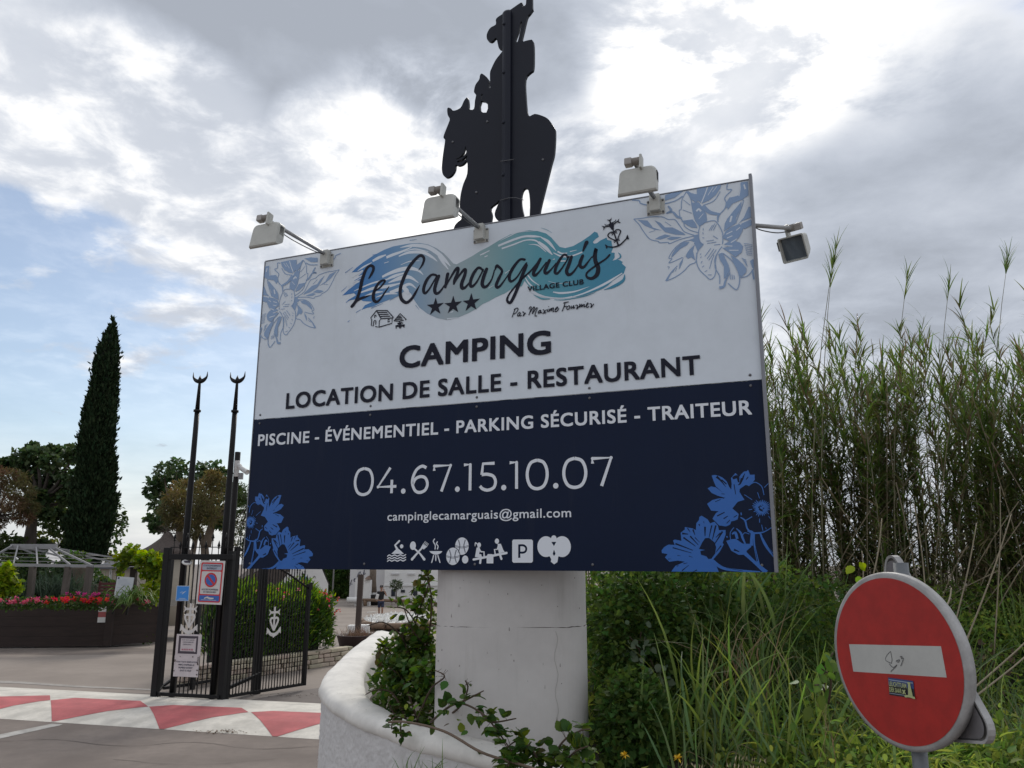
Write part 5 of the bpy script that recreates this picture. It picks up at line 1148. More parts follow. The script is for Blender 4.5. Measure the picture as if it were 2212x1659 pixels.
scat(24000, 0, .042, 'ivy'); scat(20000, 1, .040, 'oval', dz1=.17, clump=260); scat(11000, 2, .036, 'toothed', dz0=.0, dz1=.2, clump=150); scat(9000, 2, .10, 'lance', dz0=-.05, dz1=.24, wr=.14, clump=200); scat(7000, 1, .12, 'lance', dz0=-.05, dz1=.26, wr=.12); scat(2200, 0, .07, 'lance', dz1=.2, wr=.3); scat(1200, 3, .06, 'oval', dz0=-.1, dz1=.05, clump=30)
scat(2600, 3, .06, 'oval', 3.2, 6.6, 5.0, 8.0, -.1, .12, clump=14); scat(2600, 1, .05, 'toothed', 1.3, 3.4, 4.2, 5.2, .0, .14, clump=40)
# thicker wall of leaves below the billboard, next to the pillar
for c, r, n, m in ((P(1395, 1420, 5.9), (.36, .4, .62), 3000, 0), (P(1420, 1330, 6.4), (.6, .5, .5), 2600, 0), (P(1400, 1285, 6.8), (.5, .5, .32), 1500, 1), (P(1560, 1330, 6.8), (.9, .5, .5), 2600, 1), (P(1750, 1360, 6.6), (.6, .5, .4), 1600, 0), (P(1370, 1570, 5.1), (.22, .3, .32), 1300, 0), (P(1330, 1480, 5.7), (.12, .3, .5), 800, 0)):
    p, d_ = blob(c, r, n, .55); n = int(n * 1.5); p, d_ = blob(c, r, n, .55); l = .044 * nr.uniform(.6, 1.3, n); ch.append(leaves(p, d_ + rv(n, -.2), rv(n, .8, .7) + d_ * .4, l, l * .75, 'ivy' if m == 0 else 'oval')); mi.append(m)
tag(link('undergrowth', np_mesh('undergrowth', ch, [ug1, ug2, ug3, ug4], mi)), 'tangle of ivy, brambles and weeds covering the bank', kind='stuff')
# long grass and young reed shoots through the undergrowth
gr1 = leafm('grass_blue', (.125, .19, .075), .5, .6, .45); gr2 = leafm('grass_fresh', (.17, .245, .065), .5, .6, .5); gr3 = leafm('grass_straw', (.27, .22, .12), .7, .5, .3)
ch, mi = [], []
def tufts(n, per, x0, x1, y0, y1, L0, L1, w, m, lean=.5):
    c = bank_pts(n, x0, x1, y0, y1, -.15, -.02); b = np.repeat(c, per, 0) + nr.normal(0, .05, (n * per, 3)) * np.array([1, 1, .2]); k = len(b)
    d0 = rv(k, 2.2, .5); d1 = d0 + rv(k, -.35, 1) * np.array([1, 1, .8]) * lean * 2
    ch.append(ribbons(b, d0, d1, nr.uniform(L0, L1, k), w * nr.uniform(.6, 1.2, k), 5)); mi.append(m)
tufts(80, 5, .8, 3.8, 4.5, 6.6, .35, .8, .022, 0); tufts(80, 5, .9, 4.2, 5.2, 7.6, .5, 1.0, .03, 0, .6); tufts(70, 9, .6, 4.5, 4.2, 7, .18, .4, .008, 1, .7); tufts(30, 10, 1.0, 5.5, 4.6, 7.4, .4, .8, .007, 2, .8); tufts(70, 8, 1.2, 6.2, 5.0, 8.4, .4, .95, .02, 1, .7); tufts(60, 7, .8, 3.6, 6.4, 8.4, .5, 1.1, .026, 0, .8)
for px, py, Y, n_, ln, w, m in ((1530, 1600, 5.0, 14, .75, .022, 0), (1500, 1560, 5.2, 10, .7, .026, 1), (1560, 1350, 6.4, 26, .9, .034, 0), (1620, 1370, 6.6, 20, .8, .03, 0), (1490, 1330, 6.4, 20, .8, .03, 1), (1660, 1620, 4.9, 24, .6, .018, 1), (1440, 1590, 5.1, 18, .6, .02, 1), (1750, 1560, 5.2, 18, .5, .016, 1), (1600, 1480, 5.6, 34, .7, .009, 2), (1650, 1470, 5.6, 30, .8, .010, 1), (1580, 1640, 4.8, 24, .5, .016, 0)):
    c = np.array(P(px, py, Y)); b = c + nr.normal(0, .16, (n_, 3)) * np.array([1, 1, .35]); d0 = rv(n_, 1.9, .55); d1 = d0 + rv(n_, -.6, 1.0) * 1.1
    ch.append(ribbons(b, d0, d1, nr.uniform(.6, 1.15, n_) * ln, w, 6)); mi.append(m)
tag(link('tall_grass', np_mesh('tall_grass', ch, [gr1, gr2, gr3], mi)), 'long grass and reed shoots growing through the undergrowth', kind='stuff')
# grass tips poking up in front of the curved wall
b = np.array([P(880 + 6 * i, 1690, 4.0) for i in range(14)]) + nr.normal(0, .04, (14, 3)); d0 = rv(14, 2.5, .6)
b2 = np.array([P(840 + 12 * i, 1690, 4.0) for i in range(12)]); b = np.concatenate([b, b2]); d0 = np.concatenate([d0, rv(12, 1.6, .7)])
tag(link('weed_tuft', np_mesh('weed_tuft', [ribbons(b, d0, d0 + rv(26, 0, .4), nr.uniform(.08, .19, 26), .008, 4)], gr1)), 'small tuft of grass tips in front of the curved wall', 'grass tuft')
# pale leaved poplar suckers
def sapling(label, base, h, pts, m, lsz):
    t = thing('sapling', base, label, 'sapling'); mb = MB(); ps = []
    for p in pts:
        mb.tube(catmull([base, base.lerp(p, .5) + Vector((rnd.uniform(-.04, .04), 0, .04)), p], 5), [.006] * 5 + [.004] * 6, 6)
        for i in range(7): ps.append(base.lerp(p, .55 + .07 * i) + Vector((rnd.gauss(0, .035), rnd.gauss(0, .04), rnd.gauss(0, .04))))
    mb.build('stem', stemm, t); ps = np.array(ps); k = len(ps); l = lsz * nr.uniform(.7, 1.2, k)
    nm = rv(k, .5, .4); nm[:, 1] -= .9
    link('leaves', np_mesh('leaves', [leaves(ps, rv(k, -.6, .7), nm, l, l * .85, 'toothed')], m), t)
sapling('poplar sucker with pale whitish leaves right of the pillar', P(1390, 1470, 5.6), .5, [P(1385, 1365, 5.55), P(1360, 1375, 5.5), P(1372, 1395, 5.5), P(1400, 1380, 5.55)], ug5, .055)
sapling('low poplar sucker with pale leaves below the whitish one', P(1440, 1500, 5.6), .3, [P(1405, 1425, 5.5), P(1430, 1440, 5.5)], ug5, .055)
sapling('young fig shoot with broad fresh leaves left of the no entry sign', P(1790, 1520, 4.6), .4, [P(1775, 1445, 4.5), P(1760, 1480, 4.4), P(1800, 1410, 4.6)], leafm('fig_leaf', (.10, .18, .04), .5, .6, .4), .075)
sapling('single bright yellow green leaf shoot at the top left of the no entry sign', P(1865, 1300, 4.4), .3, [P(1858, 1226, 4.3)], leafm('ug_lime', (.22, .30, .03), .5, .3, .5), .06)
# hawkweed flowers
yel = mat('yellow_petal', (.75, .48, .02), .6)
for px, py, lb_ in ((1350, 1632, 'yellow dandelion like flower low beside the pillar foot'), (1465, 1638, 'yellow dandelion like flower farther right in the weeds')):
    c = P(px, py, 4.55); t = thing('yellow_flower', c - Vector((0, 0, .25)), lb_, 'flower'); mb = MB(); mb.tube([c - Vector((0, 0, .25)), c], .002, 5); mb.build('stem', gr1, t)
    p = np.repeat(np.array([c]), 22, 0); a = rv(22, .3, 1); nmm = rv(22, 2, .3); link('petals', np_mesh('petals', [leaves(p, a, nmm, .028, .008, 'lance')], yel), t)
# oat heads
for i, (px, py) in enumerate(((1590, 1625), (1570, 1640), (1475, 1640))):
    c = P(px, py, 4.5); t = thing('wild_oat', c - Vector((0, 0, .4)), ['straw coloured oat head below the grass clump', 'straw coloured oat head bending low in the middle weeds', 'straw coloured oat head next to the yellow flower'][i], 'wild oat'); mb = MB(); mb.tube(catmull([c - Vector((0, 0, .4)), c, c + Vector((.08, 0, .015)), c + Vector((.16, 0, -.05))], 4), .0015, 4); mb.build('stalk', gr3, t)
    ps = np.array([c + Vector((.02 * k, rnd.uniform(-.02, .02), -.012 - .002 * k)) for k in range(9)]); link('oat_head', np_mesh('oat_head', [leaves(ps, rv(9, -1.2, .4), rv(9), .032, .008, 'rhomb')], mat('oat', (.5, .42, .26), .7)), t)

# ================================================================== GIANT REEDS
rl1 = leafm('reed_leaf', (.098, .15, .040), .5, .9, .5); rl2 = leafm('reed_leaf_dry', (.17, .14, .075), .7, .6, .25); rs1 = mat('reed_stem', (.20, .18, .105), .6, var=.3, vscale=4); rs2 = mat('reed_cane', (.27, .22, .145), .7, var=.3, vscale=5)
def reed_geo(base, h, lean, nleaf, mb, lc, dead=.2, lmin=.25):
    """one cane into mb, its leaf ribbons appended to lc"""
    pts = []; ph = rnd.uniform(0, 6)
    for i in range(7):
        t = i / 6; pts.append(Vector((base.x + lean.x * t ** 1.6 * h + .03 * math.sin(ph + t * 3), base.y + lean.y * t ** 1.6 * h, base.z + h * t)))
    mb.tube(pts, [.011 * (1 - .75 * i / 6) for i in range(7)], 5, 0, False)
    for i in range(nleaf):
        t = rnd.uniform(lmin, 1.0) ** .75; u = t * 5.99; k = int(u); p = pts[k].lerp(pts[k + 1], u - k); a = rnd.uniform(0, 6.28)
        up_ = rnd.uniform(.7, 1.9) + 1.2 * (t > .9); d0 = (math.cos(a), math.sin(a), up_); d1 = (math.cos(a) * 1.3, math.sin(a) * 1.3, up_ - rnd.uniform(.8, 3.2) * (1.25 - .6 * t))
        lc[1 if (rnd.random() < dead * (1.35 - t) * 1.6) else 0].append((tuple(p), d0, d1, rnd.uniform(.18, .42) * (1.15 - .35 * t), rnd.uniform(.015, .030)))
def rib(lst):
    a = [np.array([r[i] for r in lst]) for i in range(5)]; return ribbons(a[0], a[1], a[2], a[3], a[4], 4)
mbG = MB(); mbD = MB(); lc = ([], [])
# clumps along the stand, each with its own height, so the top edge rises and falls
cl = []
for i in range(40):
    x = 2.3 + i * .148 + rnd.uniform(-.16, .16); y = rnd.uniform(8.2, 10.2); cl.append((x, y, rnd.uniform(3.6, 4.35)))
for x, y, hh in cl:
    for k in range(11):
        b = Vector((x + rnd.gauss(0, .15), y + rnd.gauss(0, .2), 1.1)); dead = rnd.random() < .22; h = hh * rnd.triangular(.5, 1.02, .95) * (y / 9.2)
        ln = Vector(((x - 2.6) * .0 + rnd.gauss(.01, .10) - (.10 if x < 3.0 else 0), rnd.gauss(0, .09)))
        reed_geo(b, h, ln, 135 if not dead else 14, mbD if dead else mbG, lc, .30 if not dead else .8, .06)
for x in np.linspace(.5, 2.6, 12):     # part hidden behind the board, low stems only show below it
    for k in range(6): reed_geo(Vector((x + rnd.gauss(0, .12), rnd.uniform(8, 9.6), 1.2)), rnd.uniform(1.6, 2.9), Vector((rnd.gauss(0, .05), 0)), 18, mbG, lc, .25)
for i in range(70):
    a = Vector((rnd.uniform(2.2, 7.5), rnd.uniform(8.0, 9.6), 1.3 + rnd.uniform(0, .5))); an_ = rnd.uniform(-1.1, 1.1); ln_ = rnd.uniform(1.0, 2.4); b = a + Vector((math.sin(an_) * ln_, rnd.uniform(-.5, .1), abs(math.cos(an_)) * ln_)); mbD.tube(catmull([a, a.lerp(b, .55) + Vector((0, 0, .12)), b], 3), .006, 4, 0, False)
for i in range(9000):
    p = (rnd.uniform(2.1, 7.8), rnd.uniform(7.9, 10.0), 1.3 + abs(rnd.gauss(0, .9))); a = rnd.uniform(0, 6.28); lc[1 if rnd.random() < .55 else 0].append((p, (math.cos(a), math.sin(a), rnd.uniform(-.6, 1.2)), (math.cos(a), math.sin(a), rnd.uniform(-1.6, -.2)), rnd.uniform(.15, .4), rnd.uniform(.008, .018)))
V0 = mbG.mesh('x', rs1); V1 = mbD.mesh('x2', rs2)
def me_chunk(me):
    v = np.zeros(len(me.vertices) * 3); me.vertices.foreach_get('co', v); l = np.zeros(len(me.loops), int); me.loops.foreach_get('vertex_index', l); s_ = np.zeros(len(me.polygons), int); me.polygons.foreach_get('loop_total', s_); return v.reshape(-1, 3), l, s_
tag(link('reed_thicket', np_mesh('reed_thicket', [me_chunk(V0), me_chunk(V1), rib(lc[0]), rib(lc[1])], [rs1, rs2, rl1, rl2], [0, 1, 2, 3])), 'dense thicket of tall giant reeds behind the no entry sign', kind='stuff')
# single reeds that stand above the thicket against the sky
for px, py, bx, lb_ in ((1808, 520, 1745, 'tall reed leaning right, highest above the thicket, under the hanging floodlight'), (1798, 570, 1770, 'upright reed just below the highest one beside the hanging floodlight'), (2178, 552, 2140, 'tall reed leaning right above the thicket near the right picture edge'), (2052, 600, 2020, 'reed with a single bushy tuft standing free in the middle of the thicket top'),
                        (1960, 590, 1925, 'thin forked reed with small leaf tufts left of the bushy tuft')):
    tip = P(px, py, 8.6); b = P(bx, 1180, 8.6); t = thing('giant_reed', Vector((b.x, 8.6, 1.2)), lb_, 'reed', 'reeds rising above the thicket'); b = Vector((b.x, 8.6, 1.2)); mb = MB(); l2 = ([], [])
    pts = []
    for i in range(9):
        s_ = i / 8; pts.append(Vector((b.x + (tip.x - b.x) * s_ ** 2.1, 8.6, b.z + (tip.z - b.z) * s_)))
    mb.tube(pts, [.011 * (1 - .8 * i / 8) for i in range(9)], 6); mb.build('stem', rs1, t)
    ls = []
    for i in range(34):
        s_ = rnd.choice([rnd.uniform(.35, .8), rnd.uniform(.93, 1.0)]); u = s_ * 7.99; k = int(u); p = pts[k].lerp(pts[k + 1], u - k); dr = (pts[8] - pts[7]).normalized(); a = rnd.uniform(0, 6.28); o = Vector((math.cos(a), math.sin(a), 0)) * (.55 if s_ > .9 else .9)
        d0 = dr * 1.6 + o * .6; d1 = dr * (1.0 if s_ > .9 else .1) + o * 1.3; ls.append((tuple(p), tuple(d0), tuple(d1), rnd.uniform(.16, .34), .016))
    link('leaves', np_mesh('leaves', [rib(ls)], rl1), t)
# bare pale canes crossing in front of the thicket
canes_lab = ['bare pale cane rising just left of the triangular sign apex', 'bare pale cane right of the triangular sign apex, almost upright', 'long pale cane leaning right above the no entry sign', 'pale cane leaning right near the upper right of the no entry sign', 'pale cane leaning far right, low at the right picture edge', 'second pale cane leaning far right under the first at the right edge', 'straight thin pale cane at the right end of the reed foot', 'short broken pale cane beside the no entry sign rim', 'pale cane standing left of the single bright leaf', 'pale cane lying almost flat beside the no entry sign']
for (x0, y0, x1, y1, Y), lb_ in zip(((1870, 1300, 1905, 1120, 5.6), (2000, 1330, 1975, 1090, 6.2), (2040, 1420, 2110, 1130, 5.6), (2070, 1420, 2185, 1110, 5.4), (2120, 1470, 2260, 1340, 5.4), (2110, 1500, 2250, 1385, 5.3), (2150, 1330, 2160, 1050, 7.0), (2030, 1330, 2055, 1270, 5.2), (1855, 1310, 1862, 1190, 5.8), (2040, 1470, 2110, 1462, 4.9)), canes_lab):
    a, b = P(x0, y0, Y), P(x1, y1, Y + .2); a2 = a + (a - b) * .3; mb = MB(); mb.tube(catmull([a2, a.lerp(b, .5) + Vector((.02, 0, .0)), b], 4), [.006, .006, .006, .0055, .005, .005, .0045, .004, .003], 6); tag(mb.build('dry_reed_cane', rs2, None, a2), lb_, 'dry cane', 'bare canes at the foot of the thicket')
# ================================================================== ENTRANCE GATE
iron = mat('iron', (.0065, .0062, .007), .5, var=.2, vscale=6, spec=.25); iron2 = mat('iron_dull', (.012, .010, .010), .6, var=.2, vscale=6, spec=.25)
white_m = mat('white_metal', (.62, .61, .59), .5, var=.1, vscale=12); paper = mat('paper_sign', (.56, .52, .53), .6, var=.1, vscale=9)
ga, gb = PG(333, 1517), PG(473, 1524.5)
GD = (gb - ga).normalized(); GN = Vector((GD.y, -GD.x, 0)); GW = (gb - ga).length
def gu(px, py, off=0.0):
    h = plane_hit(px, py, ga + GN * off, GN); return (h - ga).dot(GD), h.z
def gpt(u, z, off=0.0): return ga + GD * u + SZ * z + GN * off
GM = Matrix((GD, -GN, SZ)).transposed()
ztop = gu(430, 1203)[1]
gate = thing('gate_portal', ga, 'black iron pedestrian gate portal hung with signs, between two horn topped poles', 'gate')
def post(u, z0, z1, w, dpt, name='post', m=None, off=0, M=None):
    mb = MB(); mb.bbox(gpt(u, (z0 + z1) / 2, off), (w, dpt, z1 - z0), M or GM, 0, .006); return mb.build(name, m or iron, gate)
post(0, 0, gu(361, 1183)[1], .115, .10); post(GW - .0, 0, ztop + .1, .105, .10, off=-.05)
mb = MB(); mb.bbox(gpt(GW / 2, ztop), (GW + .15, .09, .10), GM, 0, .006); mb.build('top_beam', iron, gate); mb = MB(); mb.bbox(gpt(GW / 2, .14), (GW, .05, .06), GM, 0, .005); mb.build('cross_rail', iron, gate)
fin = MB()
def spear(mb, p, h):
    mb.tube([p, p + SZ * h], .008, 6); q_ = p + SZ * h
    mb.lathe(q_ - SZ * .02, [(.010, 0), (.022, .012), (.010, .025), (.012, .03), (.026, .055), (.018, .09), (.0015, .15)], 7); mb.bar(q_ - GD * .035 + SZ * .035, q_ + GD * .035 + SZ * .035, .008)
for i in range(9):
    p = gpt(.12 + i * (GW - .1) / 9, ztop + .04); mb = MB(); spear(mb, p, .26 if i % 2 == 0 else .12); mb.build('finial', iron, gate)
mb = MB(); mb.bar(gpt(.05, ztop + .17), gpt(GW + .05, ztop + .17), .015); mb.build('cross_rail', iron, gate)
for i in range(9):
    u = gu(362, 1521)[0] + .12 + i * .088
    mb = MB(); mb.bar(gpt(u, .15), gpt(u, ztop), .018); mb.build('bar', iron, gate)
# left return of the portal going back
rb_ = PG(352, 1494); 
for i in range(6):
    p = ga.lerp(rb_, (i + 1) / 7); mb = MB(); mb.bar(p + SZ * .12, p + SZ * (ztop - .05), .018); mb.build('bar', iron, gate)
mb = MB(); mb.bar(ga + SZ * .12, rb_ + SZ * .12, .04); mb.build('cross_rail', iron, gate); mb = MB(); mb.bar(ga + SZ * ztop, rb_ + SZ * ztop, .05); mb.build('cross_rail', iron, gate)
mb = MB(); mb.bar(PG(415, 1490), PG(415, 1490) + SZ * (ztop - .1), .08); mb.build('post', iron, gate)
mb = MB(); mb.bar(PG(352, 1496) + SZ * .12, PG(415, 1482) + SZ * .42, .04); mb.build('brace', iron, gate); mb = MB(); mb.bar(PG(352, 1499) + SZ * .1, PG(480, 1478) + SZ * .1, .05); mb.build('brace', iron, gate)
# horn topped poles
def horn_pole(base, top, w, label):
    t = thing('horn_pole', base, label, 'pole', 'horn topped poles at the gate'); mb = MB(); h = top.z - base.z
    mb.lathe(base, [(w, 0), (w, h * .55), (w * .84, h * .78), (w * .78, h - .62)], 14); mb.lathe(base, [(w * 1.15, h - .64), (w * 1.15, h - .60)], 14); mb.lathe(base, [(w * .72, h - .60), (w * .44, h - .12), (w * .40, h - .08)], 12); mb.build('shaft', iron, t)
    mb = MB(); c = base + SZ * (h - .06); pts = []; n = 11
    for i in range(n):
        a = R(205 + 130 * i / (n - 1)); pts.append(c + GD * (.165 * math.cos(a)) + SZ * (.165 * math.sin(a) + .17))
    mb.tube([c + GD * -.155 + SZ * .19] + pts + [c + GD * .155 + SZ * .19], [.004] + [.016 + .026 * math.sin(math.pi * i / (n - 1)) for i in range(n)] + [.004], 8); mb.lathe(c + SZ * .0, [(.045, 0), (.035, .05), (.0, .13)], 8); mb.build('horns', iron, t)
    return t
b1, b2 = gpt(gu(367, 1500)[0], 0, -.07), gpt(gu(455, 1500)[0], 0, -.07)
horn_pole(b1, P(431, 818, b1.y), .058, 'tall black pole with crescent horns, standing free left of the camera pole')
horn_pole(b2, P(510, 818, b2.y), .058, 'tall black pole with crescent horns, directly beside the security camera')
cpb = Vector((*(P(489.5, 1300, b2.y + .35)).xy, 0)); cpt = P(514, 977, b2.y + .35)
t = thing('camera_pole', cpb, 'plain black pole without horns carrying the white security camera', 'pole'); mb = MB(); mb.lathe(cpb, [(.052, 0), (.052, cpt.z), (.047, cpt.z + .005)], 14); mb.build('shaft', iron2, t)
sc_ = P(511, 1012, b2.y + .27); t = thing('security_camera', sc_, 'white bullet security camera with a junction box on the black pole', 'camera')
mb = MB(); mb.bbox(sc_ + Vector((0, .02, 0)), (.085, .05, .30), None, 0, .01); mb.build('back_plate', white_m, t)
mb = MB(); a = sc_ + Vector((.05, -.05, .03)); dr = Vector((.75, -.45, -.42)).normalized(); mb.lathe(a, [(.055, 0), (.055, .035), (.04, .05)], 14, orient(Vector((1, -.3, 0)))); mb.build('mount', white_m, t)
mb = MB(); mb.lathe(a + dr * .03, [(.036, 0), (.042, .02), (.046, .22), (.050, .225), (.050, .25), (.044, .25), (.042, .235)], 14, orient(dr)); mb.build('body', white_m, t)
mb = MB(); mb.bbox(sc_ + Vector((.085, .02, -.14)), (.08, .05, .12), None, 0, .006); mb.build('junction_box', mat('box_grey', (.3, .3, .31), .6), t)
# open gate leaf to the right
la, le = PG(487, 1521), PG(656, 1492); le = le + Vector((0, 0, 0))
LD = (le - la).normalized(); LL = (le - la).length; LN = Vector((LD.y, -LD.x, 0)); LM = Matrix((LD, -LN, SZ)).transposed()
leaf = thing('gate_leaf', la, 'open black gate leaf with sloping top and spear points before the oleander hedge', 'gate')
zE = P(661, 1272, le.y).z
def ltop(s): return 2.62 + (zE - 2.62) * (s / LL) ** 1.35
mb = MB(); mb.bbox(la + SZ * 1.36, (.07, .07, 2.6), LM, 0, .006); mb.build('stile', iron, leaf)
mb = MB(); mb.bbox(le + SZ * (.08 + (zE + .03) / 2), (.06, .06, zE + .0), LM, 0, .006); mb.build('stile', iron, leaf)
mb = MB(); mb.bar(la + SZ * .12, le + SZ * .12, .05, .045); mb.build('cross_rail', iron, leaf); mb = MB()
sg = [la + LD * (LL * i / 8) + SZ * ltop(LL * i / 8) for i in range(9)]
mb.tube(sg, .02, 6); mb.build('cross_rail', iron, leaf)
nb = 27
for i in range(1, nb):
    s = LL * i / nb; p = la + LD * s; mb = MB(); zt2 = ltop(s); ex = .22 if i % 2 else .14
    mb.bar(p + SZ * .12, p + SZ * (zt2 + ex), .016); mb.lathe(p + SZ * (zt2 + ex - .02), [(.009, 0), (.02, .012), (.008, .025), (.018, .05), (.0012, .12)], 6)
    if i % 2: mb.bar(p + SZ * .14, p + SZ * .15, .04)
    mb.build('bar', iron, leaf)
mb = MB(); mb.bar(la + SZ * .25 + LD * .05 - LN * .03, la + LD * LL * .42 + SZ * .42 - LN * .03, .05, .05); mb.build('brace', iron, leaf)
mb = MB(); mb.bbox(le + SZ * (zE + .05) + LD * .04, (.05, .05, .14), LM, 0, .005); mb.build('latch', iron2, leaf)
mp_ = PG(539, 1506); t = thing('gate_stop_post', Vector((mp_.x, mp_.y + .35, 0)), 'thick black post behind the middle of the open gate leaf', 'post'); mb = MB(); mb.bbox(Vector((mp_.x, mp_.y + .35, 1.35)), (.13, .13, 2.7), LM, 0, .008); mb.build('shaft', iron, t)
# Camargue crosses (white, on the bars)
def cross(name, c, X, N, h, label, sx=1.0):
    Z = SZ
    def q(u, v): return (u * sx * h, v * h)
    loops = []
    mb = MB(); D_ = Decals(c, X, Z, N, mb, .0, .0006)
    st = lambda pts, w, s=5: D_.stroke([q(*p) for p in pts], [x * h for x in w] if isinstance(w, list) else w * h, 0, s, False)
    po = lambda pts: D_.poly([q(*p) for p in pts], 0)
    st([(0, .94), (0, .20)], .075, 0); po([(-.055, 1.0), (-.03, .93), (-.04, .88), (.04, .88), (.03, .93), (.055, 1.0), (0, .965)])
    st([(-.2, .80), (.2, .80)], .075, 0); po([(-.30, .91), (-.20, .845), (-.2, .755), (-.30, .69), (-.245, .80)]); po([(.30, .91), (.20, .845), (.2, .755), (.30, .69), (.245, .80)])
    for s in (-1, 1): st([(0, .57), (s * .09, .615), (s * .185, .59), (s * .205, .51), (s * .12, .36), (0, .19)], [.06, .07, .075, .07, .065, .06])
    for s in (-1, 1): st([(0, .045), (s * .12, .065), (s * .22, .12), (s * .30, .20)], [.11, .11, .095, .07]); po([(s * .215, .185), (s * .365, .305), (s * .385, .07), (s * .30, .13)])
    po([(-.13, .085), (.13, .085), (.07, .0), (0, -.055), (-.07, .0)])
    front = list(mb.v); k = len(front); V = front + [tuple(Vector(p) - N * .012) for p in front]; f2 = list(mb.f); 
    mb2 = MB(); mb2.add(V, f2 + [tuple(i + k for i in f[::-1]) for f in f2])
    return tag(mb2.build(name, white_m, None, c), label, 'emblem')
cu, cz_ = gu(411, 1368); ch_ = gu(411, 1302)[1] - cz_
cross('anchor_cross', gpt(cu, cz_, .05), GD, GN, ch_, 'white cross with heart and anchor on the pedestrian gate, under the no parking sign', .88)
h = plane_hit(588, 1374, la, LN); cross('anchor_cross', h + LN * .03, LD, LN, .53, 'white cross with heart and anchor on the open gate leaf before the hedge', .82)
# --- signs on the gate
def panel(name, quad, label, cat, paintfn, mats, off=.06, tilt=0):
    (x0, y0), (x1, y1) = quad; a = gu(x0, y1, off); b = gu(x1, y0, off); w, hh = b[0] - a[0], b[1] - a[1]; c = gpt((a[0] + b[0]) / 2, (a[1] + b[1]) / 2, off)
    X = GD * math.cos(tilt) + SZ * math.sin(tilt); Z = SZ * math.cos(tilt) - GD * math.sin(tilt)
    mb = MB(); mb.bbox(c - GN * .003, (w, .006, hh), Matrix((X, -GN, Z)).transposed(), 0, .002)
    d = Decals(c - X * w / 2 - Z * hh / 2, X, Z, GN, mb, .0008, .0003); paintfn(d, w, hh); return tag(mb.build(name, mats, None, c), label, cat)
sred = mat('s_red', (.50, .03, .035), .45); sblue = mat('s_blue', (.03, .12, .42), .45); stxt = mat('s_text', (.06, .06, .10), .6); sgrey = mat('s_grey', (.36, .40, .47), .6); smag = mat('s_magenta', (.42, .05, .12), .6); tape = mat('tape', (.05, .04, .055), .55)
def rr_(d, x0, y0, x1, y1, r, mi):
    pts = []
    for cx, cy, a0 in ((x1 - r, y1 - r, 0), (x0 + r, y1 - r, 90), (x0 + r, y0 + r, 180), (x1 - r, y0 + r, 270)):
        for k in range(5): a = R(a0 + 22.5 * k); pts.append((cx + r * math.cos(a), cy + r * math.sin(a)))
    d.put(pts, [tuple(range(len(pts)))], mi)
def no_park(d, w, h):
    rr_(d, .06 * w, .045 * h, .94 * w, .955 * h, .03, 1); rr_(d, .115 * w, .78 * h, .885 * w, .92 * h, .02, 2); rr_(d, .115 * w, .23 * h, .885 * w, .75 * h, .02, 0); rr_(d, .105 * w, .075 * h, .89 * w, .20 * h, .012, 3)
    d.text('STATIONNEMENT', .15 * w, .85 * w, .862 * h, .038 * h, 4, .02); d.text('INTERDIT', .30 * w, .70 * w, .800 * h, .038 * h, 4, .02)
    d.disc(.5 * w, .555 * h, .245 * w, .245 * w, 1); d.disc(.5 * w, .555 * h, .185 * w, .185 * w, 3); d.stroke([(.5 * w - .16 * w, .555 * h + .16 * w), (.5 * w + .16 * w, .555 * h - .16 * w)], .075 * w, 1, 0, False)
    d.text('ACCES POMPIERS', .17 * w, .83 * w, .320 * h, .034 * h, 4, .02); d.text('ET SECOURS', .26 * w, .74 * w, .262 * h, .034 * h, 4, .02)
    d.stroke([(.33 * w, .135 * h), (.42 * w, .155 * h), (.55 * w, .135 * h), (.68 * w, .14 * h)], [.04 * w, .05 * w, .06 * w, .04 * w], 0); d.stroke([(.36 * w, .14 * h), (.47 * w, .185 * h)], .012 * w, 0, 0); d.stroke([(.2 * w, .098 * h), (.8 * w, .098 * h)], .014 * w, 0, 0, False)
panel('no_parking_sign', ((424, 1211), (486, 1305)), 'white no parking sign with red border and blue disc on the gate portal', 'sign', no_park, [white_m, sred, sgrey, sblue, stxt], .08, -.02)
def blue_p(d, w, h):
    d.put([(.05 * w, .04 * h), (.95 * w, .04 * h), (.95 * w, .96 * h), (.05 * w, .96 * h)], [(0, 1, 2, 3)], 1)
    for pts, ww in (([(.3, .52), (.45, .6), (.6, .55), (.75, .66)], .03), ([(.45, .45), (.55, .52), (.65, .62)], .05), ([(.25, .17), (.75, .17)], .03), ([(.15, .10), (.85, .10)], .025)): d.stroke([(a * w, b * h) for a, b in pts], ww * w, 0, 3, False)
panel('blue_sign', ((379, 1265.5), (410, 1298)), 'small square bright blue sign left of the no parking sign', 'sign', blue_p, [mat('pale_blue', (.40, .50, .60), .5), mat('bright_blue', (.03, .22, .62), .4)], .07)
def note1(d, w, h):
    d.put([(.10 * w, .08 * h), (.87 * w, .08 * h), (.87 * w, .92 * h), (.10 * w, .92 * h)], [(0, 1, 2, 3)], 1); d.put([(.19 * w, .20 * h), (.76 * w, .20 * h), (.76 * w, .80 * h), (.19 * w, .80 * h)], [(0, 1, 2, 3)], 0); d.put([(.76 * w, .17 * h), (.80 * w, .17 * h), (.80 * w, .82 * h), (.76 * w, .82 * h)], [(0, 1, 2, 3)], 0)
    for i, (s, a, b) in enumerate((('POUR TOUTE ARRIVEE', .23, .73), ('TARDIVE MERCI DE', .26, .70), ('CONTACTER LE', .29, .62))): d.text(s, a * w, b * w, (.705 - .105 * i) * h, .05 * h, 2, .01)
    d.text('06 50 35 96 50', .25 * w, .70 * w, .245 * h, .07 * h, 3, .03)
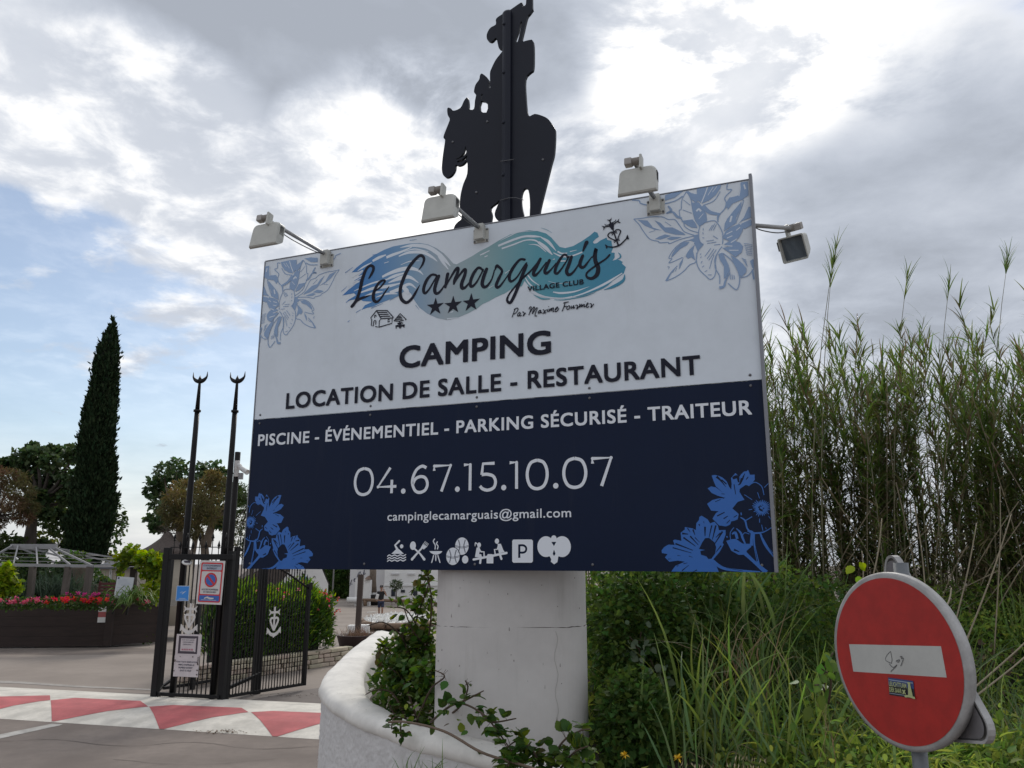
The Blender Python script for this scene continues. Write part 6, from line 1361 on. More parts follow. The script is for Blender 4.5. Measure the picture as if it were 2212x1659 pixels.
panel('paper_notice', ((378, 1371), (436, 1415)), 'paper notice with dark tape border and red phone number, above the scuffed notice', 'notice', note1, [paper, tape, stxt, smag], .075)
def note2(d, w, h):
    for i, (s, a, b) in enumerate((('POUR TOUTE RESERVATION', .09, .93), ("MERCI D'APPELER LE", .18, .82), ('NUMERO SUIVANT', .20, .76), ('04 67 15 10 07', .27, .72))): d.text(s, a * w, b * w, (.66 - .135 * i) * h, .075 * h, 1, .02)
    q_ = random.Random(2)
    for i in range(16):
        u = q_.choice([q_.uniform(.0, 1), q_.choice([.02, .97])]); v = q_.choice([.04, .95]) if .05 < u < .95 else q_.uniform(.05, .95); d.disc(min(max(u, .04), .96) * w, v * h, q_.uniform(.012, .035) * w, q_.uniform(.015, .04) * h, 2, 8)
panel('paper_notice', ((373.5, 1417), (431, 1461)), 'scuffed grey paper notice with four lines of text, lower of the two on the gate', 'notice', note2, [paper, stxt, mat('scuff', (.09, .07, .06), .8)], .075)
c = gpt(*gu(410, 1215), .08); t = thing('solar_lamp', c, 'small white solar lamp slanting under the portal beam left of the no parking sign', 'lamp'); mb = MB(); Mx = orient(Vector((.25, -.35, .8))); mb.lathe(c, [(.085, -.012), (.09, 0), (.085, .012)], 20, Mx); mb.build('body', white_m, t); mb = MB(); mb.bbox(c + Mx @ Vector((0, 0, .014)), (.10, .075, .004), Mx, 0, .001); mb.build('solar_cell', tape, t)
c = PG(342, 1519) + SZ * .06; t = thing('padlock', c, 'red padlock with a steel shackle at the foot of the left gate post', 'padlock'); mb = MB(); mb.bbox(c, (.055, .03, .065), None, 0, .008); mb.build('body', mat('lock_red', (.35, .06, .03), .45), t); mb = MB(); mb.tube([c + Vector((.018 * math.cos(a), 0, .07 + .03 * math.sin(a))) for a in np.linspace(0, math.pi, 9)] + [c + Vector((-.018, 0, .02))], .006, 6); mb.bar(c + Vector((.018, 0, .02)), c + Vector((.018, 0, .07)), .011); mb.build('shackle', iron2, t)

# ================================================================== DARK TIMBER PLANTER with geraniums
timb = mat('dark_timber', (.036, .0225, .0185), .85, var=.35, vscale=2, bump=.3, bscale=20, stretch=(1, 1, 6)); timb2 = mat('timber_cap', (.05, .04, .032), .8, var=.3, vscale=3)
q0, q1, q2 = PG(-210, 1401), PG(232, 1395), PG(338, 1386)
pt_ = thing('timber_planter', q1, 'long dark brown timber planter box along the driveway, full of flowers', 'planter'); PH = 1.13
def plank_wall(a, b, name):
    d = (b - a); Ln = d.length; d = d.normalized(); n = Vector((d.y, -d.x, 0)); M_ = Matrix((d, -n, SZ)).transposed(); mb = MB()
    for i in range(4): mb.bbox((a + b) / 2 + SZ * (PH * (i + .5) / 4), (Ln, .06 - .002 * (i % 2), PH / 4 - .003), M_, 0, .002)
    mb.build(name, timb, pt_)
    mb = MB(); mb.bbox((a + b) / 2 + SZ * (PH + .02) - n * .05, (Ln + .02, .22, .045), M_, 0, .008); mb.build('cap_board', timb2, pt_)
plank_wall(q0, q1, 'front_boards'); plank_wall(q1 + (q2 - q1).normalized() * .06, q2, 'side_boards')
mb = MB(); mb.bbox(q1 + SZ * (PH / 2) + Vector((.0, -.03, 0)), (.20, .12, PH), None, 0, .01); mb.build('corner_post', timb, pt_)
mb = MB(); mb.bbox(q2 + SZ * (PH / 2 + .05), (.16, .12, PH + .1), None, 0, .01); mb.build('corner_post', timb, pt_)
lp = [q0, q1, q2, q2 + Vector((.3, 6, 0)), q0 + Vector((0, 6, 0))]; mb = MB(); mb.add([p + SZ * (PH - .12) for p in lp], [tuple(range(5))]); tag(mb.build('planter_soil', soil), kind='structure')
st_c = (q1 + Vector((-.28, -.05, 0))); mb = MB(); c = P(222, 1325, 22.9); X = (q1 - q0).normalized(); n = Vector((X.y, -X.x, 0)); c = q1 - X * .20 + n * .035 + SZ * .88
for i, (dz, mi, wd) in enumerate(((.15, 0, .27), (0, 1, .26), (-.15, 0, .27))): mb.bbox(c + SZ * dz, (wd, .012, .148), Matrix((X, -n, SZ)).transposed(), mi, .003)
tag(mb.build('reflector_plate', [white_m, mat('dull_red', (.34, .08, .08), .6)], None, c), 'small white red white striped plate on the corner of the timber planter', 'reflector')
gml = leafm('geranium_leaf', (.05, .095, .02), .6, .6, .3); pet_r = leafm('petal_red', (.62, .035, .02), .6, .35, .3); pet_p = leafm('petal_pink', (.60, .13, .18), .6, .4, .3); pet_m = leafm('petal_magenta', (.48, .06, .22), .6, .4, .3)
def geranium(c, col, n, label, w=.3, h=.22):
    t = thing('geranium', c, label, 'flower', 'geraniums along the timber planter')
    p, d_ = blob(c + Vector((0, 0, h * .3)), (w, .2, h * .7), 170, .3); l = .075 * nr.uniform(.6, 1.2, 170); link('leaves', np_mesh('leaves', [leaves(p, d_ + rv(170), rv(170, .8, .6), l, l, 'oval')], gml), t)
    for i in range(max(3, int(n * .8))):
        hc = np.array(c) + np.array([rnd.uniform(-w, w), rnd.uniform(-.25, -.02), h * rnd.uniform(.35, .95)]); ps = hc + rv(22) * .05 * nr.uniform(.6, 1, (22, 1)); link('flower_head', np_mesh('flower_head', [leaves(ps, rv(22), rv(22), .05, .046, 'oval')], col), t)
for px, col, lb_, n, w in ((8, pet_p, 'pale pink geranium at the left picture edge on the timber planter', 4, .25), (38, pet_p, 'pink geranium under the vine at the left end of the planter', 8, .4), (66, pet_p, 'salmon pink geranium at the foot of the left pergola leg', 7, .35), (104, pet_p, 'deep pink geranium left of the vivid red ones', 6, .35), (128, pet_r, 'red geranium next to the deep pink one on the planter', 7, .3), (166, pet_r, 'bright red geranium in the middle of the planter, left of the bigger red one', 6, .3), (187, pet_r, 'largest bright red geranium on the planter', 9, .4), (212, pet_r, 'red geranium above the striped reflector plate', 8, .32), (240, pet_p, 'coral geranium left of the arching spider plant', 7, .3), (312, pet_p, 'coral geranium at the right end of the planter by the gate', 4, .2)):
    geranium(P(px, 1309, 23.1 if px < 230 else 23.6), col, n, lb_, w)
for px, lb_ in ((152, 'magenta geranium behind the planter rim, left of the tree trunk'), (205, 'magenta geranium behind the planter rim, right of the tree trunk'), (222, 'magenta geranium behind the reflector corner')): geranium(P(px, 1296, 24.6), pet_m, 6, lb_, .3, .2)
c = P(285, 1302, 23.5); k = 110; b = np.array(c) + nr.normal(0, .12, (k, 3)) * np.array([1.4, .5, .2]); d0 = rv(k, 1.6, .7); d1 = d0 * np.array([1.6, 1, 0]) + np.array([0, -.2, -1.5]); 
tag(link('spider_plant', np_mesh('spider_plant', [ribbons(b, d0, d1, nr.uniform(.5, 1.15, k), .05, 6)], leafm('agapanthus', (.12, .19, .05), .5, .6, .3)), None, c), 'arching strap leaved plant spilling over the planter corner', 'plant')
b = np.array(PG(324, 1386)) + nr.normal(0, .08, (60, 3)) * np.array([1, 1, 1.6]) + np.array([0, -.12, .15]); tag(link('weed_tuft', np_mesh('weed_tuft', [leaves(b, rv(60, .4), rv(60, 1), .10, .07, 'oval')], gml)), 'green weed growing at the foot of the planter end', 'weed')

# ================================================================== PERGOLA (bare hip roof frame on timber posts)
wht = mat('pergola_white', (.29, .285, .29), .6, var=.2, vscale=5); wood_g = mat('grey_wood', (.115, .095, .082), .85, var=.3, vscale=3, stretch=(3, 3, .6))
pg0 = P(200, 1300, 25.2); pgt = thing('pergola', Vector((pg0.x, pg0.y, 0)), 'white pergola frame with a bare hipped roof on grey timber posts', 'pergola')
YF, YB = 25.2, 29.5; ze = P(200, 1223, YF).z
fr, fl = P(201, 1223, YF), P(-60, 1219, YF); br_ = Vector((fr.x + .35, YB, ze)); bl_ = Vector((fl.x, YB, ze)); r1 = P(119, 1184, 27.3); r0 = P(28, 1178, 27.3)
for a, b, w in ((fr, fl, .09), (br_, bl_, .07), (fr, br_, .07)): mb = MB(); mb.bar(a, b, w); mb.build('eave_beam', wht, pgt)
mb = MB(); mb.bbox((r0 + r1) / 2, ((r1 - r0).length + .1, .14, .17), None, 0, .01); mb.build('ridge_beam', wht, pgt)
for a, b in ((r1, fr), (r1, br_), (r1 + Vector((-.2, 0, 0)), fr.lerp(fl, .18)), (r0.lerp(r1, .55), fr.lerp(fl, .46)), (r0.lerp(r1, .12), fr.lerp(fl, .66)), (r0, fl.lerp(fr, .06)), (r0, bl_.lerp(br_, .1)), (r0.lerp(r1, .2), br_.lerp(bl_, .62)), (r0.lerp(r1, .7), br_.lerp(bl_, .3))):
    mb = MB(); mb.bar(a, b, .042, .055); mb.build('rafter', wht, pgt)
for i in range(1, 5):
    s = i / 5; mb = MB(); mb.tube([fr.lerp(r1, s), fl.lerp(r0, s)], .008, 5); mb.build('wire', wht, pgt)
    mb = MB(); mb.tube([br_.lerp(r1, s), fr.lerp(r1, s)], .008, 5); mb.build('wire', wht, pgt)
for a0, a1, b0 in ((66, 1290, 71), (137, 1292, 148), (151, 1292, 158), (184, 1292, 195)):
    Y = YF if a0 != 151 else YB - 1; bt = P(a0, a1, Y); tp = P(b0, 1224, Y); bt.z = .9; mb = MB(); mb.bar(bt, tp, .17, .15); mb.build('post', wood_g, pgt)

# ================================================================== foliage helpers for trees and bushes
bark = mat('bark', (.085, .07, .058), .9, var=.35, vscale=4, bump=.4, bscale=14, stretch=(3, 3, .7)); bark2 = mat('bark_pale', (.16, .125, .095), .9, var=.35, vscale=3, bump=.3, bscale=14)
def tree(name, label, base, trunks, clumps, m, lsz, shape='oval', cat='tree', wr=.8, bk=None, tr=.16, group=None, droop=.1, ms=None):
    """trunks: point lists; clumps: (centre, radius, number of leaves)"""
    t = thing(name, base, label, cat, group)
    if trunks:
        for tp in trunks:
            pts = catmull(tp, 5); n = len(pts); mb = MB(); mb.tube(pts, [tr * (1 - .65 * i / n) for i in range(n)], 8); mb.build('trunk', bk or bark, t)
        mb = MB()   # limbs from trunk tops to the clumps
        for c, r, n in clumps:
            tp = min((x[-1] for x in trunks), key=lambda p: (p - Vector(c)).length); k = tp.lerp(Vector(c), .5) + Vector((rnd.gauss(0, .1), rnd.gauss(0, .1), -.1)); mb.tube(catmull([tp - SZ * .1, k, Vector(c)], 4), [tr * .32 - tr * .027 * i for i in range(9)], 5, 0, False)
        mb.build('limbs', bk or bark, t)
    ch, mi = [], []
    for c, r, n in clumps:
        n = int(n); p, d_ = blob(c, r, n, .25); l = lsz * nr.uniform(.6, 1.3, n); ch.append(leaves(p, d_ * .6 + rv(n, -droop), rv(n, .9, .6), l, l * wr, shape)); mi.append(rnd.randrange(len(ms)) if ms else 0)
    link('foliage', np_mesh('foliage', ch, ms or [m], mi), t); return t
def rclumps(c, R_, n, r, leaves_, sq=1.0):
    """n small clumps spread over an ellipsoid crown"""
    p, d_ = blob(c, R_, n, .45); return [(Vector(x), (r * rnd.uniform(.7, 1.25), r * rnd.uniform(.7, 1.25), r * rnd.uniform(.6, 1.0) * sq), leaves_) for x in p]
# cypress: dark dense column
CY = 30.0; prof = [(684, 243, 243), (705, 238, 250), (730, 224, 253), (757, 208, 257), (805, 201, 256), (857, 189, 254), (928, 175, 248), (996, 167, 248), (1075, 155, 251), (1134, 144, 243), (1182, 141, 229), (1212, 152, 217), (1226, 165, 208)]
cyb = P(190, 1300, CY); cyb.z = 0; n = 26000; tt = nr.random(n) ** .85; ps = np.zeros((n, 3)); axd = np.zeros((n, 3))
pyy = np.array([a[0] for a in prof]); pl_ = np.array([a[1] for a in prof]); pr_ = np.array([a[2] for a in prof])
zz_ = [P(0, a, CY).z for a in pyy]; xl = [P(l_, a, CY).x for a, l_, _ in prof]; xr = [P(r__, a, CY).x for a, _, r__ in prof]
z = zz_[-1] + (zz_[0] - zz_[-1]) * (1 - np.sqrt(nr.random(n))) ; zo = np.array(zz_[::-1]); z = np.clip(z, zo[0], zo[-1]); cx_ = (np.interp(z, zo, xl[::-1]) + np.interp(z, zo, xr[::-1])) / 2; rx = (np.interp(z, zo, xr[::-1]) - np.interp(z, zo, xl[::-1])) / 2
an = nr.uniform(0, 2 * np.pi, n); lump = 1 + .07 * np.sin(an * 5 + z * 2.1) + .06 * np.sin(an * 3 - z * 4.3) + .06 * np.sin(z * 9 + an * 7) + .05 * np.sin(z * 17 - an * 4); rr2 = np.sqrt(nr.uniform(.55, 1, n)) * lump * (rx * .90 - .03)
ps[:, 0] = cx_ + rr2 * np.cos(an); ps[:, 1] = CY + rr2 * np.sin(an); ps[:, 2] = z + nr.normal(0, .05, n); sp_ = nr.random(n) < .05; ps[sp_, :2] += (np.stack([np.cos(an), np.sin(an)], 1) * nr.uniform(.03, .16, (n, 1)))[sp_]; axd[:, 0] = np.cos(an) * .6; axd[:, 1] = np.sin(an) * .6; axd[:, 2] = 1.4; axd += nr.normal(0, .35, (n, 3))
cyt = thing('cypress', cyb, 'tall narrow dark cypress, highest tree on the left', 'tree'); l = .17 * nr.uniform(.6, 1.3, n); link('foliage', np_mesh('foliage', [leaves(ps, axd, rv(n, .2), l, l * .42, 'lance')], leafm('cypress_green', (.019, .034, .015), .75, 1.0, .08, .1)), cyt)
mb = MB(); mb.tube([cyb, cyb.lerp(P(205, 1000, CY), 1.0)], [.2, .12], 8); mb.build('trunk', bark, cyt)
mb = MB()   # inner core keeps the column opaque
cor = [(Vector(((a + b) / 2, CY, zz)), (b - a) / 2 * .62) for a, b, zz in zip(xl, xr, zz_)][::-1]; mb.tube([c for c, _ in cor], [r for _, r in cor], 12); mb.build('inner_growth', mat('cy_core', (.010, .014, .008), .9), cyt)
# plane trees behind the pergola
dk = leafm('plane_dark', (.055, .092, .036), .5, .95, .38); tam = leafm('tamarisk_rust', (.15, .10, .055), .7, .6, .25); tam2 = leafm('tamarisk_olive', (.115, .105, .042), .7, .6, .25); lg = leafm('light_green', (.10, .13, .028), .55, .7, .4); mg = leafm('mid_green', (.045, .075, .02), .6, .7, .3)
Y = 33; b = P(62, 1290, Y); b.z = -.2
cr = [(P(x, y, Y + rnd.uniform(-1, 1)), (r * .8, r * .8, r * .66), 200) for x, y, r in ((50, 990, .55), (78, 985, .5), (108, 1000, .5), (135, 985, .6), (160, 980, .5), (90, 1030, .7), (60, 1030, .6), (125, 1035, .65), (155, 1030, .6), (30, 1000, .35), (8, 1005, .35), (105, 1070, .45), (80, 1075, .5), (145, 1075, .4), (60, 1090, .35), (100, 1110, .3), (128, 1110, .3), (150, 1180, .35), (90, 1180, .3), (70, 970, .3), (112, 975, .3))]
tree('plane_tree', 'broad dark leaved tree with a leaning trunk left of the cypress', b, [[b, P(62, 1200, Y), P(68, 1140, Y), P(76, 1090, Y)], [P(64, 1180, Y), P(45, 1178, Y), P(40, 1160, Y)]], cr, dk, .22, 'ivy', tr=.34)
Y = 31; b = P(-30, 1290, Y); b.z = 0
tree('tamarisk', 'rusty brown feathery tamarisk at the left picture edge', b, [[b, P(-25, 1180, Y), P(-10, 1110, Y)]], [(P(x, y, Y + rnd.uniform(-.8, .8)), (r, r, r * .6), 420) for x, y, r in ((5, 1030, .5), (30, 1035, .5), (0, 1070, .6), (45, 1060, .5), (25, 1085, .5), (60, 1095, .4), (10, 1110, .4), (52, 1120, .3), (-15, 1050, .6), (-10, 1130, .35))], tam, .2, 'lance', wr=.17, ms=[tam, tam, tam2])
Y = 34; b = P(150, 1290, Y); b.z = 0
tree('light_green_tree', 'loose light green tree half hidden behind the cypress', b, [[b, P(150, 1180, Y), P(140, 1110, Y)]], [(P(x, y, Y + rnd.uniform(-1, 1)), (r, r, r * .8), n_) for x, y, r, n_ in ((120, 1090, .6, 300), (145, 1060, .5, 260), (105, 1120, .5, 260), (130, 1140, .5, 240), (100, 1160, .4, 160), (250, 1140, .45, 130), (240, 1170, .4, 90), (258, 1120, .3, 60), (140, 1180, .4, 100), (245, 1095, .3, 70), (235, 1200, .3, 50))], lg, .17, 'oval', ms=[lg, mg])
Y = 32.5; b = P(10, 1290, Y); b.z = 0
tree('shrub', 'dark green shrub under the tamarisk at the left edge, above the pergola', b, None, [(P(x, y, Y), (.6, .6, .4), 260) for x, y in ((10, 1175), (32, 1180), (20, 1200), (45, 1205), (-5, 1195))], mg, .15, 'oval', 'shrub')
# pair of trees behind the poles
Y = 46; b = P(448, 1290, Y); b.z = -.6
cr = [(P(x, y, Y + rnd.uniform(-1.5, 1.5)), (r * .82, r * .82, r * .68), 135) for x, y, r in ((355, 1020, .7), (382, 1012, .8), (340, 1045, .7), (330, 1060, .6), (365, 1050, .9), (400, 1030, .8), (430, 1020, .8), (455, 1015, .8), (475, 1030, .7), (345, 1085, .7), (338, 1120, .6), (365, 1110, .7), (480, 1060, .8), (500, 1060, .6), (515, 1075, .6), (350, 1135, .5), (500, 1100, .6), (460, 1125, .5), (480, 1130, .4), (410, 1060, .9), (440, 1050, .9), (336, 1140, .3), (400, 1115, .7), (440, 1100, .7), (470, 1095, .7))]
tree('plane_tree', 'round dark leaved tree behind the two horn topped poles', b, [[b, P(443, 1200, Y), P(436, 1160, Y), P(418, 1125, Y)], [P(445, 1180, Y), P(456, 1140, Y), P(465, 1120, Y)], [P(390, 1290, Y), P(388, 1160, Y), P(385, 1110, Y)]], cr, dk, .26, 'ivy', tr=.3, bk=bark2)
Y = 42; b = P(402, 1290, Y); b.z = -.6
tree('tamarisk', 'golden brown feathery tamarisk in front of the round dark tree', b, [[b, P(404, 1190, Y), P(412, 1120, Y)], [P(408, 1240, Y), P(425, 1150, Y), P(430, 1100, Y)]], [(P(x, y, Y + rnd.uniform(-.8, .8)), (r, r, r * .75), 420) for x, y, r in ((425, 1065, .8), (445, 1060, .8), (400, 1085, .7), (455, 1085, .8), (430, 1090, .8), (380, 1075, .6), (470, 1045, .5), (460, 1030, .4), (365, 1100, .5), (375, 1125, .5), (410, 1120, .6), (450, 1115, .6), (395, 1055, .6), (390, 1130, .45), (420, 1150, .4))], tam2, .26, 'lance', wr=.17, bk=bark2, tr=.17, ms=[tam2, leafm('tamarisk_gold', (.165, .135, .05), .7, .6, .35), tam2])
Y = 40; b = P(545, 1290, Y); b.z = -.5
tree('tamarisk', 'thin feathery tree showing at the left edge of the billboard', b, [[b, P(545, 1180, Y), P(540, 1090, Y)]], [(P(x, y, Y + rnd.uniform(-.5, .5)), (.45, .4, .4), 190) for x, y in ((520, 1060), (525, 1090), (515, 1120), (528, 1130), (520, 1160), (512, 1185), (535, 1070), (545, 1100), (500, 1140))], tam2, .24, 'lance', wr=.17, tr=.12, ms=[tam2, tam2, mg])
# old trunks behind the pergola
for x0, x1, w, lb_ in ((172, 178, .30, 'thick grey trunk standing inside the planter behind the pergola posts'), (205, 208, .2, 'short forked trunk right of the pergola')):
    bb_ = P(x0, 1300, 26.6); bb_.z = .9; tp = P(x1, 1222 if w > .25 else 1262, 26.6); mb = MB(); mb.tube(catmull([bb_, bb_.lerp(tp, .5) + Vector((.05, 0, 0)), tp], 4), [w * 1.15, w, w * .95, w * .9, w * .9, w * .9, w * .92, w * .95, w * 1.05], 10); tag(mb.build('tree_trunk', bark2, None, bb_), lb_, 'trunk')
# shrubs in the planter bed
for px, py, r, m, lb_ in ((20, 1262, 1.0, mg, 'green shrub behind the young vine at the left edge'), (60, 1250, 1.0, dk, 'dark shrub between the left pergola leg and the next'), (105, 1255, 1.1, mg, 'wide dark green shrub in the middle under the pergola'), (140, 1250, .9, dk, 'dark shrub behind the three close pergola posts'), (215, 1276, .5, dk, 'dark shrub in front of the beige house'), (238, 1272, .45, mg, 'green shrub under the roof of the beige house')):
    c = P(px, py, 27.5); b = Vector((c.x, c.y, .9)); tree('shrub', lb_, b, None, [(c + Vector((rnd.gauss(0, r * .5), rnd.gauss(0, .4), rnd.gauss(-.1, r * .3))), (r * .45, r * .4, r * .38), 260) for _ in range(9)], m, .13, 'oval', 'shrub', ms=[m, mg, ug1])
c = P(118, 1285, 26); k = 380; b = np.array(c) + nr.normal(0, 1, (k, 3)) * np.array([.75, .3, .08]); d0 = rv(k, 2.0, .5); tag(link('ornamental_grass', np_mesh('ornamental_grass', [ribbons(b, d0, d0 + rv(k, -.8, 1), nr.uniform(.5, 1.0, k), .03, 4)], leafm('bluegrass', (.06, .095, .06), .6, .5, .3)), None, c), 'bluish ornamental grass under the pergola, left of the close posts', 'grass clump')
vin = leafm('vine_leaf', (.21, .30, .022), .5, .7, .55)
c0 = P(15, 1290, 24.4); tree('young_vine', 'bright yellow green young vine at the left picture edge', Vector((c0.x, c0.y, .9)), None, [(P(x, y, 24.4), (r, r, r), n_) for x, y, r, n_ in ((12, 1240, .22, 90), (16, 1228, .15, 50), (8, 1258, .26, 110), (22, 1268, .2, 80), (36, 1262, .15, 50), (30, 1275, .14, 40), (4, 1275, .2, 60))], vin, .17, 'ivy', 'vine')
# vine arch, board, bench
arch = thing('wooden_arch', P(290, 1300, 24.6), 'dark wooden arch overgrown by a bright vine, left of the gate', 'arch'); mb = MB()
for a, b in (((255, 1300), (262, 1218)), ((284, 1300), (290, 1225)), ((335, 1310), (344, 1218))): mb = MB(); mb.bar(P(*a, 24.8), P(*b, 24.8), .16); mb.build('post', mat('arch_wood', (.035, .026, .02), .85), arch)
for a, b, w in (((254, 1220), (356, 1216), .12), ((290, 1228), (356, 1226), .07), ((300, 1205), (330, 1236), .06), ((326, 1205), (352, 1228), .06)): mb = MB(); mb.bar(P(*a, 24.9), P(*b, 24.8), w); mb.build('cross_beam', MATS['arch_wood'], arch)
vc = []
for x, y, r, n_ in ((262, 1212, .18, 40), (270, 1200, .22, 60), (282, 1192, .2, 60), (294, 1194, .16, 44), (304, 1200, .16, 40), (326, 1206, .2, 70), (340, 1212, .2, 70), (330, 1226, .24, 80), (342, 1236, .2, 60), (322, 1240, .18, 50), (336, 1256, .24, 80), (324, 1266, .2, 50), (340, 1276, .2, 50), (330, 1290, .16, 36), (256, 1226, .12, 20), (300, 1216, .14, 26), (314, 1206, .1, 20), (260, 1240, .1, 12), (336, 1198, .1, 20), (283, 1184, .1, 18)):
    c = P(x, y, 24.5 + rnd.uniform(-.3, .3)); vc += [(c, (r, r, r), n_), (c + Vector((rnd.gauss(0, r), rnd.gauss(0, .1), rnd.gauss(0, r))), (r * .5, r * .5, r * .5), n_ * .3)]
tree('vine', 'bright yellow green vine covering the wooden arch left of the gate', P(320, 1300, 24.6), None, vc, vin, .15, 'ivy', 'vine', ms=[vin, vin, leafm('vine_dark', (.11, .17, .02), .5, .5, .45)])
c = P(268, 1270, 24.2); t = thing('information_board', Vector((c.x, c.y, .9)), 'white printed information board leaning in front of the wooden arch', 'board'); mb = MB(); w, hh = .50, .62; Mb = Matrix.Rotation(R(4), 3, 'Y'); mb.bbox(c, (w, .03, hh), Mb, 0, .006); Xb, Zb = Mb @ Vector((1, 0, 0)), Mb @ SZ
d = Decals(c - Xb * w / 2 - Zb * hh / 2 - Vector((0, .015, 0)), Xb, Zb, Vector((0, -1, 0)), mb, .002, .0003); q = random.Random(6)
for i in range(15):
    if i in (6, 8, 11): continue
    d.stroke([(.06 + (.1 if i in (0, 5) else 0), hh - .07 - i * .034), (w - .06 - q.uniform(0, .16), hh - .07 - i * .034)], .010, 1, 0, False)
d.put([(.03, hh - .07), (.08, hh - .07), (.08, hh - .02), (.03, hh - .02)], [(0, 1, 2, 3)], 2); mb.build('panel', [mat('board_white', (.50, .52, .54), .5), sgrey, stxt], t)
for s in (-.2, .2): mb = MB(); mb.bar(c + Xb * s - Zb * .3, c + Xb * s * 1.0 - Zb * .75, .05); mb.build('leg', iron2, t)
c = P(232, 1272, 25.4); t = thing('red_bench', Vector((c.x, c.y, .95)), 'dark red slatted bench back between the shrub and the information board', 'bench'); dr_ = mat('dark_red', (.085, .015, .015), .6)
mb = MB()
for i in range(4): mb.bbox(c + SZ * (-.15 + i * .1), (.55, .03, .07), None, 0, .006)
mb.build('backrest', dr_, t)
for s in (-.25, .25): mb = MB(); mb.bar(c + Vector((s, .03, -.4)), c + Vector((s, .03, .22)), .05); mb.build('leg', dr_, t)

# ================================================================== HOUSES beyond
wall_w = mat('house_white', (.72, .71, .69), .9, var=.08, vscale=.5); wall_g = mat('house_grey_white', (.60, .59, .59), .9, var=.08, vscale=.5); beige = mat('house_beige', (.36, .32, .26), .9, var=.08, vscale=1, stretch=(.3, .3, 6)); slate = mat('slate', (.10, .105, .125), .8, var=.2, vscale=2); thatch = mat('thatch', (.105, .082, .072), .95, var=.45, vscale=3, bump=.6, bscale=10, stretch=(5, 5, .8)); win = mat('window_dark', (.03, .035, .045), .15); bluep = mat('door_blue', (.02, .12, .42), .5); tile = mat('roof_tile', (.16, .10, .07), .9, var=.3, vscale=3)  # two house tones: white, and a greyer white
def hbox(mb, x0, x1, y0, y1, z0, z1, mi=0): mb.box(Vector(((x0 + x1) / 2, (y0 + y1) / 2, (z0 + z1) / 2)), (x1 - x0, y1 - y0, z1 - z0), None, mi)
# beige bungalow with slate roof
Y = 46; a = P(203, 1250, Y); b = P(325, 1250, Y); zt2 = P(230, 1224, Y).z; t = thing('bungalow', Vector((a.x, Y, -.7)), 'low beige house with a grey slate roof right of the cypress', 'house')
mb = MB(); hbox(mb, a.x, b.x, Y, Y + 6, -.7, zt2); mb.build('wall', beige, t)
mb = MB(); zr = P(250, 1203, Y).z; ov = .25; x0, x1 = a.x - ov, b.x + ov
vs = [(x0, Y - ov, zt2), (x1, Y - ov, zt2), (x1, Y + 6 + ov, zt2), (x0, Y + 6 + ov, zt2), (x0 + 1.3, Y + 3, zr + .1), (x1 - 1.3, Y + 3, zr + .1)]
mb.add(vs, [(0, 1, 5, 4), (1, 2, 5), (2, 3, 4, 5), (3, 0, 4), (0, 3, 2, 1)]); hbox(mb, x0 - .02, x1 + .02, Y - ov - .04, Y - ov - .004, zt2 - .12, zt2 - .006); rf = mb.build('roof', slate, t)
mb = MB(); p = P(239, 1207, Y + 1.5); hbox(mb, p.x - .18, p.x + .18, Y + 1.2, Y + 1.7, p.z - .5, p.z + .25); mb.build('chimney', iron2, rf)
for xa, xb in ((208, 217), (236, 243)):
    p, p2 = P(xa, 1246, Y - .03), P(xb, 1229, Y - .03); mb = MB(); hbox(mb, p.x, p2.x, Y - .06, Y + .02, p.z - .6, p2.z); w_ = mb.build('window', white_m, t); mb = MB(); hbox(mb, p.x + .06, p2.x - .06, Y - .075, Y - .05, p.z - .5, p2.z - .06); mb.build('pane', win, w_)
# hut with pointed thatched roof
Y = 40; ap = P(363, 1152, Y); eL = P(303, 1196, Y); t = thing('thatched_hut', Vector((ap.x, Y, -.5)), 'beige hut with a pointed grey thatched roof behind the vine arch', 'hut'); cx = ap.x; rad = cx - eL.x + .2
mb = MB(); mb.lathe(Vector((cx, Y, 0)), [(rad, eL.z - .1), (rad * .74, eL.z + (ap.z - eL.z) * .2), (rad * .46, eL.z + (ap.z - eL.z) * .46), (rad * .24, eL.z + (ap.z - eL.z) * .72), (.16, ap.z - .02), (.12, ap.z + .05)], 26)
bm_j = random.Random(1); mb.v = [(x + bm_j.uniform(-.03, .03), y, zv_ + bm_j.uniform(-.03, .03)) for x, y, zv_ in mb.v]; rf = mb.build('roof', thatch, t)
k = 60; b = np.array([ap] * k) + nr.normal(0, .05, (k, 3)); d0 = rv(k, .4) * np.array([1.6, .6, 1]); link('ridge_tuft', np_mesh('ridge_tuft', [ribbons(b, d0, d0, nr.uniform(.3, .75, k), .05, 3)], thatch), rf)
mb = MB(); mb.lathe(Vector((cx, Y, 0)), [(rad * .86, -.6), (rad * .86, eL.z)], 26); mb.build('wall', beige, t)
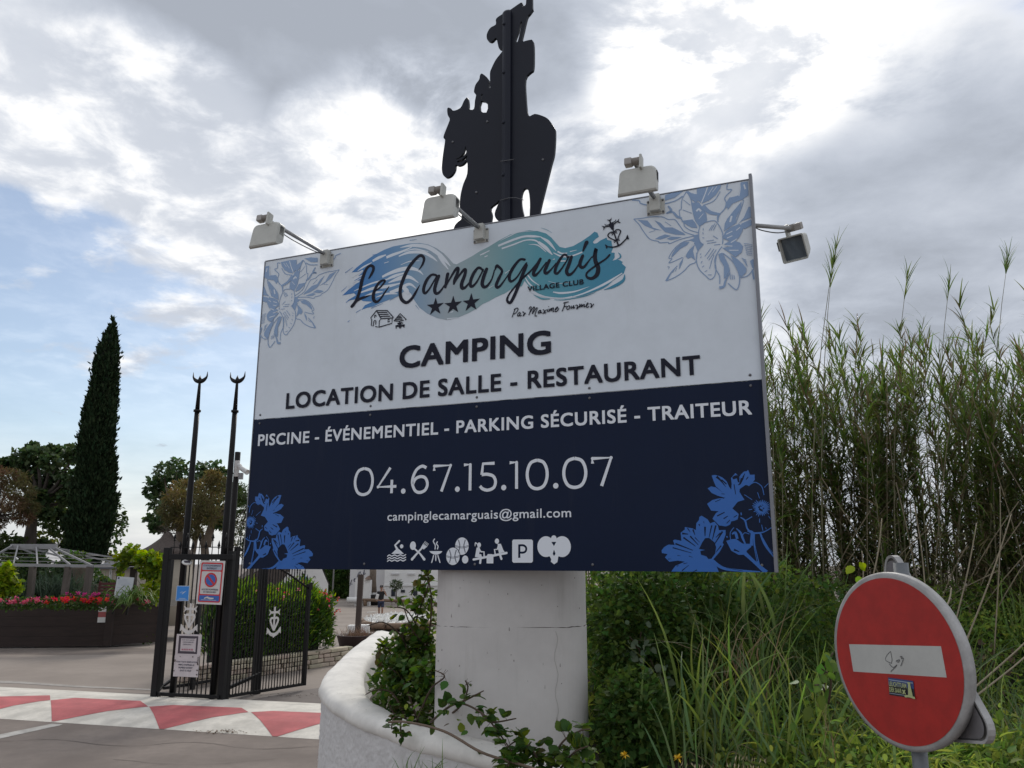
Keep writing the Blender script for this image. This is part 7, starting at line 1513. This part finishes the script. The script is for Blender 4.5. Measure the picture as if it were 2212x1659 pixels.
# white gabled house behind the pergola
Y = 52; a = P(38, 1240, Y); b = P(103, 1240, Y); zt2 = P(60, 1222, Y).z; zr = P(68, 1172, Y).z; t = thing('gabled_house', Vector((a.x, Y, -.7)), 'white gabled house with a thatched porch seen through the pergola frame', 'house')
mb = MB(); cx = (a.x + b.x) / 2; vs = [(a.x, Y, -.7), (b.x, Y, -.7), (b.x, Y, zt2), (cx, Y, zr), (a.x, Y, zt2)]; mb.add(vs + [(x, Y + 8, z_) for x, y, z_ in vs], [(0, 1, 2, 3, 4), (9, 8, 7, 6, 5), (0, 4, 9, 5), (1, 6, 7, 2)]); mb.build('wall', wall_w, t)
mb = MB()
for s, e in ((a.x - .3, -1), (b.x + .3, 1)): mb.add([(s, Y - .2, zt2 - .25), (cx, Y - .2, zr + .08), (cx, Y + 8.2, zr + .08), (s, Y + 8.2, zt2 - .25), (s, Y - .2, zt2 - .10), (cx, Y - .2, zr + .28), (cx, Y + 8.2, zr + .28), (s, Y + 8.2, zt2 - .10)], [(0, 1, 2, 3), (7, 6, 5, 4), (0, 4, 5, 1), (3, 2, 6, 7), (0, 3, 7, 4)])
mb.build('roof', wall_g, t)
p0, p1, p2 = P(58, 1215, Y - .6), P(90, 1215, Y - .6), P(74, 1193, Y - .6); mb = MB(); mb.add([p0, p1, p2, p0 + Vector((.3, .55, 0)), p1 + Vector((-.3, .55, 0)), p2 + Vector((0, .55, 0))], [(0, 1, 2), (0, 2, 5, 3), (1, 4, 5, 2), (0, 3, 4, 1)]); mb.build('porch_roof', thatch, t)
for xa in (66, 84): p = P(xa, 1226, Y - .03); mb = MB(); hbox(mb, p.x - .25, p.x + .25, Y - .05, Y + .02, p.z - .35, p.z + .25); mb.build('window', win, t)
# white cabin with a blue door
Y = 50; a = P(606, 1262, Y); b = P(709, 1262, Y); zt2 = P(700, 1262, Y).z; t = thing('white_cabin', Vector((a.x, Y, -.7)), 'white gable cabin with a blue door frame and long thatched roof behind the hedge', 'house'); cx = P(650, 1200, Y).x; zr = P(650, 1196, Y).z
mb = MB(); vs = [(a.x, Y, -.7), (b.x, Y, -.7), (b.x, Y, zt2), (cx + 1.0, Y, zr - .25), (cx, Y, zr), (a.x, Y, zt2)]; mb.add(vs + [(x - 2.5, Y + 9, z_) for x, y, z_ in vs], [(0, 1, 2, 3, 4, 5), (1, 7, 8, 2), (0, 5, 11, 6)]); mb.build('wall', wall_w, t)
mb = MB()
tl = [(a.x - 3.6, Y + 1.4, zt2 - .3), (a.x - .1, Y + .05, zt2 - .25), (cx - .05, Y + .05, zr + .05), (cx - 3.2, Y + 5, zr + .05)]; tr_ = [(b.x + .12, Y + .05, zt2 - .1), (b.x - 2.2, Y + 9, zt2 - .1), (cx - 3.2, Y + 9, zr + .05), (cx - .05, Y + .05, zr + .06), (cx + 1.05, Y + .05, zr - .18)]
mb.add(tl + [(x, y, z_ + .2) for x, y, z_ in tl], [(3, 2, 1, 0), (4, 5, 6, 7), (0, 1, 5, 4), (1, 2, 6, 5)]); mb.add(tr_, [(0, 1, 2, 3, 4)]); mb.build('roof', thatch, t)
p, p2 = P(647, 1270, Y), P(665, 1246, Y); mb = MB(); hbox(mb, p.x, p2.x, Y - .08, Y + .02, -.6, p2.z); dd_ = mb.build('door', bluep, t); mb = MB(); hbox(mb, p.x + .1, p2.x - .1, Y - .10, Y - .07, -.6, p2.z - .16); mb.build('curtain', mat('curtain_red', (.35, .09, .05), .8), dd_)
p = P(656, 1240.5, Y); mb = MB(); hbox(mb, p.x - .05, p.x + .05, Y - .03, Y + .01, p.z - .04, p.z + .04); mb.build('vent', iron2, t)
p = P(679, 1247, Y - .02); mb = MB(); mb.tube([p + Vector((.055 * math.cos(x), 0, .07 * math.sin(x))) for x in np.linspace(-.6, math.pi + .6, 9)], .014, 5); mb.build('horseshoe', iron2, t)
# white reception building
Y = 66; a, m_, b = P(754, 1290, Y), P(833, 1290, Y), P(1010, 1290, Y); t = thing('white_building', Vector((a.x, Y, -.7)), 'white two part building with a moulding and small windows at the end of the driveway', 'building')
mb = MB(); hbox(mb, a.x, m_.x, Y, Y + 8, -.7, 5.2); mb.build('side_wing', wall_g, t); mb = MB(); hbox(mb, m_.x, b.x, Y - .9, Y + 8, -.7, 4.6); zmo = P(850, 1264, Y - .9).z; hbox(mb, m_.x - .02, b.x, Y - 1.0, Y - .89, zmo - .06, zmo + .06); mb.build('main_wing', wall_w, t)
for xa, ya, xb, yb in ((845, 1288, 854, 1273), (866, 1280, 875, 1274), (892, 1288, 902, 1273)): p, p2 = P(xa, ya, Y - .9), P(xb, yb, Y - .9); mb = MB(); hbox(mb, p.x, p2.x, Y - .96, Y - .88, p.z, p2.z); mb.build('window', win, t)
for xa, xb in ((845, 862), (880, 896)): p, p2 = P(xa, 1241, Y - .9), P(xb, 1238, Y - .9); mb = MB(); hbox(mb, p.x, p2.x, Y - 1.05, Y - .88, p.z, p2.z); mb.build('window_sill', wall_g, t)
p = P(770, 1252, Y - .01); mb = MB(); d = Decals(p, Vector((1, 0, 0)), SZ, Vector((0, -1, 0)), mb, .012, .001)
for pts in ([(-.5, -.5), (-.42, -.2), (-.35, .0), (-.45, -.3), (-.3, -.35)], [(-.2, -.1), (-.1, .1), (-.2, .0), (-.15, -.15), (-.02, -.05)], [(.05, .2), (.15, .5), (.3, .6), (.2, .35), (.12, .15), (.3, .2)], [(.3, .3), (.4, .45), (.38, .25), (.5, .4)], [(.5, .3), (.6, .75), (.58, .4), (.7, .5)]): d.stroke(pts, .05, 0, 4, False)
mb.build('wall_lettering', stxt, t)
wl, wr_ = P(766, 1292, Y - 6), P(800, 1253, Y - 6); t = thing('white_kiosk', Vector((wl.x, Y - 6, -.7)), 'low white wall block with a small tiled roof in front of the building', 'kiosk'); mb = MB(); hbox(mb, wl.x, wr_.x, Y - 6, Y - 4, -.68, wr_.z); mb.build('wall', wall_w, t)
p, p2 = P(787, 1252, Y - 6), P(800, 1244, Y - 6); mb = MB(); mb.add([(p.x, Y - 6.2, p.z), (p2.x, Y - 6.2, p.z), (p2.x - .2, Y - 5, p2.z), (p.x + .1, Y - 5, p2.z), (p2.x, Y - 4, p.z), (p.x, Y - 4, p.z)], [(0, 1, 2, 3), (3, 2, 4, 5), (1, 4, 2), (0, 3, 5), (0, 5, 4, 1)]); mb.build('roof', tile, t)
p = P(805, 1280, Y - 5); t = thing('palm_trunk', Vector((p.x, p.y, -.68)), 'straight palm trunk rising from a dark tub before the white building', 'palm'); mb = MB(); tp = P(806, 1225, Y - 5); mb.tube([p, p.lerp(tp, .5), tp + SZ * .5], [.30, .24, .26], 9); mb.build('trunk', bark2, t); mb = MB(); mb.lathe(Vector((p.x, p.y, -.66)), [(.45, 0), (.55, .7), (.5, .72)], 12); p3_ = P(805, 1281, Y - 5); mb.build('tub', iron2, t)
p = P(856, 1286, Y - 4); c = P(856, 1264, Y - 4); t = tree('topiary', 'small round topiary tree on a thin stem before the white building', Vector((p.x, p.y, -.68)), [[Vector((p.x, p.y, -.6)), c]], [(c, (.42, .42, .38), 380), (c + SZ * .1, (.5, .5, .2), 120)], mg, .16, 'lance', 'topiary', wr=.3, tr=.05)
# street light pole and dark trees behind the cabin
p = P(718, 1290, 58); mb = MB(); mb.lathe(Vector((p.x, 58, -.7)), [(.06, 0), (.045, 6)], 8); tag(mb.build('light_pole', mat('pole_grey', (.2, .2, .2), .6), None, Vector((p.x, 58, -.7))), 'thin grey pole before the dark trees between cabin and white building', 'pole')
for px, lb_ in ((712, 'dark conifer behind the white cabin, left of the thin pole'), (735, 'dark conifer behind the thin grey pole'), (752, 'dark conifer touching the white building')):
    Y = 72; b = P(px, 1290, Y); b.z = -.7; tree('conifer', lb_, b, [[b, P(px, 1240, Y), P(px, 1180, Y)]], rclumps(P(px, 1245, Y), (.9, .9, 2.3), 24, .6, 190), ug1, .28, 'lance', wr=.25)
# ================================================================== OLEANDER HEDGE on a dry stone wall
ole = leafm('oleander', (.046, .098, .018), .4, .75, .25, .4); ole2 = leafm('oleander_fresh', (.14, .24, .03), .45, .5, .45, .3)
sa, sb = PG(395, 1483), PG(747, 1432); sd_ = (sb - sa).normalized(); sn = Vector((sd_.y, -sd_.x, 0)); SL = (sb - sa).length
stone = mat('dry_stone', (.50, .43, .33), .9, var=.25, vscale=5, bump=.5, bscale=22, island=.4)
stw = thing('dry_stone_wall', sa, 'low dry stone wall of pale slabs under the oleander hedge', 'wall'); mb = MB(); q = random.Random(12); z0 = 0
for row in range(4):
    u = q.uniform(-.2, 0); hh = .085 + .02 * q.random()
    while u < SL:
        w = q.uniform(.16, .42); c = sa + sd_ * (u + w / 2) + sn * q.uniform(-.03, .03) + SZ * (z0 + hh / 2); mb.bbox(c, (w - .02, .26 + q.uniform(-.04, .04), hh - .012), Matrix((sd_, -sn, SZ)).transposed() @ Matrix.Rotation(q.gauss(0, .03), 3, 'Y'), 0, .018); u += w
    z0 += hh
mb.build('slabs', stone, stw); mb = MB(); mb.box((sa + sb) / 2 + SZ * .17 - sn * .1, (SL, .12, .32), Matrix((sd_, -sn, SZ)).transposed()); mb.build('earth_core', soil, stw)
hd = thing('oleander_hedge', sa - sn * 1, 'thick green oleander hedge with pink and red flowers behind the gate', 'hedge')
n = 15000; u = .30 + .70 * nr.random(n); prof_w = .9; a_ = nr.uniform(0, np.pi, n); rr3 = nr.uniform(.75, 1.0, n)
HL = SL - .2; cen = np.array(sa)[None, :] + np.array(sd_)[None, :] * (u * (HL + .3))[:, None] - np.array(sn)[None, :] * .95
hgt = 1.86 + .10 * np.sin(u * 17) + .06 * np.sin(u * 41); endr = np.clip(np.minimum((1 - u) * HL / .7, (u - .28) * HL / .5), 0, 1) ** .5
ps = cen + np.array(sn)[None, :] * (np.cos(a_) * rr3 * .95 * endr)[:, None]; ps[:, 2] = .36 + (hgt - .40) * (np.sin(a_) ** .65) * rr3 * (.55 + .45 * endr)
k2 = nr.random(n) < .22; ps[k2, 2] = nr.uniform(.35, 1.6, k2.sum()); ps[k2] += np.array(sn)[None, :] * .1
axd = np.stack([np.array(sn)[0] * np.cos(a_), np.array(sn)[1] * np.cos(a_), np.sin(a_) * 1.0 + .5], 1) + nr.normal(0, .55, (n, 3)); axd[:, 2] += .25
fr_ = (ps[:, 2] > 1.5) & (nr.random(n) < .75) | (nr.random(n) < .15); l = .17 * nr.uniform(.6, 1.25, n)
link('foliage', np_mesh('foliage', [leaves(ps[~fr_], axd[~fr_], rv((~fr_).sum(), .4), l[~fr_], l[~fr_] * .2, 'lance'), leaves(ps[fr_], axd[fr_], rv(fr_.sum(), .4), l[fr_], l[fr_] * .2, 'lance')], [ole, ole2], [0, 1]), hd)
mb = MB()
for i in range(46): c = sa + sd_ * ((.34 + .66 * i / 45) * HL) - sn * rnd.uniform(.7, 1.2); mb.tube([c + SZ * .25, c + SZ * 1.2 + sd_ * rnd.uniform(-.2, .2)], .02, 5)
mb.build('stems', bark, hd)
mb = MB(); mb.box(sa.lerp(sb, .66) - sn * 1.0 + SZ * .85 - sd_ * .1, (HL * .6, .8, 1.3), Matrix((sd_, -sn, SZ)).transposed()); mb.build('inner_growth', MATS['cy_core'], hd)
fp = []
for px, py in ((693, 1278), (703, 1285), (712, 1287), (730, 1292), (707, 1296), (688, 1317), (711, 1312), (732, 1318), (725, 1324), (645, 1275), (600, 1272), (572, 1270), (620, 1280), (612, 1290), (700, 1279), (560, 1275)): fp.append(np.array(plane_hit(px, py, sa - sn * .05, sn)) + rv(5) * .03)
fp = np.concatenate(fp); kf = len(fp); sel = nr.random(kf) < .5; link('flowers', np_mesh('flowers', [leaves(fp[sel], rv(sel.sum()), rv(sel.sum()), .055, .04, 'oval'), leaves(fp[~sel], rv((~sel).sum()), rv((~sel).sum()), .055, .04, 'oval')], [leafm('ole_pink', (.62, .22, .22), .6, .4, .3), pet_r], [0, 1]), hd)
# brown wooden post, round tub, stones
p = PG(772, 1378); tp = P(780, 1241, p.y); mb = MB(); mb.bar(p, tp, .17, .15, 0, Vector((0, 1, 0))); tag(mb.build('wooden_post', mat('brown_post', (.07, .05, .042), .85, var=.3, vscale=4, stretch=(4, 4, .6)), None, p), 'weathered brown wooden post at the right end of the oleander hedge', 'post')
p = PG(770, 1408); t = thing('round_tub', p, 'dark brown round tub with dry grass beside the curved wall', 'tub'); mb = MB(); mb.lathe(p, [(.42, 0), (.55, .42), (.58, .45), (.52, .45), (.5, .38)], 18); mb.build('tub', mat('tub_brown', (.055, .035, .035), .7), t)
k = 260; b = np.array(p) + np.array([0, 0, .4]) + nr.normal(0, .22, (k, 3)) * np.array([1, 1, .1]); d0 = rv(k, 1.6, .7); link('dry_grass', np_mesh('dry_grass', [ribbons(b, d0, d0 + rv(k, -.4, .8), nr.uniform(.15, .4, k), .012, 3)], leafm('dry_brown', (.20, .13, .085), .8, .5, .2)), t)
for px, py, s, lb_ in ((764, 1372, .3, 'square white painted stone behind the brown post'), (783, 1371, .34, 'square white painted stone right of the brown post')): c = PG(px, py); mb = MB(); mb.bbox(c + SZ * .16, (s * 1.3, .35, .34), Matrix.Rotation(.1, 3, 'Z'), 0, .04); tag(mb.build('white_stone', wall_w, None, c), lb_, 'stone')
# gravel bed edged with logs
gz = zg(0, 31); ctr = PG(868, 1346, gz); gv = mat('white_gravel', (.78, .77, .74), .9, var=.12, vscale=8, bump=1, bscale=18)
t = thing('gravel_bed', ctr, 'oval bed of white gravel edged with brown logs behind the brambles', 'flower bed'); rx_, ry_ = 1.62, 3.6; mb = MB()
mb.grid(lambda u, v: ctr + Vector((rx_ * v * math.cos(u * 2 * math.pi), ry_ * v * math.sin(u * 2 * math.pi), .20 + .05 * (1 - v))), 40, 8); mb.build('gravel', gv, t)
k = 1500; an = nr.uniform(0, 6.28, k); rr4 = np.sqrt(nr.random(k)) * .96; pp = np.array(ctr) + np.stack([rx_ * rr4 * np.cos(an), ry_ * rr4 * np.sin(an), np.full(k, .25)], 1); tag(link('pebbles', np_mesh('pebbles', [leaves(pp, rv(k), rv(k, 1.5), .12, .11, 'rhomb')], gv), t), None, None, None, 'stuff')
lgm = mat('log', (.22, .145, .095), .85, var=.35, vscale=3, stretch=(.6, 5, 5)); nl = 15
for i in range(nl):
    a0, a1 = 2 * math.pi * i / nl + .02, 2 * math.pi * (i + 1) / nl - .02; mb = MB(); mb.tube([ctr + Vector((rx_ * math.cos(a), ry_ * math.sin(a), .13)) for a in (a0, (a0 + a1) / 2, a1)], .13, 9); mb.build('log', lgm, t)
# low log barrier, yellow can, white sleeve
a, b = P(777, 1300, 60), P(900, 1304, 58); a.z = zg(0, 60) + .42; b.z = a.z; t = thing('log_barrier', a, 'low horizontal log barrier at the far edge of the parking area', 'barrier'); mb = MB(); mb.tube([a, b], .11, 9); mb.build('rail', lgm, t)
for s in (.1, .4, .7, .95): p = a.lerp(b, s); mb = MB(); mb.tube([Vector((p.x, p.y, -.7)), Vector((p.x, p.y, a.z))], .13, 8); mb.build('post', lgm, t)
mb = MB(); mb.tube([a - Vector((.9, 0, .02)), a + Vector((.25, 0, -.02))], .22, 10); tag(mb.build('white_sleeve', wall_w, None, a), 'white end sleeve of the far log barrier', 'sleeve')
c = P(785, 1293, 62); t = thing('yellow_can', Vector((c.x, 62, -.68)), 'bright yellow canister standing at the far wall left of the person', 'canister'); mb = MB(); z0 = P(785, 1298, 62).z; z1 = P(785, 1289, 62).z; hbox(mb, c.x - .3, c.x + .3, 61.8, 62.2, -.68, z1); mb.build('body', mat('yellow', (.62, .60, .02), .5), t); mb = MB(); mb.lathe(Vector((c.x - .1, 62, z1)), [(.12, 0), (.12, .1)], 10); mb.build('cap', iron2, t)
# worn marks on the parking area
ground_poly('parking_marks', [[PG(x, y, -.66) for x, y in q_] for q_ in (((792, 1322), (812, 1320.5), (812, 1322), (793, 1323.5)), ((840, 1325), (875, 1323), (875, 1324.5), (842, 1326.5)))], MATS['worn_paint'], .02)

# ================================================================== PERSON
skin_m = mat('skin', (.34, .19, .13), .55); shirt = mat('shirt_black', (.012, .012, .014), .8); shorts = mat('shorts_navy', (.018, .026, .06), .8); capm = mat('cap_dark', (.03, .02, .022), .8)
def skin_mesh(nodes, edges, sub=2):
    me = bpy.data.meshes.new('sk'); me.from_pydata([n[:3] for n in nodes], edges, []); bm = bmesh.new(); bm.from_mesh(me); ly = bm.verts.layers.skin.verify(); bm.verts.ensure_lookup_table()
    for v, n in zip(bm.verts, nodes): r = n[3]; v[ly].radius = r if isinstance(r, tuple) else (r, r)
    bm.verts[0][ly].use_root = True; bm.to_mesh(me); bm.free(); o = bpy.data.objects.new('sk', me); COL.objects.link(o); o.modifiers.new('s', 'SKIN').use_smooth_shade = True; m2 = o.modifiers.new('u', 'SUBSURF'); m2.levels = sub; m2.render_levels = sub
    dg = bpy.context.evaluated_depsgraph_get(); dg.update(); r = bpy.data.meshes.new_from_object(o.evaluated_get(dg)); bpy.data.objects.remove(o); bpy.data.meshes.remove(me)
    for p in r.polygons: p.use_smooth = True
    return r
def arm_hand(nodes, edges, sh, el, wr, hd_dir, curl):
    k = len(nodes); up = Vector(hd_dir).normalized(); w = Vector(wr); sidev = up.cross(Vector((0, -1, 0.2))).normalized(); nodes += [(*sh, .055), (*el, .040), (*wr, .027), (*(w + up * .05), (.032, .018)), (*(w + up * .085), (.036, .015))]; edges += [(k, k + 1), (k + 1, k + 2), (k + 2, k + 3), (k + 3, k + 4)]
    fn = Vector(curl)
    for j, (s, ln) in enumerate(((-.027, .062), (-.009, .075), (.009, .07), (.027, .055))):
        b = w + up * .09 + sidev * s; m = b + up * ln * .5 + fn * ln * .2; e = m + up * ln * .35 + fn * ln * .4; q_ = len(nodes); nodes += [(*b, .009), (*m, .0085), (*e, .007)]; edges += [(k + 4, q_), (q_, q_ + 1), (q_ + 1, q_ + 2)]
    b = w + up * .035 + sidev * -.035; e = b + up * .05 + sidev * -.03 + fn * .02; q_ = len(nodes); nodes += [(*b, .011), (*e, .008)]; edges += [(k + 3, q_), (q_, q_ + 1)]
    return k
def person(base, scale, label):
    t = thing('person', base, label, 'person')
    def put(name, me, m):
        me.transform(Matrix.Diagonal((scale, scale, scale, 1))); me.materials.clear(); me.materials.append(m); me.transform(Matrix.Translation(base)); return link(name, me, t)
    N = [(0, 0, .93, (.15, .105)), (0, .01, 1.08, (.13, .09)), (0, .01, 1.25, (.155, .10)), (0, .01, 1.39, (.15, .085)), (0, 0, 1.47, (.06, .06)), (0, -.01, 1.53, .052), (0, -.025, 1.60, (.070, .078)), (0, -.03, 1.67, (.078, .095)), (0, -.02, 1.73, (.065, .08))]
    Ed = [(i, i + 1) for i in range(8)]
    k = arm_hand(N, Ed, (.19, .01, 1.40), (.30, -.06, 1.20), (.20, -.14, 1.44), (-.35, -.05, 1), (-.6, .2, 0)); Ed.append((3, k))     # raised to the ear
    k = arm_hand(N, Ed, (-.19, .01, 1.40), (-.27, .05, 1.13), (-.22, -.14, 1.02), (.1, -.7, -.5), (.4, 0, -.3)); Ed.append((3, k))   # holding the parcel
    for hip, kn, an_, toe in (((.09, 0, .88, .088), (.10, -.10, .50, .060), (.07, .02, .09, .040), (.08, -.12, .03, .035)), ((-.09, 0, .88, .088), (-.11, .02, .50, .058), (-.13, .24, .14, .038), (-.13, .14, .03, .034))):
        k = len(N); N += [hip, kn, (*[(kn[i] + an_[i]) / 2 + (.02 if i == 1 else 0) for i in range(3)], .052), an_, toe]; Ed += [(0, k), (k, k + 1), (k + 1, k + 2), (k + 2, k + 3), (k + 3, k + 4)]
    body = put('body', skin_mesh(N, Ed), skin_m)
    N = [(0, 0, .92, (.165, .12)), (0, .01, 1.08, (.15, .105)), (0, .01, 1.25, (.172, .115)), (0, .01, 1.38, (.165, .10)), (0, 0, 1.45, (.085, .075)), (.19, .01, 1.40, .07), (.27, -.035, 1.25, .062), (-.19, .01, 1.40, .07), (-.25, .04, 1.22, .062)]
    put('shirt', skin_mesh(N, [(0, 1), (1, 2), (2, 3), (3, 4), (3, 5), (5, 6), (3, 7), (7, 8)]), shirt)
    N = [(0, 0, .93, (.16, .115)), (.09, 0, .85, .105), (.10, -.055, .66, .092), (.102, -.085, .53, .088), (-.09, 0, .85, .105), (-.105, .01, .66, .092), (-.112, .02, .53, .088)]
    put('shorts', skin_mesh(N, [(0, 1), (1, 2), (2, 3), (0, 4), (4, 5), (5, 6)]), shorts)
    mb = MB(); mb.lathe(Vector((0, -.02, 1.70)), [(.092, -.01), (.098, .02), (.092, .06), (.065, .095), (.0, .105)], 16); mb.grid(lambda u, v: Vector(((u - .5) * .16, -.10 - .085 * v * (1 - (2 * u - 1) ** 2 * .5), 1.705 - .03 * v)), 8, 4)
    mb.lathe(Vector((0, -.108, 1.745)), [(.022, 0), (.018, .006)], 8, orient(Vector((0, -1, .2))), 1); me = mb.mesh('cap', [capm]); me.transform(Matrix.Diagonal((scale, scale, scale, 1))); me.transform(Matrix.Translation(base)); me.materials.append(white_m); link('cap', me, t)
    for s in (-1, 1):
        mb = MB(); c = Vector((s * .028, -.112, 1.655)); mb.lathe(c, [(.010, 0), (.008, .004)], 8, orient(Vector((0, -1, 0)))); me = mb.mesh('eye', [stxt]); me.transform(Matrix.Diagonal((scale, scale, scale, 1))); me.transform(Matrix.Translation(base)); link('eye', me, t)
        mb = MB(); mb.lathe(Vector((s * .078, -.02, 1.65)), [(.028, -.008), (.03, .006), (.018, .014)], 10, orient(Vector((s, -.3, 0)))); me = mb.mesh('ear', [skin_m]); me.transform(Matrix.Diagonal((scale, scale, scale, 1))); me.transform(Matrix.Translation(base)); link('ear', me, t)
    mb = MB(); mb.box((0, -.125, 1.625), (.026, .03, .045), None, 0, .5); me = mb.mesh('nose', [skin_m]); me.transform(Matrix.Diagonal((scale, scale, scale, 1))); me.transform(Matrix.Translation(base)); link('nose', me, t)
    mb = MB(); mb.box((0, -.112, 1.585), (.05, .012, .010)); me = mb.mesh('mouth', [mat('lip', (.22, .08, .07), .6)]); me.transform(Matrix.Diagonal((scale, scale, scale, 1))); me.transform(Matrix.Translation(base)); link('mouth', me, t)
    for a in ((.08, -.07, .035), (-.13, .19, .035)):
        mb = MB(); mb.bbox(Vector(a), (.095, .25, .07), None, 0, .025); me = mb.mesh('shoe', [mat('shoe', (.10, .06, .045), .7)]); me.transform(Matrix.Diagonal((scale, scale, scale, 1))); me.transform(Matrix.Translation(base)); link('shoe', me, t)
    return t
pb = PG(822, 1334.5, zg(0, 44)); person(pb, 1.0, 'person in black shirt, navy shorts and dark cap walking with one hand to the ear')
c = pb + Vector((-.20, -.20, 1.16)); mb = MB(); mb.bbox(c, (.17, .13, .30), Matrix.Rotation(.25, 3, 'Y'), 0, .04); tag(mb.build('white_bundle', white_m, None, c), 'white bundle carried under the arm of the walking person', 'bundle')
